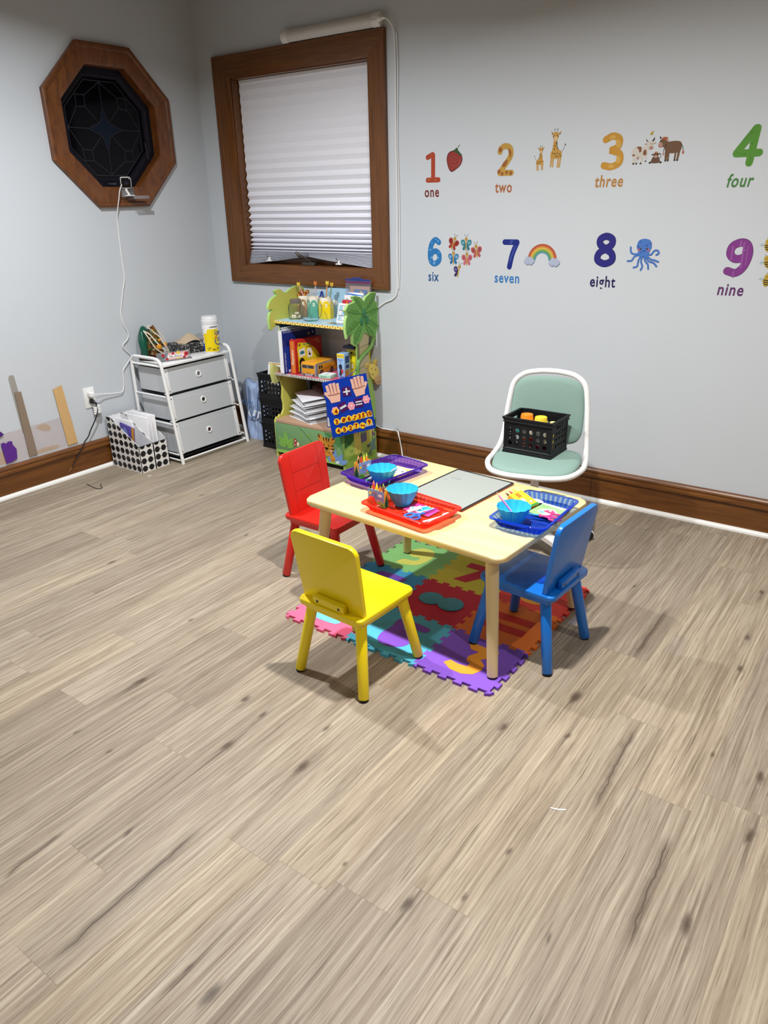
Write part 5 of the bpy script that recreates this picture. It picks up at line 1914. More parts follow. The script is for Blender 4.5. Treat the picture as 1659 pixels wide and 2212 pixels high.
# ------------------------------------------------------------------ on the top shelf
T1 = 0.8352
GLASS = clear('clear_glass', '#f8fbfb', '#eef4f4', 0.03, 0.02, 0.04)
j = thing('glass_jar', 'square glass jar with a pewter lid and small tiles on the top shelf', 'jar', (.862, -.185, T1), 35)
b = MB()
for r_, rr in (((0, .036), 1),):
    rings = []
    for s, z in ((.036, 0.0), (.041, .003), (.042, .010), (.042, .075), (.038, .085), (.030, .090), (.030, .097)):
        rings.append([(p[0], p[1], z) for p in rrect(-s, -s, s, s, min(.014, s * .5) if z < .08 else s * .98, 5)])
    b.loft(GLASS, rings, True, True, False)
b.build('jar_glass', j)
b = MB()
b.lathe(mat('pewter_lid', '#8d8480', 0.35, 0.6), [(0, .092), (.034, .092), (.035, .095), (.034, .102), (.035, .108), (.034, .113), (.030, .116), (0, .116)], 36)
b.build('lid', j)
TI = mat('ivory_tile', '#d8cdb2', 0.5)
for k, (x, y, z, r, rx, w) in enumerate(((-.012, -.018, .0005 + .011, 20, 62, 'front ivory tile leaning in the glass jar'), (.014, .006, .010, -30, 50, 'ivory tile at the right side of the glass jar'), (-.008, .016, .009, 70, 40, 'ivory tile at the back of the glass jar'), (.006, -.004, .030, 10, 15, 'topmost ivory tile in the glass jar'))):
    b = MB()
    b.box(TI, (0, 0, 0), (.024, .020, .006), .0015)
    b.art(at((-.012, -.010, .003), (1, 0, 0), (0, 1, 0)), [('#a2402e', [rect(.005, .004, .012, .009)])])
    b.build('ivory_tile', None, tuple(Matrix.Rotation(radians(35), 3, 'Z') @ Vector((x, y, 0)) + Vector((.862, -.185, T1 + .004 + z))), (rx, 0, r + 35), label=w, category='tile', group='ivory tiles in the glass jar')
b = MB()
prof = [(0, .003), (.030, .0005), (.040, .004), (.060, .030), (.067, .060), (.062, .090), (.050, .110), (.046, .118), (.048, .124), (.0465, .125), (.0450, .123)]
b.lathe(GLASS, prof, 40)
b.build('glass_bowl', None, (1.005, -.212, T1), label='empty round clear glass fishbowl at the front of the top shelf', category='bowl')


def cup(label, loc, hx, rz):
    t = thing('pencil_cup', label, 'pencil cup', loc, rz, 'ceramic pencil shaped cups')
    m = mat('glaze_' + hx[1:], hx, 0.18)
    CR_ = mat('cream_glaze', '#efe6d2', 0.2)
    b = MB()
    b.lathe(CR_, [(0, .07), (.0405, .07), (.0405, .085), (.036, .112), (.035, .124), (.032, .124), (.031, .112), (.031, .04), (0, .04)], 36)
    b.build('cream_top', t)
    b = MB()
    hexa = lambda r: [(r * cos(pi / 6 + k * pi / 3), r * sin(pi / 6 + k * pi / 3)) for k in range(6)]
    b.prism(m, hexa(.0455), .076, bev=.002)
    for k in range(6):
        a = k * pi / 3
        d, s = Vector((cos(a), sin(a), 0)), Vector((-sin(a), cos(a), 0))
        arc = [(-.0215, 0)] + [(.0215 * -cos(radians(q)), .030 * sin(radians(q))) for q in range(15, 180, 15)] + [(.0215, 0)]
        b.prism(m, arc, .0016, at(d * .0388 + Vector((0, 0, .075)), s, Vector((0, 0, 1)) - d * .06))
    b.build('coloured_body', t)
    return t


cup('yellow and cream pencil shaped cup on the top shelf', (1.020, -.090, T1), '#f0cf1c', 12)
cup('green and cream pencil shaped cup behind the glass bowl', (.925, -.085, T1), '#4fa58c', 5)
cup('cream pencil shaped cup behind the square glass jar', (.835, -.075, T1), '#b98a5a', 0)


def pencil(label, base, top, hx, head=None, hcol='#e9c93a', nm='pencil', cat='pencil'):
    t = thing(nm, label, cat, base)
    d = Vector(top) - Vector(base)
    b = MB()
    b.cyl(mat('pc_' + hx[1:], hx, 0.35), (0, 0, 0), d, .0040, n=8)
    b.build('shaft', t)
    if head:
        b = MB()
        hm = mat('head_' + hcol[1:], hcol, 0.4)
        b.lathe(hm, [(0, -.011), (.008, -.009), (.012, 0), (.010, .008), (0, .011)], 14, Matrix.Translation(d))
        for s in (-1, 1):
            b.lathe(hm, [(0, -.005), (.004, 0), (0, .006)], 8, Matrix.Translation(d + Vector((s * .008, 0, .010))))
            b.cyl(flatc('#3d2a17'), d + Vector((s * .004, -.0108, .001)), d + Vector((s * .004, -.0125, .001)), .0015, n=8)
        b.lathe(mat('muzzle_tan', '#e2a066', 0.5), [(0, -.004), (.005, 0), (0, .004)], 10, Matrix.Translation(d + Vector((0, -.010, -.004))))
        b.build('animal_topper', t)
    return t


pencil('pink pencil with a yellow giraffe topper leaning from the cream cup', (.875, -.082, T1 + .052), (.810 + .022, -.115, T1 + .190), '#d9a5a8', True)
pencil('striped pencil with an orange lion topper in the green cup', (.932, -.085, T1 + .045), (.944, -.088, T1 + .198), '#c9b9c9', True, '#d97a34')
pencil('orange pencil with a yellow giraffe topper in the yellow cup', (1.018, -.098, T1 + .045), (1.052, -.106, T1 + .205), '#d9a06a', True)
pencil('green pencil with a yellow parrot topper in the yellow cup', (1.030, -.088, T1 + .045), (1.064, -.080, T1 + .195), '#8aa884', True, '#dfb52f')
pencil('blue pen leaning left out of the green cup', (.938, -.078, T1 + .045), (.972, -.070, T1 + .152), '#1b2f9c', nm='pen', cat='pen')
pencil('blue pen leaning out of the yellow cup', (1.012, -.082, T1 + .045), (.996, -.092, T1 + .158), '#1b2f9c', nm='pen', cat='pen')
t = thing('animal_eraser', 'leopard print animal toppers crowded in the cream cup', 'pencil topper', (.828, -.082, T1 + .098))
b = MB()
g = NT('leopard_print')
g.put(g.b.inputs['Base Color'], g.ramp(g.noise(g.obj(), 110.0, 1, 0.5), [(0.0, rgb('#5a2410')), (.5, rgb('#7a3216')), (.55, rgb('#d98a2a')), (1.0, rgb('#e8b04a'))]))
for k in range(6):
    b.lathe(g.m, [(0, -.012), (.010, -.008), (.013, 0), (.010, .010), (0, .013)], 12, Matrix.Translation((-.020 + .011 * k + .002 * (k % 2), -.006 + .012 * (k % 2), .032 + .005 * ((k * 3) % 4))))
b.cyl(g.m, (0, 0, -.045), (0, 0, .035), .018, n=12)
b.build('toppers', t)

t = thing('tic_tac_toe_card', 'white noughts and crosses card leaning on the top shelf', 'game card', (1.212, -.185, T1), 0, rot=(-16, 0, -8))
b = MB()
b.box(mat('white_card', '#eeeff0', 0.5), (0, .004, .055), (.098, .006, .110), .001)
Mt = at((-.049, .001, 0), (1, 0, 0), (0, 0, 1))
cells = [(.013 + .026 * i, .014 + .029 * jj) for jj in range(3) for i in range(3)]
b.art(Mt, [('#3a3d42', [rect(x - .002, y - .002, x + .025, y + .026) for x, y in cells]), ('#f3f4f4', [rect(x, y, x + .0235, y + .024) for x, y in cells]),
           ('#5fb0dc', sum([stroke([(x + .005, y + .004), (x + .018, y + .020)], .006, smooth=False) + stroke([(x + .018, y + .004), (x + .005, y + .020)], .006, smooth=False) for k, (x, y) in enumerate(cells) if k % 2 == 0], [])),
           ('#c9cdd0', sum([stroke([(x + .012 + .007 * cos(radians(a)), y + .012 + .008 * sin(radians(a))) for a in range(0, 361, 40)], .003, 1, False) for k, (x, y) in enumerate(cells) if k % 2], []))])
b.build('card', t)
b = MB()
b.box(ACR, (0, -.020, .0015), (.11, .05, .003))
o = b.build('card_stand', None, (1.205, -.205, T1), (0, 0, -8), label='clear acrylic foot under the noughts and crosses card', category='card stand')
STK = [('red_box', 'red card box with a yellow and blue mark behind the noughts and crosses card', 'box', (1.240, -.135), (.105, .022, .122), '#c4222c', -6),
       ('white_notebook', 'white notebook with lettering behind the red card box', 'notebook', (1.243, -.108), (.125, .014, .146), '#eef0f2', -3),
       ('blue_notebook', 'blue and white notebook behind the white notebook', 'notebook', (1.248, -.086), (.115, .012, .160), '#e9eef5', -3)]
for nm, lab, cat, (x, y), (w, d, h), hx, rz in STK:
    t = thing(nm, lab, cat, (x, y, T1), rz)
    b = MB()
    b.box(mat('card_' + hx[1:], hx, 0.45), (0, 0, h / 2), (w, d, h), .001)
    Ms = at((-w / 2, -d / 2, 0), (1, 0, 0), (0, 0, 1))
    if nm == 'red_box':
        b.art(Ms, [('#e9c23a', [[(.035, h - .018), (.043, h - .018), (.040, h - .003), (.038, h - .003)]]), ('#3d63c0', [circ(.062, h - .010, .008, .006)])])
    elif nm == 'white_notebook':
        b.art(Ms, [('#4a4d52', text('The Year', .012, h - .032, h=.013, w=.09))])
    else:
        b.art(Ms, [('#3a78d2', [[(0, h - .012), (w, h - .020), (w, h - .012), (0, h - .004)]]), ('#4459a0', text('Learn', .05, h - .036, h=.012, w=.05)), ('#b23b3b', [rect(.045, h - .036, .048, h - .022)])])
    b.build('cover', t)
t = thing('zip_bag', 'clear zip bag with a purple seal holding a tan picture frame card', 'zip bag', (1.228, -.032, T1))
b = MB()
ZB = clear('zip_film', '#f2f0f4', '#d9d7de', 0.10, 0.12, 0.08)
b.prism(ZB, [(-.09, 0), (.09, 0), (.094, .222), (.088, .232), (.04, .233), (.02, .240), (-.03, .241), (-.05, .232), (-.092, .230)], .0015, at((0, -.008, 0), (1, 0, 0), (0, 0, 1)))
b.prism(ZB, rect(-.09, 0, .09, .222), .0008, at((0, .006, 0), (1, 0, 0), (0, 0, 1)))
b.build('bag_film', t)
b = MB()
b.art(at((0, -.0098, 0), (1, 0, 0), (0, 0, 1)), [(mat('purple_zip', '#6d2a5a', 0.4), [rect(-.091, .206, .093, .2165)]), (clear('blue_zip_film', '#7f8fd0', '#3d4f9c', .55, .2), [[(-.092, .219), (.094, .219), (.09, .231), (.04, .2325), (.02, .2395), (-.03, .2405), (-.05, .2315), (-.092, .230)]])])
b.build('zip_seal', t)
t = thing('picture_card', 'tan bordered card with a blue picture inside the zip bag', 'card', (1.236, -.0335, T1 + .0005))
b = MB()
b.box(mat('tan_card', '#d6b08e', 0.55), (0, 0, .095), (.145, .005, .190), .001)
b.art(at((-.0725, -.0025, 0), (1, 0, 0), (0, 0, 1)), [('#4f9ad6', [rect(.032, .05, .130, .172)]), ('#e9dfa8', [blob([(.075, .165), (.095, .160), (.088, .148), (.07, .152)])]), ('#c44a5a', [circ(.070, .156, .005)]), ('#1e4a60', [circ(.124, .150, .007)]), ('#8fc0a0', [circ(.10, .13, .012, .008)])])
b.build('card', t)

# ------------------------------------------------------------------ on the middle shelf
T2 = 0.5282
t = thing('flip_chart', 'thick dark blue spiral bound flip book standing at the left of the middle shelf', 'book', (.848, -.335, T2), 0, rot=(0, 0, -3))
b = MB()
NAVY = mat('navy_cover', '#14246e', 0.3)
b.box(mat('page_edges', '#e9ebee', 0.7), (.014, .140, .125), (.026, .275, .245))
b.box(mat('white_card', '#eeeff0'), (-.001, .140, .128), (.003, .285, .255))
b.box(NAVY, (.030, .140, .128), (.004, .285, .255), .001)
Mv = at((.032, -.002, .0), (0, 1, 0), (0, 0, 1))
b.art(Mv, [('#1f3b9e', [rect(.004, .004, .10, .16)]), ('#e9e9ee', [rect(.035, .006, .055, .022), rect(.065, .006, .082, .022)] + text('Word Family', 0, 0, h=.010, w=.10)[:0]),
           ('#b2362e', [[(.045, .06), (.095, .09), (.095, .03)], [(.05, .17), (.075, .17), (.085, .20), (.06, .20)]]), ('#e5b53d', [blob([(.065, .07), (.085, .11), (.08, .14), (.06, .12)]), rect(.215, .205, .228, .222)]), ('#eceef4', xf(text('SIGHT WORD BOOK', 0, 0, h=.007, w=.115, bold=.02), .016, .012, 1, 90) + [circ(.075, .19, .008), rect(.252, .212, .262, .224)])])
b.build('book_block', t)
b = MB()
WIRE = mat('white_wire', '#dfe2e6', 0.3, 0.2)
for k in range(26):
    y = .006 + .0106 * k
    pts = [(.014 + .020 * cos(radians(a)), y, .250 + .022 * sin(radians(a))) for a in range(-35, 216, 25)]
    b.tube(WIRE, pts, .0011, 5)
b.build('wire_binding', t)
t = thing('thin_book', 'green and dark picture book standing behind the spiral flip book', 'book', (.806, -.300, T2), 0)
b = MB()
b.box(mat('dark_green_cover', '#16343c', 0.4), (.010, .130, .140), (.016, .25, .280), .001)
b.art(at((.002, .0048, 0), (1, 0, 0), (0, 0, 1)), [('#4f9a3c', [rect(.0, .20, .016, .26)]), ('#cfd6a0', [rect(.003, .25, .012, .275)])])
b.art(at((.018, .005, 0), (0, 1, 0), (0, 0, 1)), [('#2f6f9a', [rect(.02, .255, .05, .275)]), ('#c9c15a', [rect(.10, .258, .13, .272)])])
b.build('cover', t)

t = thing('card_game_box', 'red and yellow rhyming card game box leaning beside the blue flip book', 'game box', (.902, -.305, T2), 0, rot=(0, 0, -4))
b = MB()
b.box(mat('game_red', '#b5211c', 0.35), (.022, .115, .100), (.044, .230, .200), .0015)
Mv = at((.044, 0, 0), (0, 1, 0), (0, 0, 1))
arcp = [(.02, .01)] + [(.010 + .205 * (1 - cos(radians(a))) * .0 + .19 * cos(radians(a)) + .02, .02 + .165 * sin(radians(a))) for a in range(0, 76, 8)] + [(.030, .185), (.018, .15), (.022, .09)]
b.art(Mv, [('#e9d51f', [arcp]), ('#c1441e', [rect(.105, .010, .195, .068)]), ('#efeaea', [[(.035, .095), (.085, .102), (.080, .150), (.030, .142)], rect(.100, .085, .142, .140)]),
           ('#23788c', [blob([(.038, .118), (.05, .132), (.07, .130), (.078, .120), (.06, .112)], 4)]), ('#2b2118', [blob([(.115, .13), (.120, .112), (.132, .105), (.122, .098), (.112, .104)], 4)]),
           ('#3d8a6c', text('Rhyming', .070, .164, h=.013, w=.060, bold=.02)), ('#7c2a3c', [blob([(.028, .170), (.040, .176), (.048, .182), (.040, .164)], 3)] + [rect(.090, .150, .150, .154)]),
           ('#efe6dc', text('Match', .112, .038, h=.008, w=.026) + [rect(.15, .04, .172, .044)]), ('#e8b46a', text('24', .155, .176, h=.009, w=.014) + [rect(.172, .178, .205, .181), rect(.172, .186, .2, .189), rect(.18, .166, .215, .169)]),
           ('#2a1a16', [circ(.050, .066, .022, .026), blob([(.03, .0), (.032, .05), (.06, .06), (.075, .04), (.07, .0)], 3)]), ('#b9805f', [circ(.054, .060, .013, .014)]), ('#2f6f9c', [blob([(.03, .0), (.036, .035), (.06, .035), (.065, 0)], 3)]), ('#e9e9ea', [rect(.036, .010, .052, .018)])])
Me = at((0, 0, 0), (1, 0, 0), (0, 0, 1))
b.art(Me, [('#dc6a2a', [rect(.002, .004, .040, .196)]), ('#f0e3c6', xf(text('Rhyming', 0, 0, h=.020, w=.090, bold=.02), .030, .055, 1, 90)), ('#e9c94a', xf(text('Fun to Know', 0, 0, h=.011, w=.042), .028, .150, 1, 90) + xf(text('Puzzles', 0, 0, h=.013, w=.040), .030, .010, 1, 90))])
b.build('box', t)

t = thing('toy_bus', 'yellow orange toy bus parked on the middle shelf', 'toy bus', (1.040, -.303, T2), 0, rot=(0, 0, 4))
BUS = mat('bus_yellow', '#dc9a25', 0.35)
GRY = mat('bus_grey', '#8f9096', 0.4)
b = MB()
b.prism(BUS, [(0, .012), (.235, .012), (.235, .070), (.225, .078), (.010, .078), (0, .070)], .108, Matrix(((0, 0, 1, -.054), (1, 0, 0, 0), (0, 1, 0, 0), (0, 0, 0, 1))), bev=.002)
b.box(GRY, (.0, .118, .010), (.104, .230, .018), .002)
b.build('body', t)
b = MB()
Mfr = at((-.054, -.0002, 0), (1, 0, 0), (0, 0, 1))
b.art(Mfr, [('#33363a', [[(.010, .046), (.092, .046), (.094, .064), (.008, .064)]]), ('#5d6266', [[(.040, .046), (.062, .046), (.052, .064), (.036, .064)]]), ('#9a9ba0', [rect(.010, .0, .098, .014), rect(.100, .0, .108, .070), rect(.0, .0, .004, .070)]),
            ('#c9372a', [rect(.006, .016, .014, .020), rect(.094, .016, .102, .020)]), ('#b77b22', [rect(.036, .016, .068, .022)]), ('#26272a', [rect(.014, .0, .024, .012), rect(.084, .0, .094, .012)])])
b.build('front_print', t)
b = MB()
Mrs = at((.0542, 0, 0), (0, 1, 0), (0, 0, 1))
b.art(Mrs, [('#8f9096', [rect(.0, .0, .022, .070), rect(.0, .066, .235, .075)]), ('#2c2d30', [rect(.030, .040, .046, .060), rect(.052, .040, .066, .060)]), ('#b57619', [rect(.070, .036, .200, .039), rect(.022, .030, .235, .032)]), ('#e8c27a', [rect(.165, .040, .18, .046)]), ('#c6ccd0', [rect(.11, .066, .15, .072)])])
b.art(at((-.0542, 0.235, 0), (0, -1, 0), (0, 0, 1)), [('#2c2d30', [rect(.03 + .03 * i, .040, .05 + .03 * i, .060) for i in range(6)])])
b.build('side_print', t)
for y in (.055, .160):
    for sx in (-1, 1):
        b = MB()
        b.cyl(BLACK, (sx * .040, y, .0165), (sx * .0562, y, .0165), .0165, n=24, bev=.002)
        b.cyl(CHROME, (sx * .0560, y, .0165), (sx * .0568, y, .0165), .007, n=16)
        b.build('wheel', t)

t = thing('mint_card_box', 'flat white and mint green card box in front of the toy bus', 'box', (1.160, -.272, T2), 8)
b = MB()
b.box(mat('mint_card', '#a8d9c0', 0.4), (0, 0, .010), (.082, .075, .020), .001)
b.art(at((-.041, -.0375, .020), (1, 0, 0), (0, 1, 0)), [('#eef2f0', [rect(.001, .004, .081, .074)]), ('#6f7a78', text('calm', .024, .034, h=.010, w=.036) + [rect(.028, .024, .055, .027), rect(.066, .036, .07, .041)])])
b.art(at((-.041, -.0375, 0), (1, 0, 0), (0, 0, 1)), [('#2f7a5c', [rect(.018, .007, .024, .014), rect(.028, .009, .056, .012)])])
b.build('box', t)
t = thing('phonics_box', 'tall light blue phonics box with a yellow top band on the middle shelf', 'book box', (1.242, -.235, T2), 6)
b = MB()
b.box(mat('powder_blue_card', '#9cc0ea', 0.4), (0, .020, .071), (.050, .066, .142), .001)
Mp = at((-.025, -.013, 0), (1, 0, 0), (0, 0, 1))
b.art(Mp, [('#f0d62c', [rect(.0, .117, .050, .141)]), ('#5a3b8a', text('Pete the Cat', .003, .124, h=.009, w=.044)), ('#2f54b0', text('Phonics', .008, .104, h=.008, w=.034) + text('Box', .018, .093, h=.008, w=.014) + text('12 books', .006, .006, h=.008, w=.038)),
           ('#20253c', [blob([(.018, .080), (.032, .080), (.034, .060), (.028, .050), (.030, .020), (.016, .020), (.020, .050), (.014, .062)], 4)]), ('#cf3b34', [circ(.036, .042, .007, .012)])])
b.art(at((.025, -.013, 0), (0, 1, 0), (0, 0, 1)), [('#34589a', [rect(.01, .085, .055, .125)]), ('#b98d4c', [rect(.008, .01, .05, .045)]), ('#2c4a8c', [rect(.015, .055, .05, .075)])])
b.build('box', t)
t = thing('yellow_game_box', 'bright yellow game box behind the palm trunk on the middle shelf', 'game box', (1.262, -.100, T2), 0)
b = MB()
b.box(mat('lemon_card', '#f0e11f', 0.35), (0, 0, .080), (.074, .130, .160), .001)
b.art(at((-.037, -.065, 0), (1, 0, 0), (0, 0, 1)), [('#23231c', [circ(.036, .135, .008, .007)] + stroke([(.028, .055), (.030, .075), (.050, .075), (.048, .040), (.030, .040), (.028, .055)], .003)), ('#efeede', [rect(.032, .045, .046, .070)]), ('#3a3a30', xf(text('LLAMA', 0, 0, h=.008, w=.026), .044, .044, 1, 90) + [circ(.065, .130, .003, .008)])])
b.art(at((.037, -.065, 0), (0, 1, 0), (0, 0, 1)), [('#23211c', [blob([(.070, .125), (.095, .130), (.10, .10), (.09, .06), (.075, .05), (.066, .08)], 4), circ(.112, .150, .010, .007)]), ('#a86a4a', [circ(.084, .112, .012, .008)]), ('#f0e9d0', [rect(.074, .096, .096, .104)])])
b.build('box', t)
t = thing('dark_blue_box', 'dark blue flat box lying on top of the yellow game box', 'box', (1.255, -.105, T2 + .1602), 0)
b = MB()
b.box(mat('midnight_card', '#16274e', 0.4), (0, 0, .008), (.085, .16, .016), .001)
b.build('box', t)

# ------------------------------------------------------------------ on the bin
T3 = 0.2412
BIND = mat('binder_white', '#e6e9ef', 0.35)
STEEL = mat('ring_steel', '#a9abae', 0.25, 0.9)


def binder(label, loc, rot):
    t = thing('ring_binder', label, 'binder', loc, 0, 'white ring binders stacked in the bookshelf', rot)
    W, D, H = .262, .190, .033
    b = MB()
    b.box(BIND, (0, 0, .0015), (W, D, .003), .001)
    b.box(BIND, (0, 0, H - .0015), (W, D, .003), .001)
    b.box(BIND, (0, D / 2 - .0015, H / 2), (W, .003, H), .001)
    b.build('cover', t)
    b = MB()
    b.box(mat('binder_paper', '#d9dbdf', 0.7), (.012, .0, .010), (W - .04, D - .03, .012))
    b.build('sheets', t)
    b = MB()
    for x in (-.085, 0, .085):
        b.tube(STEEL, [(x, .060 + .010 * cos(radians(a)), .015 + .011 * sin(radians(a))) for a in range(0, 361, 30)], .0013, 6)
    b.build('rings', t)
    return t


BL = [('lowest white ring binder of the stack in the bookshelf', (.972, -.216, T3), (0, 0, -18)), ('second white ring binder up from the bookshelf bin', (.972, -.216, T3 + .0337), (2.0, 0, -25)),
      ('third white ring binder up from the bookshelf bin', (.978, -.216, T3 + .0735), (4.0, 0, -31)), ('topmost white ring binder of the stack in the bookshelf', (.992, -.214, T3 + .118), (6.0, 0, -38))]
for lab, l, r in BL:
    binder(lab, l, r)
t = thing('cardboard_folder', 'brown cardboard folder with marker writing leaning behind the binders', 'folder', (1.040, -.155, T3 + .178), 0, rot=(22, 0, -34))
b = MB()
b.box(mat('brown_card', '#6e5348', 0.7), (0, .02, .010), (.27, .15, .006), .001)
b.art(at((-.15, -.065, .013), (1, 0, 0), (0, 1, 0)), [('#241a17', text('SHORT', .12, .105, h=.024, w=.10) + text('STORIES', .09, .066, h=.024, w=.14) + text('& COMPRE', .05, .026, h=.026, w=.17))])
b.build('folder', t)
t = thing('storage_box', 'black storage box at the back of the lower compartment', 'box', (.935, -.064, T3 + .0006), 0)
b = MB()
b.box(BLACK, (0, .016, .125), (.22, .034, .25), .006)
b.build('box', t)
t = thing('blue_card_box', 'blue and white card box standing beside the hanging felt board', 'box', (1.235, -.315, T3), -4)
b = MB()
b.box(mat('cobalt_card', '#1c3a94', 0.35), (0, 0, .068), (.105, .030, .136), .001)
b.art(at((-.0525, -.015, 0), (1, 0, 0), (0, 0, 1)), [('#e9ecf1', [rect(.006, .006, .10, .060), circ(.018, .124, .006)]), ('#6d7480', [rect(.014, .014 + .007 * i, .04 + .005 * (i % 3), .016 + .007 * i) for i in range(6)]), ('#3b78a8', [rect(.022, .075, .05, .112)]), ('#c44a3a', [circ(.034, .088, .005)])])
b.build('box', t)

# ------------------------------------------------------------------ felt number board hanging at the shelf's front corner
A_, B_, C_, D_ = Vector((1.303, -.450, .553)), Vector((1.472, -.242, .588)), Vector((1.460, -.236, .262)), Vector((1.328, -.450, .229))
A_, B_, D_ = Vector((1.303, -.450, .553)), Vector((1.462, -.249, .587)), Vector((1.328, -.452, .229))
ux = (B_ - A_)
FW = ux.length
uz = (A_ - D_)
FH = uz.length
FM = at(D_, ux, uz)
FB = thing('felt_board', 'blue felt number board with hands and flowers hanging off the bookshelf', 'felt board', tuple(D_))
FMl = FM.copy()
FMl.translation = (0, 0, 0)
FELT = mat('blue_felt', '#1438a4', 0.95, spec=0.05, noise=0.10, nscale=150)
b = MB()
b.prism(FELT, rect(0, 0, FW, FH), .004, FMl)
b.build('felt_sheet', FB)


def fpart(name, layers_, th=.0022, label=None):
    b = MB()
    z = .004
    for m, polys in layers_:
        mm = mat('felt_' + m[1:], m, 0.95, spec=0.05) if isinstance(m, str) else m
        for p in polys:
            b.prism(mm, p, th, FMl @ Matrix.Translation((0, 0, z)))
            z += 2e-5
        z += th
    o = b.build(name, FB)
    if label:
        o['label'] = label
    return o


sx_, sy_ = FW / .258, FH / .326


def hand(x, y, flip, rot):
    f = -1 if flip else 1
    P = lambda pts: xf([[(a * f * sx_ * 1.1, c * 1.1) for a, c in pts]], x, y, 1, rot)[0]
    skin, line = '#e2b3a0', '#94594a'
    palm = P([(-.024, -.045), (.024, -.045), (.030, -.010), (.034, .012), (-.034, .012), (-.032, -.015)])
    fing = [P([(-.034 + .0165 * i, .0), (-.034 + .0165 * i - .004 + .002 * i, .048 + (.006 if i in (1, 2) else 0)), (-.034 + .0165 * i + .011 + .002 * i, .050 + (.006 if i in (1, 2) else 0)), (-.034 + .0165 * (i + 1) - .001, .0)]) for i in range(4)]
    thumb = P([(-.030, -.025), (-.052, .010), (-.044, .020), (-.028, .004)])
    ln = sum([xf(stroke([(( -.034 + .0165 * i) * f * sx_, .0), ((-.036 + .0175 * i) * f * sx_, .046)], .0016, smooth=False), x, y, 1.1, rot) for i in (1, 2, 3)], [])
    ln += xf(stroke([(-.034 * f * sx_, -.001), (0, -.004), (.034 * f * sx_, -.001)], .0018), x, y, 1.1, rot)
    fpart('felt_hand', [(skin, [palm, thumb] + fing), (line, ln)])


hand(.056, .250, False, 0)
hand(.200, .258, True, 4)


def sign(x, y, kind, rot):
    P = lambda pol: xf(pol, x, y, 1, rot)
    w = {'+': [rect(-.020, -.0045, .020, .0045), rect(-.0045, -.020, .0045, .020)], '-': [rect(-.020, -.006, .020, .006)], '=': [rect(-.019, .004, .019, .011), rect(-.019, -.011, .019, -.004)]}[kind]
    fpart({'+': 'plus_sign', '-': 'minus_sign', '=': 'equals_sign'}[kind], [('#4b1d5c', P([rect(-.024, -.026, .024, .026)])), ('#cfd4d8', P(w))])


sign(.128, .247, '+', -2)
sign(.092, .165, '-', 18)
sign(.186, .168, '=', -2)


def flower(x, y):
    pet = [(x + (.0215 + .0022 * cos(6 * radians(a))) * cos(radians(a)), y + (.0235 + .0022 * cos(6 * radians(a))) * sin(radians(a))) for a in range(0, 360, 8)]
    fpart('felt_flower', [('#e79cac', [pet]), ('#f3d8de', [circ(x, y, .004)])])


for x, y in ((.044, .152), (.140, .160), (.232, .178)):
    flower(x, y)


def disc(x, y, s, rot, lift=0):
    m1 = mat('felt_f2c52d', '#f2c52d', 0.95, spec=0.05)
    b = MB()
    z = .004 + lift
    b.prism(m1, circ(x, y, .0175, .0185), .0022, FMl @ Matrix.Translation((0, 0, z)))
    glyph = text(s, 0, -.0115, h=.0235, bold=.04, center=True) if s != '1' else stroke([(.001, .0115), (.001, -.0105)], .0048, smooth=False) + stroke([(.001, .0110), (-.0065, .0055)], .0042, smooth=False) + stroke([(-.005, -.0105), (.007, -.0105)], .004, smooth=False)
    for k, p in enumerate(xf(glyph, x, y, 1, rot)):
        b.prism(mat('felt_8c1d16', '#8c1d16', 0.95, spec=.05), p, .0012, FMl @ Matrix.Translation((0, 0, z + .0022 + k * 1e-5)))
    b.build('number_disc', FB)


fpart('velcro_strip', [('#b9bcc6', [xf([rect(0, -.009, .222, .009)], .030, .086, 1, -1)[0]])], .001)
fpart('velcro_strip', [('#b9bcc6', [xf([rect(0, -.009, .222, .009)], .024, .034, 1, -1)[0]])], .001)
for x, y, s, r, l in ((.046, .150, '4', 2, .0045), (.040, .090, '3', 0, .001), (.082, .091, '8', -30, .001), (.114, .092, '6', 4, .001), (.148, .090, '1', -38, .001), (.176, .092, '3', -4, .003), (.200, .093, '5', -10, .001), (.236, .094, '10', 10, .001),
                      (.040, .036, '4', 4, .001), (.076, .036, '5', 0, .001), (.112, .036, '2', -8, .001), (.148, .042, '7', 5, .0035), (.186, .034, '1', 62, .001), (.228, .046, '9', 0, .001)):
    disc(x * sx_ * .99, y, s, r, l)
b = MB()
hp = [FMl @ Vector((FW * .46, FH - .004, .002)), FMl @ Vector((FW * .44, FH + .004, -.006)), Vector((1.337, -.30, .560)) - D_, Vector((1.337, -.225, .585)) - D_]
b.tube(FELT, bez(hp, 6), .002, 6)
b.build('hanging_loop', FB)
# ================================================================== trays on the table
TT = TOPZ + 0.0004


def resample(poly, N):
    P = [Vector(p) for p in poly]
    n = len(P)
    Ls = [0]
    for i in range(n):
        Ls.append(Ls[-1] + (P[(i + 1) % n] - P[i]).length)
    out = []
    k = 0
    for j in range(N):
        d = Ls[-1] * j / N
        while Ls[k + 1] < d:
            k += 1
        f = (d - Ls[k]) / (Ls[k + 1] - Ls[k])
        out.append(P[k % n].lerp(P[(k + 1) % n], f))
    return out


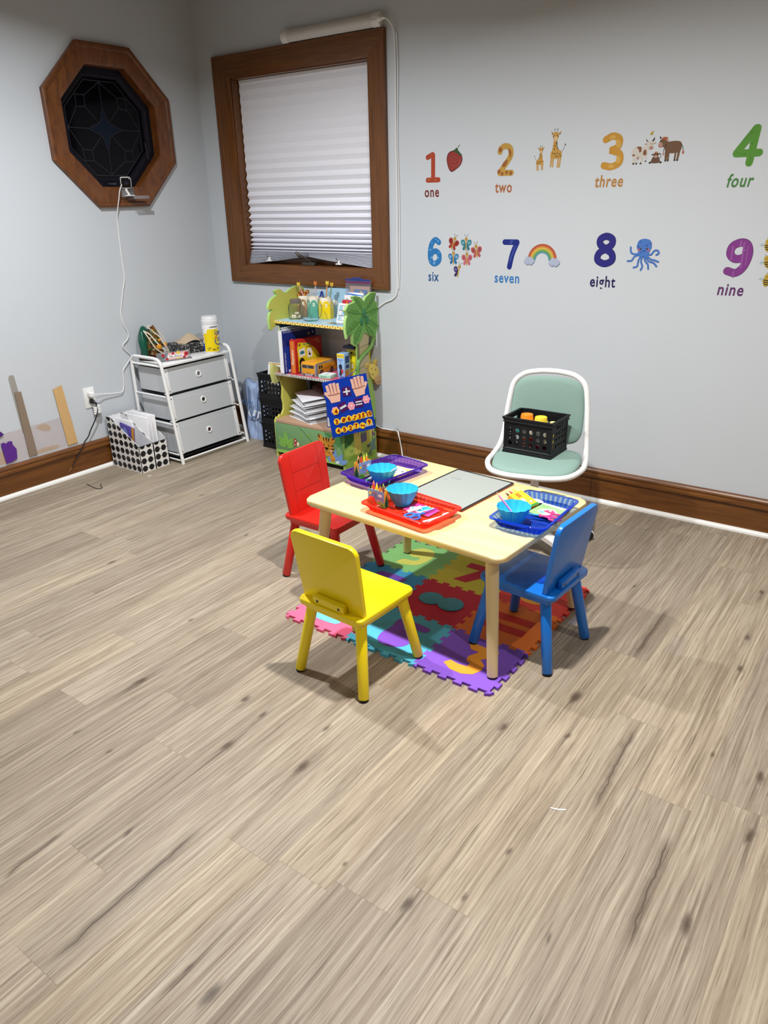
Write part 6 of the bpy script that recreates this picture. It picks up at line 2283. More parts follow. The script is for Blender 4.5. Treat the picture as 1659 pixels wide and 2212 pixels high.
def make_tray(label, loc, rz, m, mrim, mwall):
    t = thing('craft_tray', label, 'tray', loc, rz, 'translucent craft trays on the table')
    N = 200
    hx, hy = .158, .104
    def rg(inset, z, r, rib=0.0, grip=0.0):
        p = resample(rrect(-hx + inset, -hy + inset, hx - inset, hy - inset, r, 8), N)
        out = []
        for i, q in enumerate(p):
            d = Vector((q.x / hx, q.y / hy))
            d = Vector((d.x, 0)) if abs(d.x) > abs(d.y) else Vector((0, d.y))
            d = d.normalized()
            o = (rib if i % 4 < 2 else -rib)
            x, y = q.x - d.x * o, q.y - d.y * o
            if grip and abs(q.y) < .055 and abs(q.x) > hx * .8:
                x += (1 if q.x > 0 else -1) * grip * min(1, (.055 - abs(q.y)) / .012)
            out.append((x, y, z))
        return out
    b = MB()
    b.loft(m, [rg(.030, .0, .016), rg(.028, .002, .017)], True, True, False)
    b.build('tray_floor', t)
    b = MB()
    R = [rg(.028, .002, .017), rg(.024, .006, .018, .0018), rg(.012, .029, .020, .0018), rg(.009, .034, .021)]
    for par, mm in ((0, mwall), (1, m)):       # raised ribs alternate with thinner panes
        t_ = bmesh.new()
        for r0, r1 in zip(R, R[1:]):
            for i in range(N):
                if (i // 2) % 2 == par:
                    j = (i + 1) % N
                    t_.faces.new([t_.verts.new(p) for p in (r0[i], r0[j], r1[j], r1[i])])
        b.merge(t_, mm)
    b.build('ribbed_wall', t, angle=20)
    b = MB()
    b.loft(mrim, [rg(.009, .034, .021), rg(.0085, .0365, .021), rg(.002, .0370, .024, 0, .009), rg(-.001, .0350, .025, 0, .010), rg(-.001, .0320, .025, 0, .010)], True, False, False)
    b.build('rim', t)
    b = MB()
    for x in (-.04, .04):
        b.box(m, (x, 0, .0024), (.0016, .125, .0008))
    b.build('floor_rib', t)
    return t


PUR, PURR = clear('purple_plastic', '#8f6fe0', '#5a2aa8', 0.34, 0.15, 0.03), clear('purple_plastic_rim', '#6a46b0', '#44209a', 0.6, 0.12, 0.03)
RDP, RDPR = clear('red_plastic', '#ff9a84', '#e5301e', 0.55, 0.15, 0.02), clear('red_plastic_rim', '#f06a54', '#dc2c1c', 0.8, 0.15, 0.02)
BLP, BLPR = clear('blue_plastic', '#5f92f2', '#1440c8', 0.34, 0.12, 0.03), clear('blue_plastic_rim', '#5f8ae8', '#1238b4', 0.55, 0.08, 0.04)
make_tray('purple translucent tray overhanging the left end of the table', (2.333, -1.325, TT), 81, PUR, PURR, clear('purple_plastic_wall', '#a48ae6', '#5a2aa8', 0.30, 0.12, 0.06))
make_tray('red translucent tray at the front middle of the table', (2.636, -1.588, TT), -8, RDP, RDPR, clear('red_plastic_wall', '#ff8a74', '#e5301e', 0.50, 0.15, 0.04))
make_tray('blue translucent tray at the right end of the table', (3.017, -1.385, TT), 91, BLP, BLPR, clear('blue_plastic_wall', '#9cc2fa', '#1a4ccc', 0.20, 0.10, 0.06))
ZT = TT + .0030          # on a tray floor

# scalloped bowls
BOWL = mat('sky_blue_bowl', '#2fb6ee', 0.4)


def bowl(label, loc, rz):
    b = MB()
    def sc(a, r, z):
        k = min(1.0, max(0.0, z / .03))
        return r * (1 + .085 * k * (abs(cos(6 * a)) ** .7 - .5))
    prof = [(0, 0), (.027, 0), (.030, .002), (.040, .022), (.050, .045), (.057, .064), (.0555, .0645), (.0485, .045), (.0385, .023), (.0285, .004), (0, .003)]
    b.lathe(BOWL, prof, 96, mod=sc)
    return b.build('scalloped_bowl', None, loc, (0, 0, rz), angle=50, label=label, category='bowl', group='sky blue scalloped bowls')


bowl('sky blue scalloped bowl on the purple tray', (2.372, -1.395, ZT), 10)
bowl('sky blue scalloped bowl on the red tray', (2.566, -1.538, ZT), 0)
bowl('sky blue scalloped bowl on the blue tray', (2.978, -1.470, ZT), 5)

# crayon boxes: open topped cartons with a printed landscape
CRCOL = [('black', '#1b1b22'), ('peach', '#f09a6a'), ('red', '#d8322a'), ('navy', '#1f2470'), ('yellow', '#f0d932'), ('dark green', '#1f5a34'), ('orange', '#e8742a'), ('lime', '#a9cf4a'), ('maroon', '#7a2030')]


def crayon_box(tray, label, M, w, d, h, kind, n):
    e = M.to_euler()
    t = thing('crayon_box', label, 'crayon box', tuple(M.translation), 0, rot=tuple(degrees_(a) for a in e))
    side = mat('carton_yellow', '#e6a534', 0.45)
    b = MB()
    th = .0008
    sky = mat('carton_sky', '#7894bd', 0.45) if kind == 0 else mat('carton_lemon', '#efc92c', 0.45)
    b.box(sky, (0, -d / 2, h / 2), (w, th, h))
    b.box(side, (0, d / 2, h / 2), (w, th, h))
    for x in (-w / 2, w / 2):
        b.box(side, (x, 0, h / 2), (th, d, h))
    b.box(side, (0, 0, th / 2), (w, d, th))
    b.box(mat('crayon_fill', '#c9b48a', 0.7), (0, 0, h * .45), (w - .002, d - .002, h * .88))
    Mf = at((-w / 2, -d / 2 - th / 2, 0), (1, 0, 0), (0, 0, 1))
    if kind == 0:
        b.art(Mf, [('#7f9fd2', [rect(.001, h * .55, w * .98, h * .9)]), ('#e6e9ee', [circ(w * .78, h * .72, .008, .005), circ(w * .70, h * .70, .006, .004)]), ('#86b04a', [blob([(0, h * .1), (w * .2, h * .36), (w * .42, h * .2), (w * .7, h * .34), (w * .98, h * .3), (w * .98, .001), (0, .001)], 3)]),
                   ('#4a8a2e', [blob([(0, .001), (0, h * .22), (w * .25, h * .26), (w * .5, h * .08), (w * .8, h * .2), (w * .99, h * .14), (w * .99, .001)], 3)]), ('#efc22e', [circ(w * .15, h * .72, .006)]), ('#e58f8a', [circ(w * .62, h * .36, .004), circ(w * .70, h * .38, .003)]),
                   ('#b9362c', [rect(w * .28, h * .76, w * .55, h * .82), rect(w * .40, h * .06, w * .80, h * .16)]), ('#ece6e4', [rect(w * .42, h * .07, w * .78, h * .12)]), ('#5a6a80', [rect(w * .22, h * (.68 - .07 * i), w * (.62 - .05 * i), h * (.70 - .07 * i)) for i in range(3)])])
    else:
        b.art(Mf, [('#2f8a3c', [[(0, 0), (w, 0), (w, h * .10), (0, h * .10)]]), ('#b03424', [rect(w * .36, h * .66, w * .44, h * .92), rect(w * .50, h * .66, w * .58, h * .92)]), ('#efeee2', [rect(w * .30, h * .38, w * .52, h * .56), circ(w * .70, h * .26, .007)]),
                   ('#9a3a26', stroke([(w * .70 + .007 * cos(radians(a)), h * .26 + .007 * sin(radians(a))) for a in range(0, 361, 30)], .0016, 1, False) + [rect(w * .33, h * (.41 + .05 * i), w * .49, h * (.43 + .05 * i)) for i in range(3)])])
    tri = None
    for sx, oo, uu in ((1, (w / 2 + th / 2, -d / 2, 0), (0, 1, 0)), (-1, (-w / 2 - th / 2, d / 2, 0), (0, -1, 0))):
        b.art(at(oo, uu, (0, 0, 1)), [('#1f5a3a' if kind == 0 else '#2f8a3c', [[(.001, .001), (d - .001, .001), (d - .001, h * .30), (d / 2, h * .85), (.001, h * .30)]]), ('#c9a431', stroke([(.001, h * .34), (d / 2, h * .90), (d - .001, h * .34)], .0014, smooth=False)), ('#123a24', [[(d * .3, .001), (d * .7, .001), (d * .5, h * .6)]])])
    b.build('carton', t)
    for i in range(n):
        nm, hx = CRCOL[i % len(CRCOL)]
        x = -w / 2 + .008 + (w - .016) * i / (n - 1)
        y = (-.005 if i % 2 == 0 else .004)
        hgt = h + .009 + .004 * ((i * 5) % 3)
        o0 = M @ Vector((x, y, h * .88))
        b = MB()
        m = mat('crayon_' + nm.replace(' ', '_'), hx, 0.5)
        b.lathe(m, [(0, 0), (.0040, 0), (.0040, hgt - h * .88 - .002), (.0029, hgt - h * .88), (.0014, hgt - h * .88 + .009), (0, hgt - h * .88 + .0095)], 12)
        b.build('crayon', None, tuple(o0), tuple(degrees_(a) for a in e), label='%s crayon standing in the crayon box on the %s' % (nm, tray), category='crayon', group='crayons in the box on the ' + tray)


def degrees_(a):
    return a * 180 / pi


crayon_box('red tray', 'crayon box with a landscape print on the red tray', TR(2.494, -1.590, ZT, rz=-8), .082, .021, .062, 0, 9)
crayon_box('purple tray', 'crayon box with a landscape print on the purple tray', TR(2.262, -1.377, ZT, rz=82), .070, .026, .066, 0, 8)
# the third one lies back against the tray wall, its open end raised
Mx = at((2.985, -1.330, ZT + .016), (0.22, 0.975, 0), (-0.93, 0.21, 0.32))     # local: u = width, v = up of box, n = up
Mbox = Mx @ Matrix(((1, 0, 0, 0), (0, 0, 1, 0), (0, -1, 0, 0), (0, 0, 0, 1)))
crayon_box('blue tray', 'yellow crayon box lying tilted on the blue tray', Mbox @ Matrix.Translation((0, .012, 0)), .070, .024, .088, 1, 6)


# booklets
def booklet(label, loc, rz, w, h, hx, layers, rot=None):
    t = thing('booklet', label, 'booklet', loc, rz, 'small picture booklets on the trays', rot)
    b = MB()
    b.box(mat('paper_white', '#eceae4', 0.7), (0, 0, .0014), (w - .002, h - .002, .0020))
    b.build('pages', t)
    b = MB()
    b.prism(mat('cover_' + hx[1:], hx, 0.45), rect(-w / 2, -h / 2, w / 2, h / 2), .0006, z0=.0026)
    b.art(Matrix.Translation((0, 0, .0033)), layers)
    b.build('cover', t)
    return t


booklet('pink booklet with a blue bird on the red tray', (2.655, -1.535, ZT + .0002), -4, .115, .095, '#dc3f98', [
    ('#f3f0f2', [blob([(-.048, -.018), (-.02, .006), (-.004, .032), (.024, .036), (.040, .018), (.030, -.008), (.020, -.036), (-.02, -.040)], 4)]), ('#35a7d0', [blob([(-.040, -.016), (-.014, .002), (0, .024), (.020, .028), (.026, .010), (.014, -.014), (.008, -.030), (-.02, -.032)], 4)]),
    ('#e3c64a', [circ(.014, .026, .007)]), ('#e9f2f4', [circ(-.008, -.014, .010, .008)]), ('#22303a', [circ(.018, .018, .002)])])
booklet('yellow booklet with a white face on the purple tray', (2.352, -1.262, ZT + .0002), -6, .100, .110, '#f0da5a', [
    ('#f4f2ea', [blob([(-.035, -.02), (-.03, .02), (.0, .032), (.036, .02), (.038, -.02), (0, -.034)], 5)]), ('#2d3430', [circ(-.014, .008, .005, .007), circ(.018, .008, .005, .007), circ(.038, .026, .009, .007), circ(-.036, .026, .007, .009), circ(-.022, -.034, .007, .004)]), ('#e58a90', [circ(.004, -.014, .009, .005)])])
booklet('green booklet with a pink fish on the blue tray', (3.043, -1.330, ZT + .0056), -8, .105, .100, '#8fdf7a', [
    ('#f1eff0', [blob([(-.030, -.022), (-.02, .008), (.010, .020), (.034, .004), (.044, -.014), (.010, -.034)], 5)]), ('#d8456e', [blob([(-.014, -.010), (-.004, .010), (.012, .014), (.028, .0), (.026, -.016), (0, -.014)], 4)]), ('#78a9d0', [blob([(-.026, -.018), (-.014, -.006), (-.006, -.020), (.010, -.028), (-.014, -.030)], 3)]), ('#f6f4f4', [circ(.006, .004, .005)]), ('#22262c', [circ(.006, .004, .002)]),
    ('#3a6a3a', text('no. 2', -.042, .026, h=.009, w=.022))])


def rod(nm, cat, label, p0, p1, r, cols, tip=False):
    """pencil or marker lying from p0 to p1; cols = list of (fraction end, colour)"""
    t = thing(nm, label, cat, p0)
    d = Vector(p1) - Vector(p0)
    a = 0
    for k, (f, hx) in enumerate(cols):
        b = MB()
        last = k == len(cols) - 1
        b.cyl(mat('rod_' + hx[1:], hx, 0.4), d * a, d * f, r, (r * .15 if tip and last else r), 14, 0 if tip and last else r * .25)
        b.build(('barrel', 'cap', 'tip')[min(k, 2)] if not (tip and last) else 'tip', t)
        a = f
    return t


rod('marker', 'marker', 'white marker with a red cap on the red tray', (2.626, -1.622, ZT + .008), (2.652, -1.548, ZT + .012), .0068, [(.22, '#c9261f'), (1, '#f0f0f0')])
rod('marker', 'marker', 'white marker with a green cap on the purple tray', (2.318, -1.430, ZT + .0075), (2.312, -1.368, ZT + .0075), .0068, [(.25, '#4fb58a'), (.85, '#eef0ee'), (1, '#4fb58a')])
rod('pencil', 'pencil', 'pink pencil leaning in the bowl on the purple tray', (2.362, -1.390, ZT + .009), (2.421, -1.362, ZT + .066), .0034, [(.85, '#e7a3c4'), (1, '#e8d2b0')], True)
rod('pencil', 'pencil', 'pink pencil stub leaning in the bowl on the red tray', (2.555, -1.535, ZT + .009), (2.604, -1.520, ZT + .052), .0034, [(.85, '#e7a3c4'), (1, '#e8d2b0')], True)
rod('pencil', 'pencil', 'pink pencil leaning out of the bowl on the blue tray', (2.992, -1.462, ZT + .009), (2.926, -1.500, ZT + .112), .0036, [(.88, '#ee9cc6'), (1, '#e8c2b0')], True)
rod('marker', 'marker', 'black marker tucked beneath the green booklet on the blue tray', (3.094, -1.400, ZT + .0062), (3.096, -1.272, ZT + .0062), .0060, [(.7, '#1b1d22'), (1, '#2a2c33')])


def scissors(label, piv, ang, z, hA, hB, blade, tilt=0):
    """child scissors: pivot at piv, blades towards ang"""
    t = thing('scissors', label, 'scissors', (piv[0], piv[1], z), 0, 'plastic child scissors', (0, -tilt, ang))
    for k, (s, hx) in enumerate(((1, hA), (-1, hB))):
        m = mat('scissor_' + hx[1:], hx, 0.35)
        b = MB()
        ring = [(-.050 + .020 * cos(radians(a)), s * .016 + .0125 * sin(radians(a)), .004) for a in range(0, 360, 20)]
        b.tube(m, ring, .0036, 8, True)
        b.tube(m, bez([(-.032, s * .010, .004), (-.016, s * .002, .004), (.004, -s * .003, .004)], 5), .0042, 8)
        b.build('handle', t)
        b = MB()
        mb = mat('blade_' + blade[1:], blade, 0.3)
        b.prism(mb, [(-.004, -s * .005), (.060, -s * .0015), (.062, s * .0005), (.0, s * .005)], .0022, z0=.0030 + .0022 * k)
        b.build('blade', t)
    b = MB()
    b.cyl(mat('rivet_pink', '#e8418c', 0.4), (.004, 0, .002), (.004, 0, .0088), .0050, n=16)
    b.build('rivet', t)
    return t


scissors('blue and purple child scissors on the pink booklet', (2.684, -1.580, ), 72, ZT + .0045, '#3f7fd8', '#3a66c4', '#8a4fb4')
scissors('pink and blue child scissors on the green booklet', (3.045, -1.395), 195, ZT + .0110, '#e0458e', '#d83c88', '#3f9fe0')
UT = mat('white_cutlery', '#f0eff2', 0.3)


def utensil(kind, label, p0, ang, z, L=.15):
    t = thing('plastic_' + kind, label, kind, (p0[0], p0[1], z), ang, 'white plastic cutlery')
    b = MB()
    b.prism(UT, [(0, -.0045), (L * .55, -.0030), (L * .66, -.0035), (L * .66, .0035), (L * .55, .0030), (0, .0045)], .0030, bev=.0008)
    b.build('handle', t)
    b = MB()
    if kind == 'fork':
        b.prism(UT, [(L * .66, -.0035), (L * .74, -.011), (L * .82, -.012), (L * .82, .012), (L * .74, .011), (L * .66, .0035)], .0024)
        for y in (-.0098, -.0033, .0033, .0098):
            b.prism(UT, [(L * .81, y - .0020), (L, y - .0010), (L, y + .0010), (L * .81, y + .0020)], .0022)
        b.build('tines', t)
    elif kind == 'spoon':
        pr = []
        rings = []
        for s, zz in ((1.0, .0035), (.97, .0015), (.75, -.0008 + .001), (.4, .0005), (.05, .0003)):
            rings.append([(L * .83 + .026 * s * cos(radians(a)), .0155 * s * sin(radians(a)), zz) for a in range(0, 360, 15)])
        b.loft(UT, rings, True, False, True)
        b.build('spoon_head', t)
    else:
        b.prism(UT, [(L * .64, -.0040), (L * .95, -.0070), (L, -.002), (L * .98, .0030), (L * .64, .0040)], .0020)
        b.build('knife_blade', t)
    return t


utensil('fork', 'white plastic fork at the right end of the red tray', (2.735, -1.648), 82, ZT + .0006, .142)
utensil('spoon', 'white plastic spoon beside the fork on the red tray', (2.722, -1.640), 68, ZT + .0045, .142)
utensil('fork', 'white plastic fork at the far end of the purple tray', (2.312, -1.232), 12, ZT + .0040, .12)
utensil('knife', 'white plastic knife at the far end of the purple tray', (2.315, -1.218), 4, ZT + .0010, .12)
utensil('spoon', 'white plastic spoon at the far end of the blue tray', (3.088, -1.292), 168, ZT + .0080, .145)
utensil('knife', 'white plastic knife beside the spoon on the blue tray', (3.090, -1.270), 172, ZT + .0006, .145)

# drawing board
DB = thing('drawing_board', 'grey drawing board with a black frame lying on the table', 'drawing board', (2.661, -1.292, TT), -5)
b = MB()
b.prism(mat('red_backing', '#c6352c', 0.5), rrect(-.134, -.175, .134, .175, .006), .0035)
b.build('red_backing', DB)
b = MB()
b.prism(mat('grey_board', '#969b96', 0.55, noise=0.03, nscale=14), rrect(-.131, -.172, .131, .172, .005), .0030, z0=.0036)
b.art(Matrix.Translation((0, 0, .0067)), [(mat('smudge_grey', '#8d928d', 0.6), [blob([(-.10, .085), (-.06, .09), (-.05, .08), (-.09, .075)], 3), blob([(-.112, .05), (-.098, .055), (-.095, .046)], 3)])])
b.build('drawing_sheet', DB)
b = MB()
fr_ = lambda o, z: [(p[0], p[1], z) for p in rrect(-.131 - o, -.172 - o, .131 + o, .172 + o, .006, 4)]
b.loft(mat('black_frame', '#17161a', 0.35), [fr_(-.0035, .0060), fr_(-.0025, .0085), fr_(.002, .0090), fr_(.0045, .0075), fr_(.0045, .0040), fr_(.001, .0036)], True, False, False)
b.build('frame', DB)

# scraps on the floor
b = MB()
b.prism(mat('white_scrap', '#e9e9ea', 0.7), [(-.020, -.002), (.004, -.004), (.022, .001), (.020, .004), (.0, .0005), (-.02, .001)], .0012)
b.build('paper_scrap', None, (3.469, -2.137, .0002), (0, 0, 20), label='thin white paper scrap on the open floor', category='paper scrap')
b = MB()
b.prism(mat('white_scrap', '#e9e9ea'), blob([(-.010, 0), (0, .003), (.012, .001), (.010, -.003), (-.004, -.003)], 3), .0015)
b.build('paper_scrap', None, (.392, -1.055, .0002), (0, 0, 60), label='tiny white paper crumb on the floor before the dotted files', category='paper scrap')
b = MB()
b.tube(mat('black_band', '#1d1917', 0.6), bez([(-.075, -.035, .0022), (-.02, -.020, .0022), (.035, .0, .0022), (.052, .016, .0026), (.045, .030, .003), (.010, .030, .003), (-.03, .036, .0026)], 6), .0021, 6)
b.build('loose_cord', None, (.280, -1.345, 0), (0, 0, -25), label='short thin black cord lying on the floor near the left baseboard', category='cord')
# ================================================================== wall stickers on the right wall
GRP = 'number stickers on the wall'


def ink(hx):
    """matt vinyl ink, a little deeper than the nominal colour"""
    c = [int(hx[i:i + 2], 16) for i in (1, 3, 5)]
    nm = 'ink_' + hx[1:]
    m = mat(nm, hx, 0.6, spec=0.25)
    m.node_tree.nodes['Principled BSDF'].inputs['Base Color'].default_value = rgb(c[0] * .9, c[1] * .9, c[2] * .9)
    return m


def sticker(name, label, cat, cx, cz, layers, group=None, outline=None):
    """flat decal; artwork in metres about its own centre"""
    b = MB()
    layers = [(ink(c), p) for c, p in layers]
    b.art(at((0, 0, 0), (1, 0, 0), (0, 0, 1)), layers, step=.00015, z0=.0002)
    o = b.build(name, None, (cx, -.0003, cz), label=label, category=cat)
    if group:
        o['group'] = group
    return o


def numeral(ch, cx, cz, h, wsc, w, hexc, label, deco=None, edge=None, slant=0):
    L = []
    sk = [[((x - .30) * h * wsc + (y - .5) * h * slant, (y - .5) * h) for x, y in s] for s in digit_polys(ch)]
    if edge:
        L.append((edge, sum([stroke(s, w * 1.10, 7, len(s) > 2) for s in sk], [])))
    L.append((hexc, sum([stroke(s, w, 7, len(s) > 2) for s in sk], [])))
    if deco:
        L += deco
    return sticker('number_sticker', label, 'wall sticker', cx, cz, L, None)


random.seed(11)
W1 = .030
numeral('1', 1.712, 1.638, .150, 1.0, .0245, '#b5482c', 'orange red number one sticker at the left of the upper row', [('#e6b08a', [circ(-.004 + random.uniform(-.006, .006), -.05 + .11 * i / 7, .0012, .003, 8) for i in range(8)] + [circ(-.02, -.058, .002, .004, 8), circ(.02, -.06, .002, .004, 8)])])
numeral('2', 2.132, 1.656, .150, 1.05, .0265, '#c9a04a', 'giraffe patterned number two sticker', [('#a5632f', [circ(-.026, .045, .010, .011), blob([(.016, .05), (.033, .035), (.030, .005), (.024, .02)], 4), blob([(-.006, -.01), (.016, .0), (.004, -.030), (-.014, -.028)], 4), circ(-.030, -.052, .009, .010), circ(-.012, -.062, .007, .009), circ(.012, -.056, .007, .009), circ(.034, -.060, .008, .010)])])
numeral('3', 2.668, 1.667, .155, 1.12, .0290, '#cf9a3c', 'ochre number three sticker', [('#dcae58', [circ(.024, .030, .011, .018, 20, 20), circ(.030, -.034, .010, .016), circ(-.004, .058, .014, .008), circ(.0, -.060, .014, .008)])])
numeral('4', 3.232, 1.661, .158, 1.14, .0290, '#5c9a3a', 'green scaly number four sticker at the upper right', [('#4a8530', stroke([(-.02, .02), (.0, .04), (.014, .06)], .002) + stroke([(-.04, -.02), (-.02, -.03), (.0, -.028)], .002) + stroke([(.014, -.03), (.02, -.05), (.014, -.07)], .002) + stroke([(.006, .01), (.022, .006)], .002) + stroke([(.008, .045), (.022, .05)], .002))], slant=.10)
numeral('6', 1.731, 1.223, .152, 1.02, .0290, '#2f7fc4', 'blue dotted number six sticker', [('#6db2e4', [circ(x, y, r) for x, y, r in ((-.028, .01, .006), (-.022, -.03, .006), (.02, -.03, .006), (-.004, -.058, .008), (.02, .055, .005), (-.018, .045, .004), (.024, -.004, .004), (-.028, -.05, .004), (.006, .064, .004))])])
numeral('7', 2.183, 1.220, .152, 1.12, .0270, '#1f2f8a', 'navy number seven sticker', [('#3f52a8', [[(-.002, .068), (.014, .068), (.004, .048), (-.008, .048)], [(.024, .045), (.030, .040), (.0, -.04), (-.006, -.03)]])])
numeral('8', 2.676, 1.249, .152, 1.12, .0290, '#2d2b86', 'indigo number eight sticker', None, '#24203a')
numeral('9', 3.262, 1.227, .158, 1.22, .0300, '#8a3f92', 'purple striped number nine sticker', [('#a25aaa', [rect(-.031, -.01, -.024, .05), rect(.012, -.04, .019, .066), rect(-.002, .046, .006, .070), rect(.030, -.03, .034, .05), rect(-.014, -.080, -.008, -.054)])], '#5c3a5e', slant=.04)
for s, x0, x1, z, hx, lab, sh in (('one', 1.666, 1.755, 1.497, '#7d3430', 'dark red word one sticker', 0), ('two', 2.083, 2.176, 1.510, '#b86f42', 'terracotta word two sticker', 0), ('three', 2.598, 2.729, 1.522, '#c08a44', 'ochre word three sticker', .12), ('four', 3.173, 3.277, 1.508, '#4f8a48', 'green word four sticker', .2),
                                  ('six', 1.690, 1.757, 1.072, '#2a5a98', 'dark blue word six sticker', 0), ('seven', 2.098, 2.238, 1.081, '#3a84c8', 'bright blue word seven sticker', 0), ('eight', 2.613, 2.737, 1.083, '#26245c', 'navy word eight sticker', 0), ('nine', 3.197, 3.303, 1.073, '#6a3a72', 'purple word nine sticker', .12)):
    sticker('word_sticker', lab, 'wall sticker', (x0 + x1) / 2, z, [(hx, text(s, -(x1 - x0) / 2, 0, h=.049, w=x1 - x0, bold=.020, shear=sh, space=1.13))])

sticker('strawberry_sticker', 'red strawberry sticker beside the number one', 'wall sticker', 1.845, 1.665,
        [('#6f2a26', [blob([(-.045, .012), (-.030, .040), (.0, .044), (.032, .036), (.048, .006), (.036, -.024), (.004, -.046), (-.018, -.052), (-.036, -.030)], 5)]),
         ('#9c3a34', [blob([(-.040, .012), (-.027, .036), (.0, .039), (.029, .032), (.043, .005), (.032, -.022), (.003, -.041), (-.016, -.047), (-.032, -.028)], 5)]),
         ('#c98a6a', [circ(x, y, .0013, .0018, 8) for x, y in ((-.02, .012), (-.005, .02), (.012, .012), (-.026, -.006), (-.010, -.004), (.008, -.006), (.024, .0), (-.014, -.022), (.004, -.024), (-.012, -.036))]),
         ('#3f5a34', [blob([(-.014, .044), (.002, .050), (.014, .058), (.024, .044), (.046, .022), (.036, .024), (.028, .020), (.022, .030), (.008, .034), (.0, .042)], 3)] + stroke([(.018, .050), (.024, .064), (.032, .070)], .0022)), ('#c77a74', stroke([(.036, .004), (.030, -.014), (.018, -.028)], .0022))])


def giraffe_art(s):
    Y, Bn, Dk = '#cf9f4c', '#9a6a34', '#4a3a28'
    A = lambda pl: xf(pl, 0, 0, s)
    return [(Dk, A(stroke([(.030, -.016), (.040, -.004), (.046, .010)], .0016) + [circ(.047, .013, .0025, .004)] + stroke([(-.008, .066), (-.009, .078)], .0016, smooth=False) + stroke([(.004, .066), (.005, .078)], .0016, smooth=False) + [circ(-.009, .079, .0024), circ(.005, .079, .0024)])),
            (Y, A([blob([(-.012, .034), (-.016, .052), (-.010, .066), (.006, .066), (.012, .052), (.007, .034), (-.002, .030)], 4), [(-.012, .030), (-.018, -.020), (.012, -.012), (.004, .030)], blob([(-.022, -.016), (-.006, -.006), (.016, -.008), (.030, -.016), (.032, -.034), (.026, -.044), (-.016, -.044), (-.024, -.034)], 4),
                  [(-.022, -.034), (-.014, -.040), (-.017, -.080), (-.024, -.080)], [(-.013, -.040), (-.006, -.040), (-.007, -.081), (-.013, -.081)], [(.013, -.040), (.020, -.040), (.017, -.082), (.010, -.082)], [(.024, -.040), (.031, -.034), (.026, -.083), (.019, -.083)],
                  [(-.013, .060), (-.026, .073), (-.022, .056)], [(.010, .060), (.024, .072), (.019, .055)]])),
            ('#e0c190', A([circ(-.002, .040, .010, .010)])),
            (Bn, A([[(-.015, .058), (-.023, .069), (-.020, .057)], [(.012, .058), (.021, .068), (.017, .056)]])),
            (Dk, A([circ(-.009, .054, .0018), circ(.005, .054, .0018), circ(-.015, .050, .002, .003), circ(.010, .050, .002, .003)] + [circ(x, y, .0026, .0032, 10) for x, y in ((-.012, -.022), (-.002, -.024), (.010, -.022), (.022, -.026), (.004, -.033), (.014, -.035), (.026, -.034), (-.004, .010), (-.006, -.004), (.002, .020))] + stroke([(.005, .028), (.006, .010), (.014, -.006)], .0030)))]


sticker('giraffe_sticker', 'tall giraffe sticker beside the number two', 'wall sticker', 2.394, 1.694, giraffe_art(1.0))
sticker('giraffe_sticker', 'small giraffe sticker left of the tall giraffe', 'wall sticker', 2.320, 1.656, [(c, [[(-x, y) for x, y in p] for p in pl]) for c, pl in giraffe_art(.66)])
# cattle
sticker('cow_sticker', 'white cow sticker with brown patches beside the number three', 'wall sticker', 2.798, 1.655,
        [('#d9d4ca', [blob([(-.042, .010), (-.030, .024), (.0, .022), (.022, .026), (.030, .010), (.026, -.010), (.010, -.020), (-.020, -.020), (-.040, -.008)], 5), [(-.036, -.010), (-.024, -.014), (-.024, -.040), (-.034, -.040)], [(-.020, -.016), (-.010, -.016), (-.014, -.040), (-.020, -.040)], [(.002, -.016), (.014, -.016), (.006, -.042), (-.002, -.042)], [(.020, -.010), (.028, -.006), (.026, -.034), (.020, -.030)],
                       blob([(.020, .020), (.024, .038), (.036, .046), (.050, .040), (.050, .020), (.036, .010)], 4)]),
         ('#8a5a3c', [blob([(-.022, .024), (-.002, .024), (.0, .006), (-.008, .002), (-.012, .014)], 4), blob([(.010, .008), (.020, .012), (.024, -.008), (.010, -.008)], 3), circ(-.032, -.008, .006, .004)]), ('#b98c80', [circ(.042, .018, .009, .007), circ(-.012, -.020, .005, .006)]),
         ('#3a3030', [blob([(.022, .048), (.016, .056), (.020, .044), (.028, .044)], 3), blob([(.046, .050), (.054, .060), (.052, .046), (.044, .044)], 3), circ(.038, .034, .0018), circ(.046, .033, .0018)] + [rect(x, -.045, x + .008, -.039) for x in (-.034, -.021, -.002)] + [rect(.020, -.036, .026, -.031)]), ('#c9a28c', [circ(.018, .034, .006, .003), circ(.056, .036, .005, .003)])])
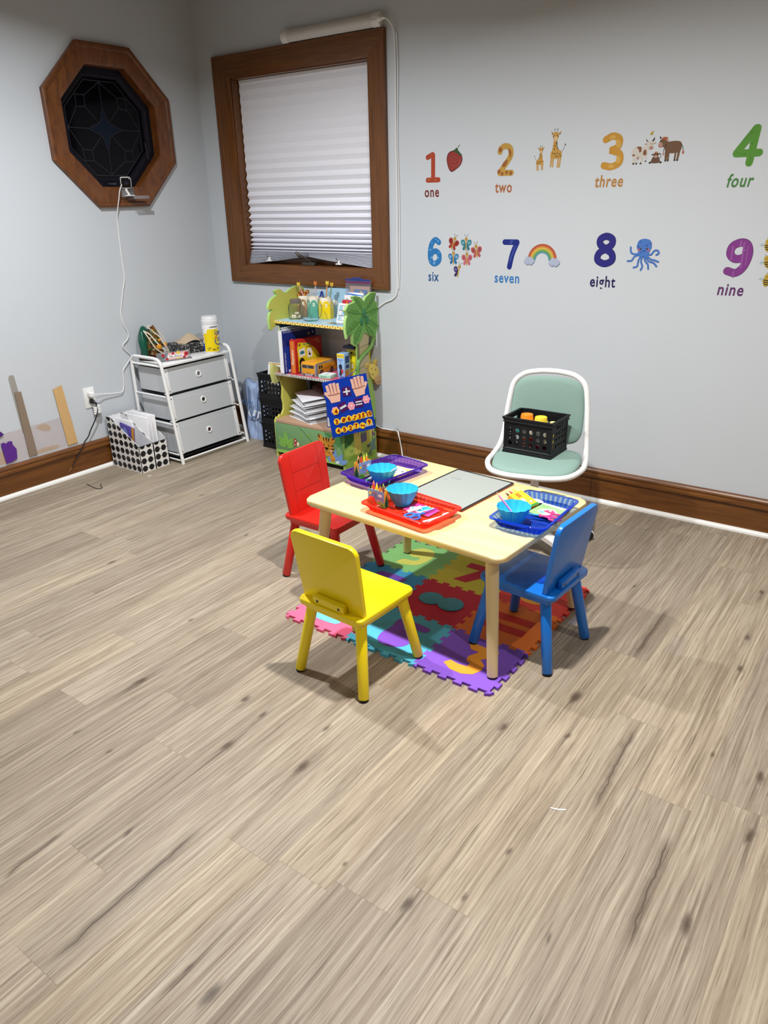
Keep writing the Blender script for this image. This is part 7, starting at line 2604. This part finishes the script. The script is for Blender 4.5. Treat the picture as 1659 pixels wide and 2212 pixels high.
sticker('bull_sticker', 'brown bull sticker right of the white cow', 'wall sticker', 2.925, 1.664,
        [('#75573f', [blob([(-.030, .022), (-.006, .030), (.030, .030), (.044, .018), (.042, -.006), (.020, -.016), (-.014, -.014), (-.026, .0)], 5), [(-.024, -.006), (-.012, -.010), (-.013, -.042), (-.022, -.042)], [(-.012, -.010), (-.004, -.012), (-.004, -.043), (-.012, -.043)], [(.018, -.012), (.026, -.012), (.024, -.042), (.017, -.042)], [(.030, -.010), (.042, -.004), (.036, -.042), (.028, -.042)], blob([(-.052, .022), (-.046, .040), (-.026, .042), (-.014, .028), (-.022, .012), (-.040, .010)], 4)]),
         ('#b98f84', [circ(-.046, .018, .010, .011), circ(-.030, -.018, .004, .005)]), ('#3f3028', stroke([(.042, .020), (.050, .004), (.052, -.008)], .0024) + stroke([(-.020, .020), (-.030, .0), (-.030, -.012)], .0022) + [rect(x, -.047, x + .008, -.041) for x in (-.022, -.012, .017, .028)] + [blob([(-.050, .042), (-.052, .052), (-.044, .046)], 3), blob([(-.026, .046), (-.016, .046), (-.022, .040)], 3), circ(-.044, .032, .0016)]),
         ('#b9622f', [circ(.053, -.014, .004, .007), circ(-.030, .044, .012, .005)]), ('#cfa083', [circ(-.018, .036, .007, .003)])])
sticker('calf_sticker', 'small sitting brown calf sticker between the cow and the bull', 'wall sticker', 2.864, 1.630,
        [('#6a4f3e', [blob([(-.020, -.012), (-.008, .012), (.008, .012), (.020, -.012), (.010, -.018), (-.010, -.018)], 4), circ(-.016, -.014, .007, .004), circ(.016, -.014, .007, .004), circ(0, .014, .011, .010), circ(-.014, .016, .006, .003), circ(.014, .018, .006, .003)]), ('#c39a86', [circ(0, .008, .008, .006)]), ('#2c2420', [circ(-.024, -.016, .004), circ(.024, -.016, .004), circ(-.004, .017, .0014), circ(.004, .017, .0014)] + stroke([(.016, -.002), (.022, .010), (.020, .016)], .002)), ('#b5783f', [circ(0, .024, .007, .003)])])
sticker('leaf_sticker', 'tiny yellow leaf sticker above the white cow', 'wall sticker', 2.836, 1.731, [('#c7a83c', [[(-.008, -.004), (.0, .006), (.008, .009), (.006, -.002), (.0, -.009)]]), ('#8f7a2c', [[(.0, -.009), (.006, -.002), (.002, .0)]])])


def butterfly(w1, w2, rot=0, half=False, s=1.0):
    Bd = '#c9a24a'
    A = lambda pl: xf(pl, 0, 0, s, rot)
    up = [blob([(.004, .004), (.012, .022), (.028, .022), (.032, .008), (.022, -.006), (.004, -.006)], 4)]
    lo = [blob([(.003, -.006), (.016, -.010), (.022, -.022), (.014, -.030), (.004, -.018)], 4)]
    ui = [circ(.019, .008, .008, .009)]
    m = lambda pl: [[(-x, y) for x, y in p] for p in pl]
    L1 = m(up + lo) + ([] if half else up + lo)
    L2 = m(ui) + ([] if half else ui)
    return [(w1, A(L1)), (w2, A(L2)), ('#3a3230', A(stroke([(-.002, .034), (-.006, .044), (-.010, .047)], .0012) + stroke([(.002, .034), (.006, .044), (.010, .047)], .0012) + [circ(-.010, .048, .0016), circ(.010, .048, .0016)])),
            (Bd, A([circ(0, .026, .009), blob([(-.003, .018), (.003, .018), (.003, -.024), (0, -.032), (-.003, -.024)], 3)])), ('#5a3a22', A([circ(-.003, .027, .0013), circ(.003, .027, .0013)]))]


for cx, cz, w1, w2, r, hf, lab in ((1.846, 1.266, '#a8382c', '#8f2c26', -20, False, 'dark red butterfly sticker beside the number six'), (1.924, 1.263, '#2f7f92', '#6fb4bf', 0, False, 'teal butterfly sticker at the top right of the butterflies'),
                                   (1.987, 1.229, '#bf6060', '#a24a4e', 8, False, 'dusty red butterfly sticker at the far right of the butterflies'), (1.848, 1.192, '#2f78b0', '#7fb4dc', 0, False, 'blue butterfly sticker below the dark red butterfly'),
                                   (1.930, 1.189, '#cf6f7c', '#b25866', 0, False, 'pink butterfly sticker in the middle of the lower butterflies'), (1.880, 1.125, '#3a2f62', '#7a62a8', -12, True, 'dark violet butterfly sticker lowest of the butterflies')):
    sticker('butterfly_sticker', lab, 'wall sticker', cx, cz, butterfly(w1, w2, r, hf), 'butterfly stickers beside the number six')


def arc(r0, r1):
    return [[(r0 * cos(radians(a)) * 1.02, r0 * sin(radians(a))), (r1 * cos(radians(a)) * 1.02, r1 * sin(radians(a))), (r1 * cos(radians(a + 6)) * 1.02, r1 * sin(radians(a + 6))), (r0 * cos(radians(a + 6)) * 1.02, r0 * sin(radians(a + 6)))] for a in range(0, 180, 6)]


cloud = lambda x, y, s=1.0: [circ(x + a * s, y + c * s, r * s) for a, c, r in ((0, 0, .015), (-.017, -.002, .011), (.017, -.001, .012), (-.008, .008, .012), (.009, .008, .011), (-.010, -.009, .010), (.010, -.009, .011))]
sticker('rainbow_sticker', 'rainbow sticker with two clouds beside the number seven', 'wall sticker', 2.357, 1.196,
        [('#c2573a', arc(.066, .076)), ('#d98a4a', arc(.060, .067)), ('#e0c257', arc(.050, .060)), ('#7fae48', arc(.042, .050)), ('#5aa2ae', arc(.034, .042)), ('#8f9cba', cloud(-.068, -.006, 1.0) + cloud(.066, -.010, 1.02)), ('#bcc6de', cloud(-.069, -.003, .96) + cloud(.065, -.007, .98))])
OB = '#4f7fd0'
legs = [[(-.018, .002), (-.040, -.004), (-.058, .004), (-.062, .026)], [(-.018, -.006), (-.040, -.014), (-.052, -.032), (-.070, -.034)], [(-.012, -.012), (-.020, -.030), (-.024, -.056), (-.040, -.062)], [(-.004, -.014), (-.008, -.034), (.0, -.056), (-.006, -.072)],
        [(.004, -.014), (.012, -.034), (.024, -.046), (.028, -.066)], [(.010, -.012), (.026, -.032), (.050, -.040), (.064, -.054)], [(.014, -.008), (.034, -.024), (.052, -.028), (.070, -.034)], [(.016, -.002), (.034, -.004), (.046, .012), (.062, .014), (.068, .002), (.058, -.004)]]
sticker('octopus_sticker', 'smiling blue octopus sticker beside the number eight', 'wall sticker', 2.856, 1.237,
        [('#3f68b8', sum([stroke(l, .0085, 5) for l in legs], [])), (OB, sum([stroke(l, .0068, 5) for l in legs], []) + [blob([(-.034, .030), (-.026, .056), (.0, .064), (.026, .056), (.034, .030), (.026, .008), (.020, -.012), (-.020, -.012), (-.026, .008)], 5)]),
         ('#3a63b4', [circ(.012, .036, .005), circ(-.020, .052, .004), circ(.028, .044, .004), circ(-.028, .030, .005), circ(.0, -.012, .003), circ(-.012, .006, .003)]), ('#c9697a', [circ(-.022, .016, .006, .005), circ(.020, .016, .006, .005)]), ('#1d2036', [circ(-.016, .022, .0045, .005), circ(.015, .022, .0045, .005)] + stroke([(-.007, .014), (0, .010), (.007, .014)], .0018)), ('#f0f2fa', [circ(-.0145, .024, .0014), circ(.0165, .024, .0014)])])
for cx, cz, r, lab in ((3.372, 1.280, 0, 'top bee sticker at the right edge beside the number nine'), (3.380, 1.214, 12, 'middle bee sticker at the right edge beside the number nine'), (3.388, 1.140, -8, 'lowest bee sticker at the right edge beside the number nine')):
    sticker('bee_sticker', lab, 'wall sticker', cx, cz, [(c, xf(p, 0, 0, 1, r)) for c, p in [('#b9ccd0', [circ(-.020, .002, .013, .006, 20, 10)]), ('#2f2a22', stroke([(-.004, .024), (-.008, .032)], .0012, smooth=False) + stroke([(.004, .024), (.004, .034)], .0012, smooth=False)), ('#c9a843', [circ(0, .014, .014, .013), blob([(-.014, .004), (.016, .004), (.014, -.014), (0, -.026), (-.012, -.014)], 4)]),
                                                                                            ('#2a261f', [rect(-.013, -.002, .015, .002), rect(-.012, -.010, .014, -.006), rect(-.008, -.018, .009, -.014), circ(-.004, .014, .0016), circ(.006, .014, .0016)])]], 'bee stickers beside the number nine')
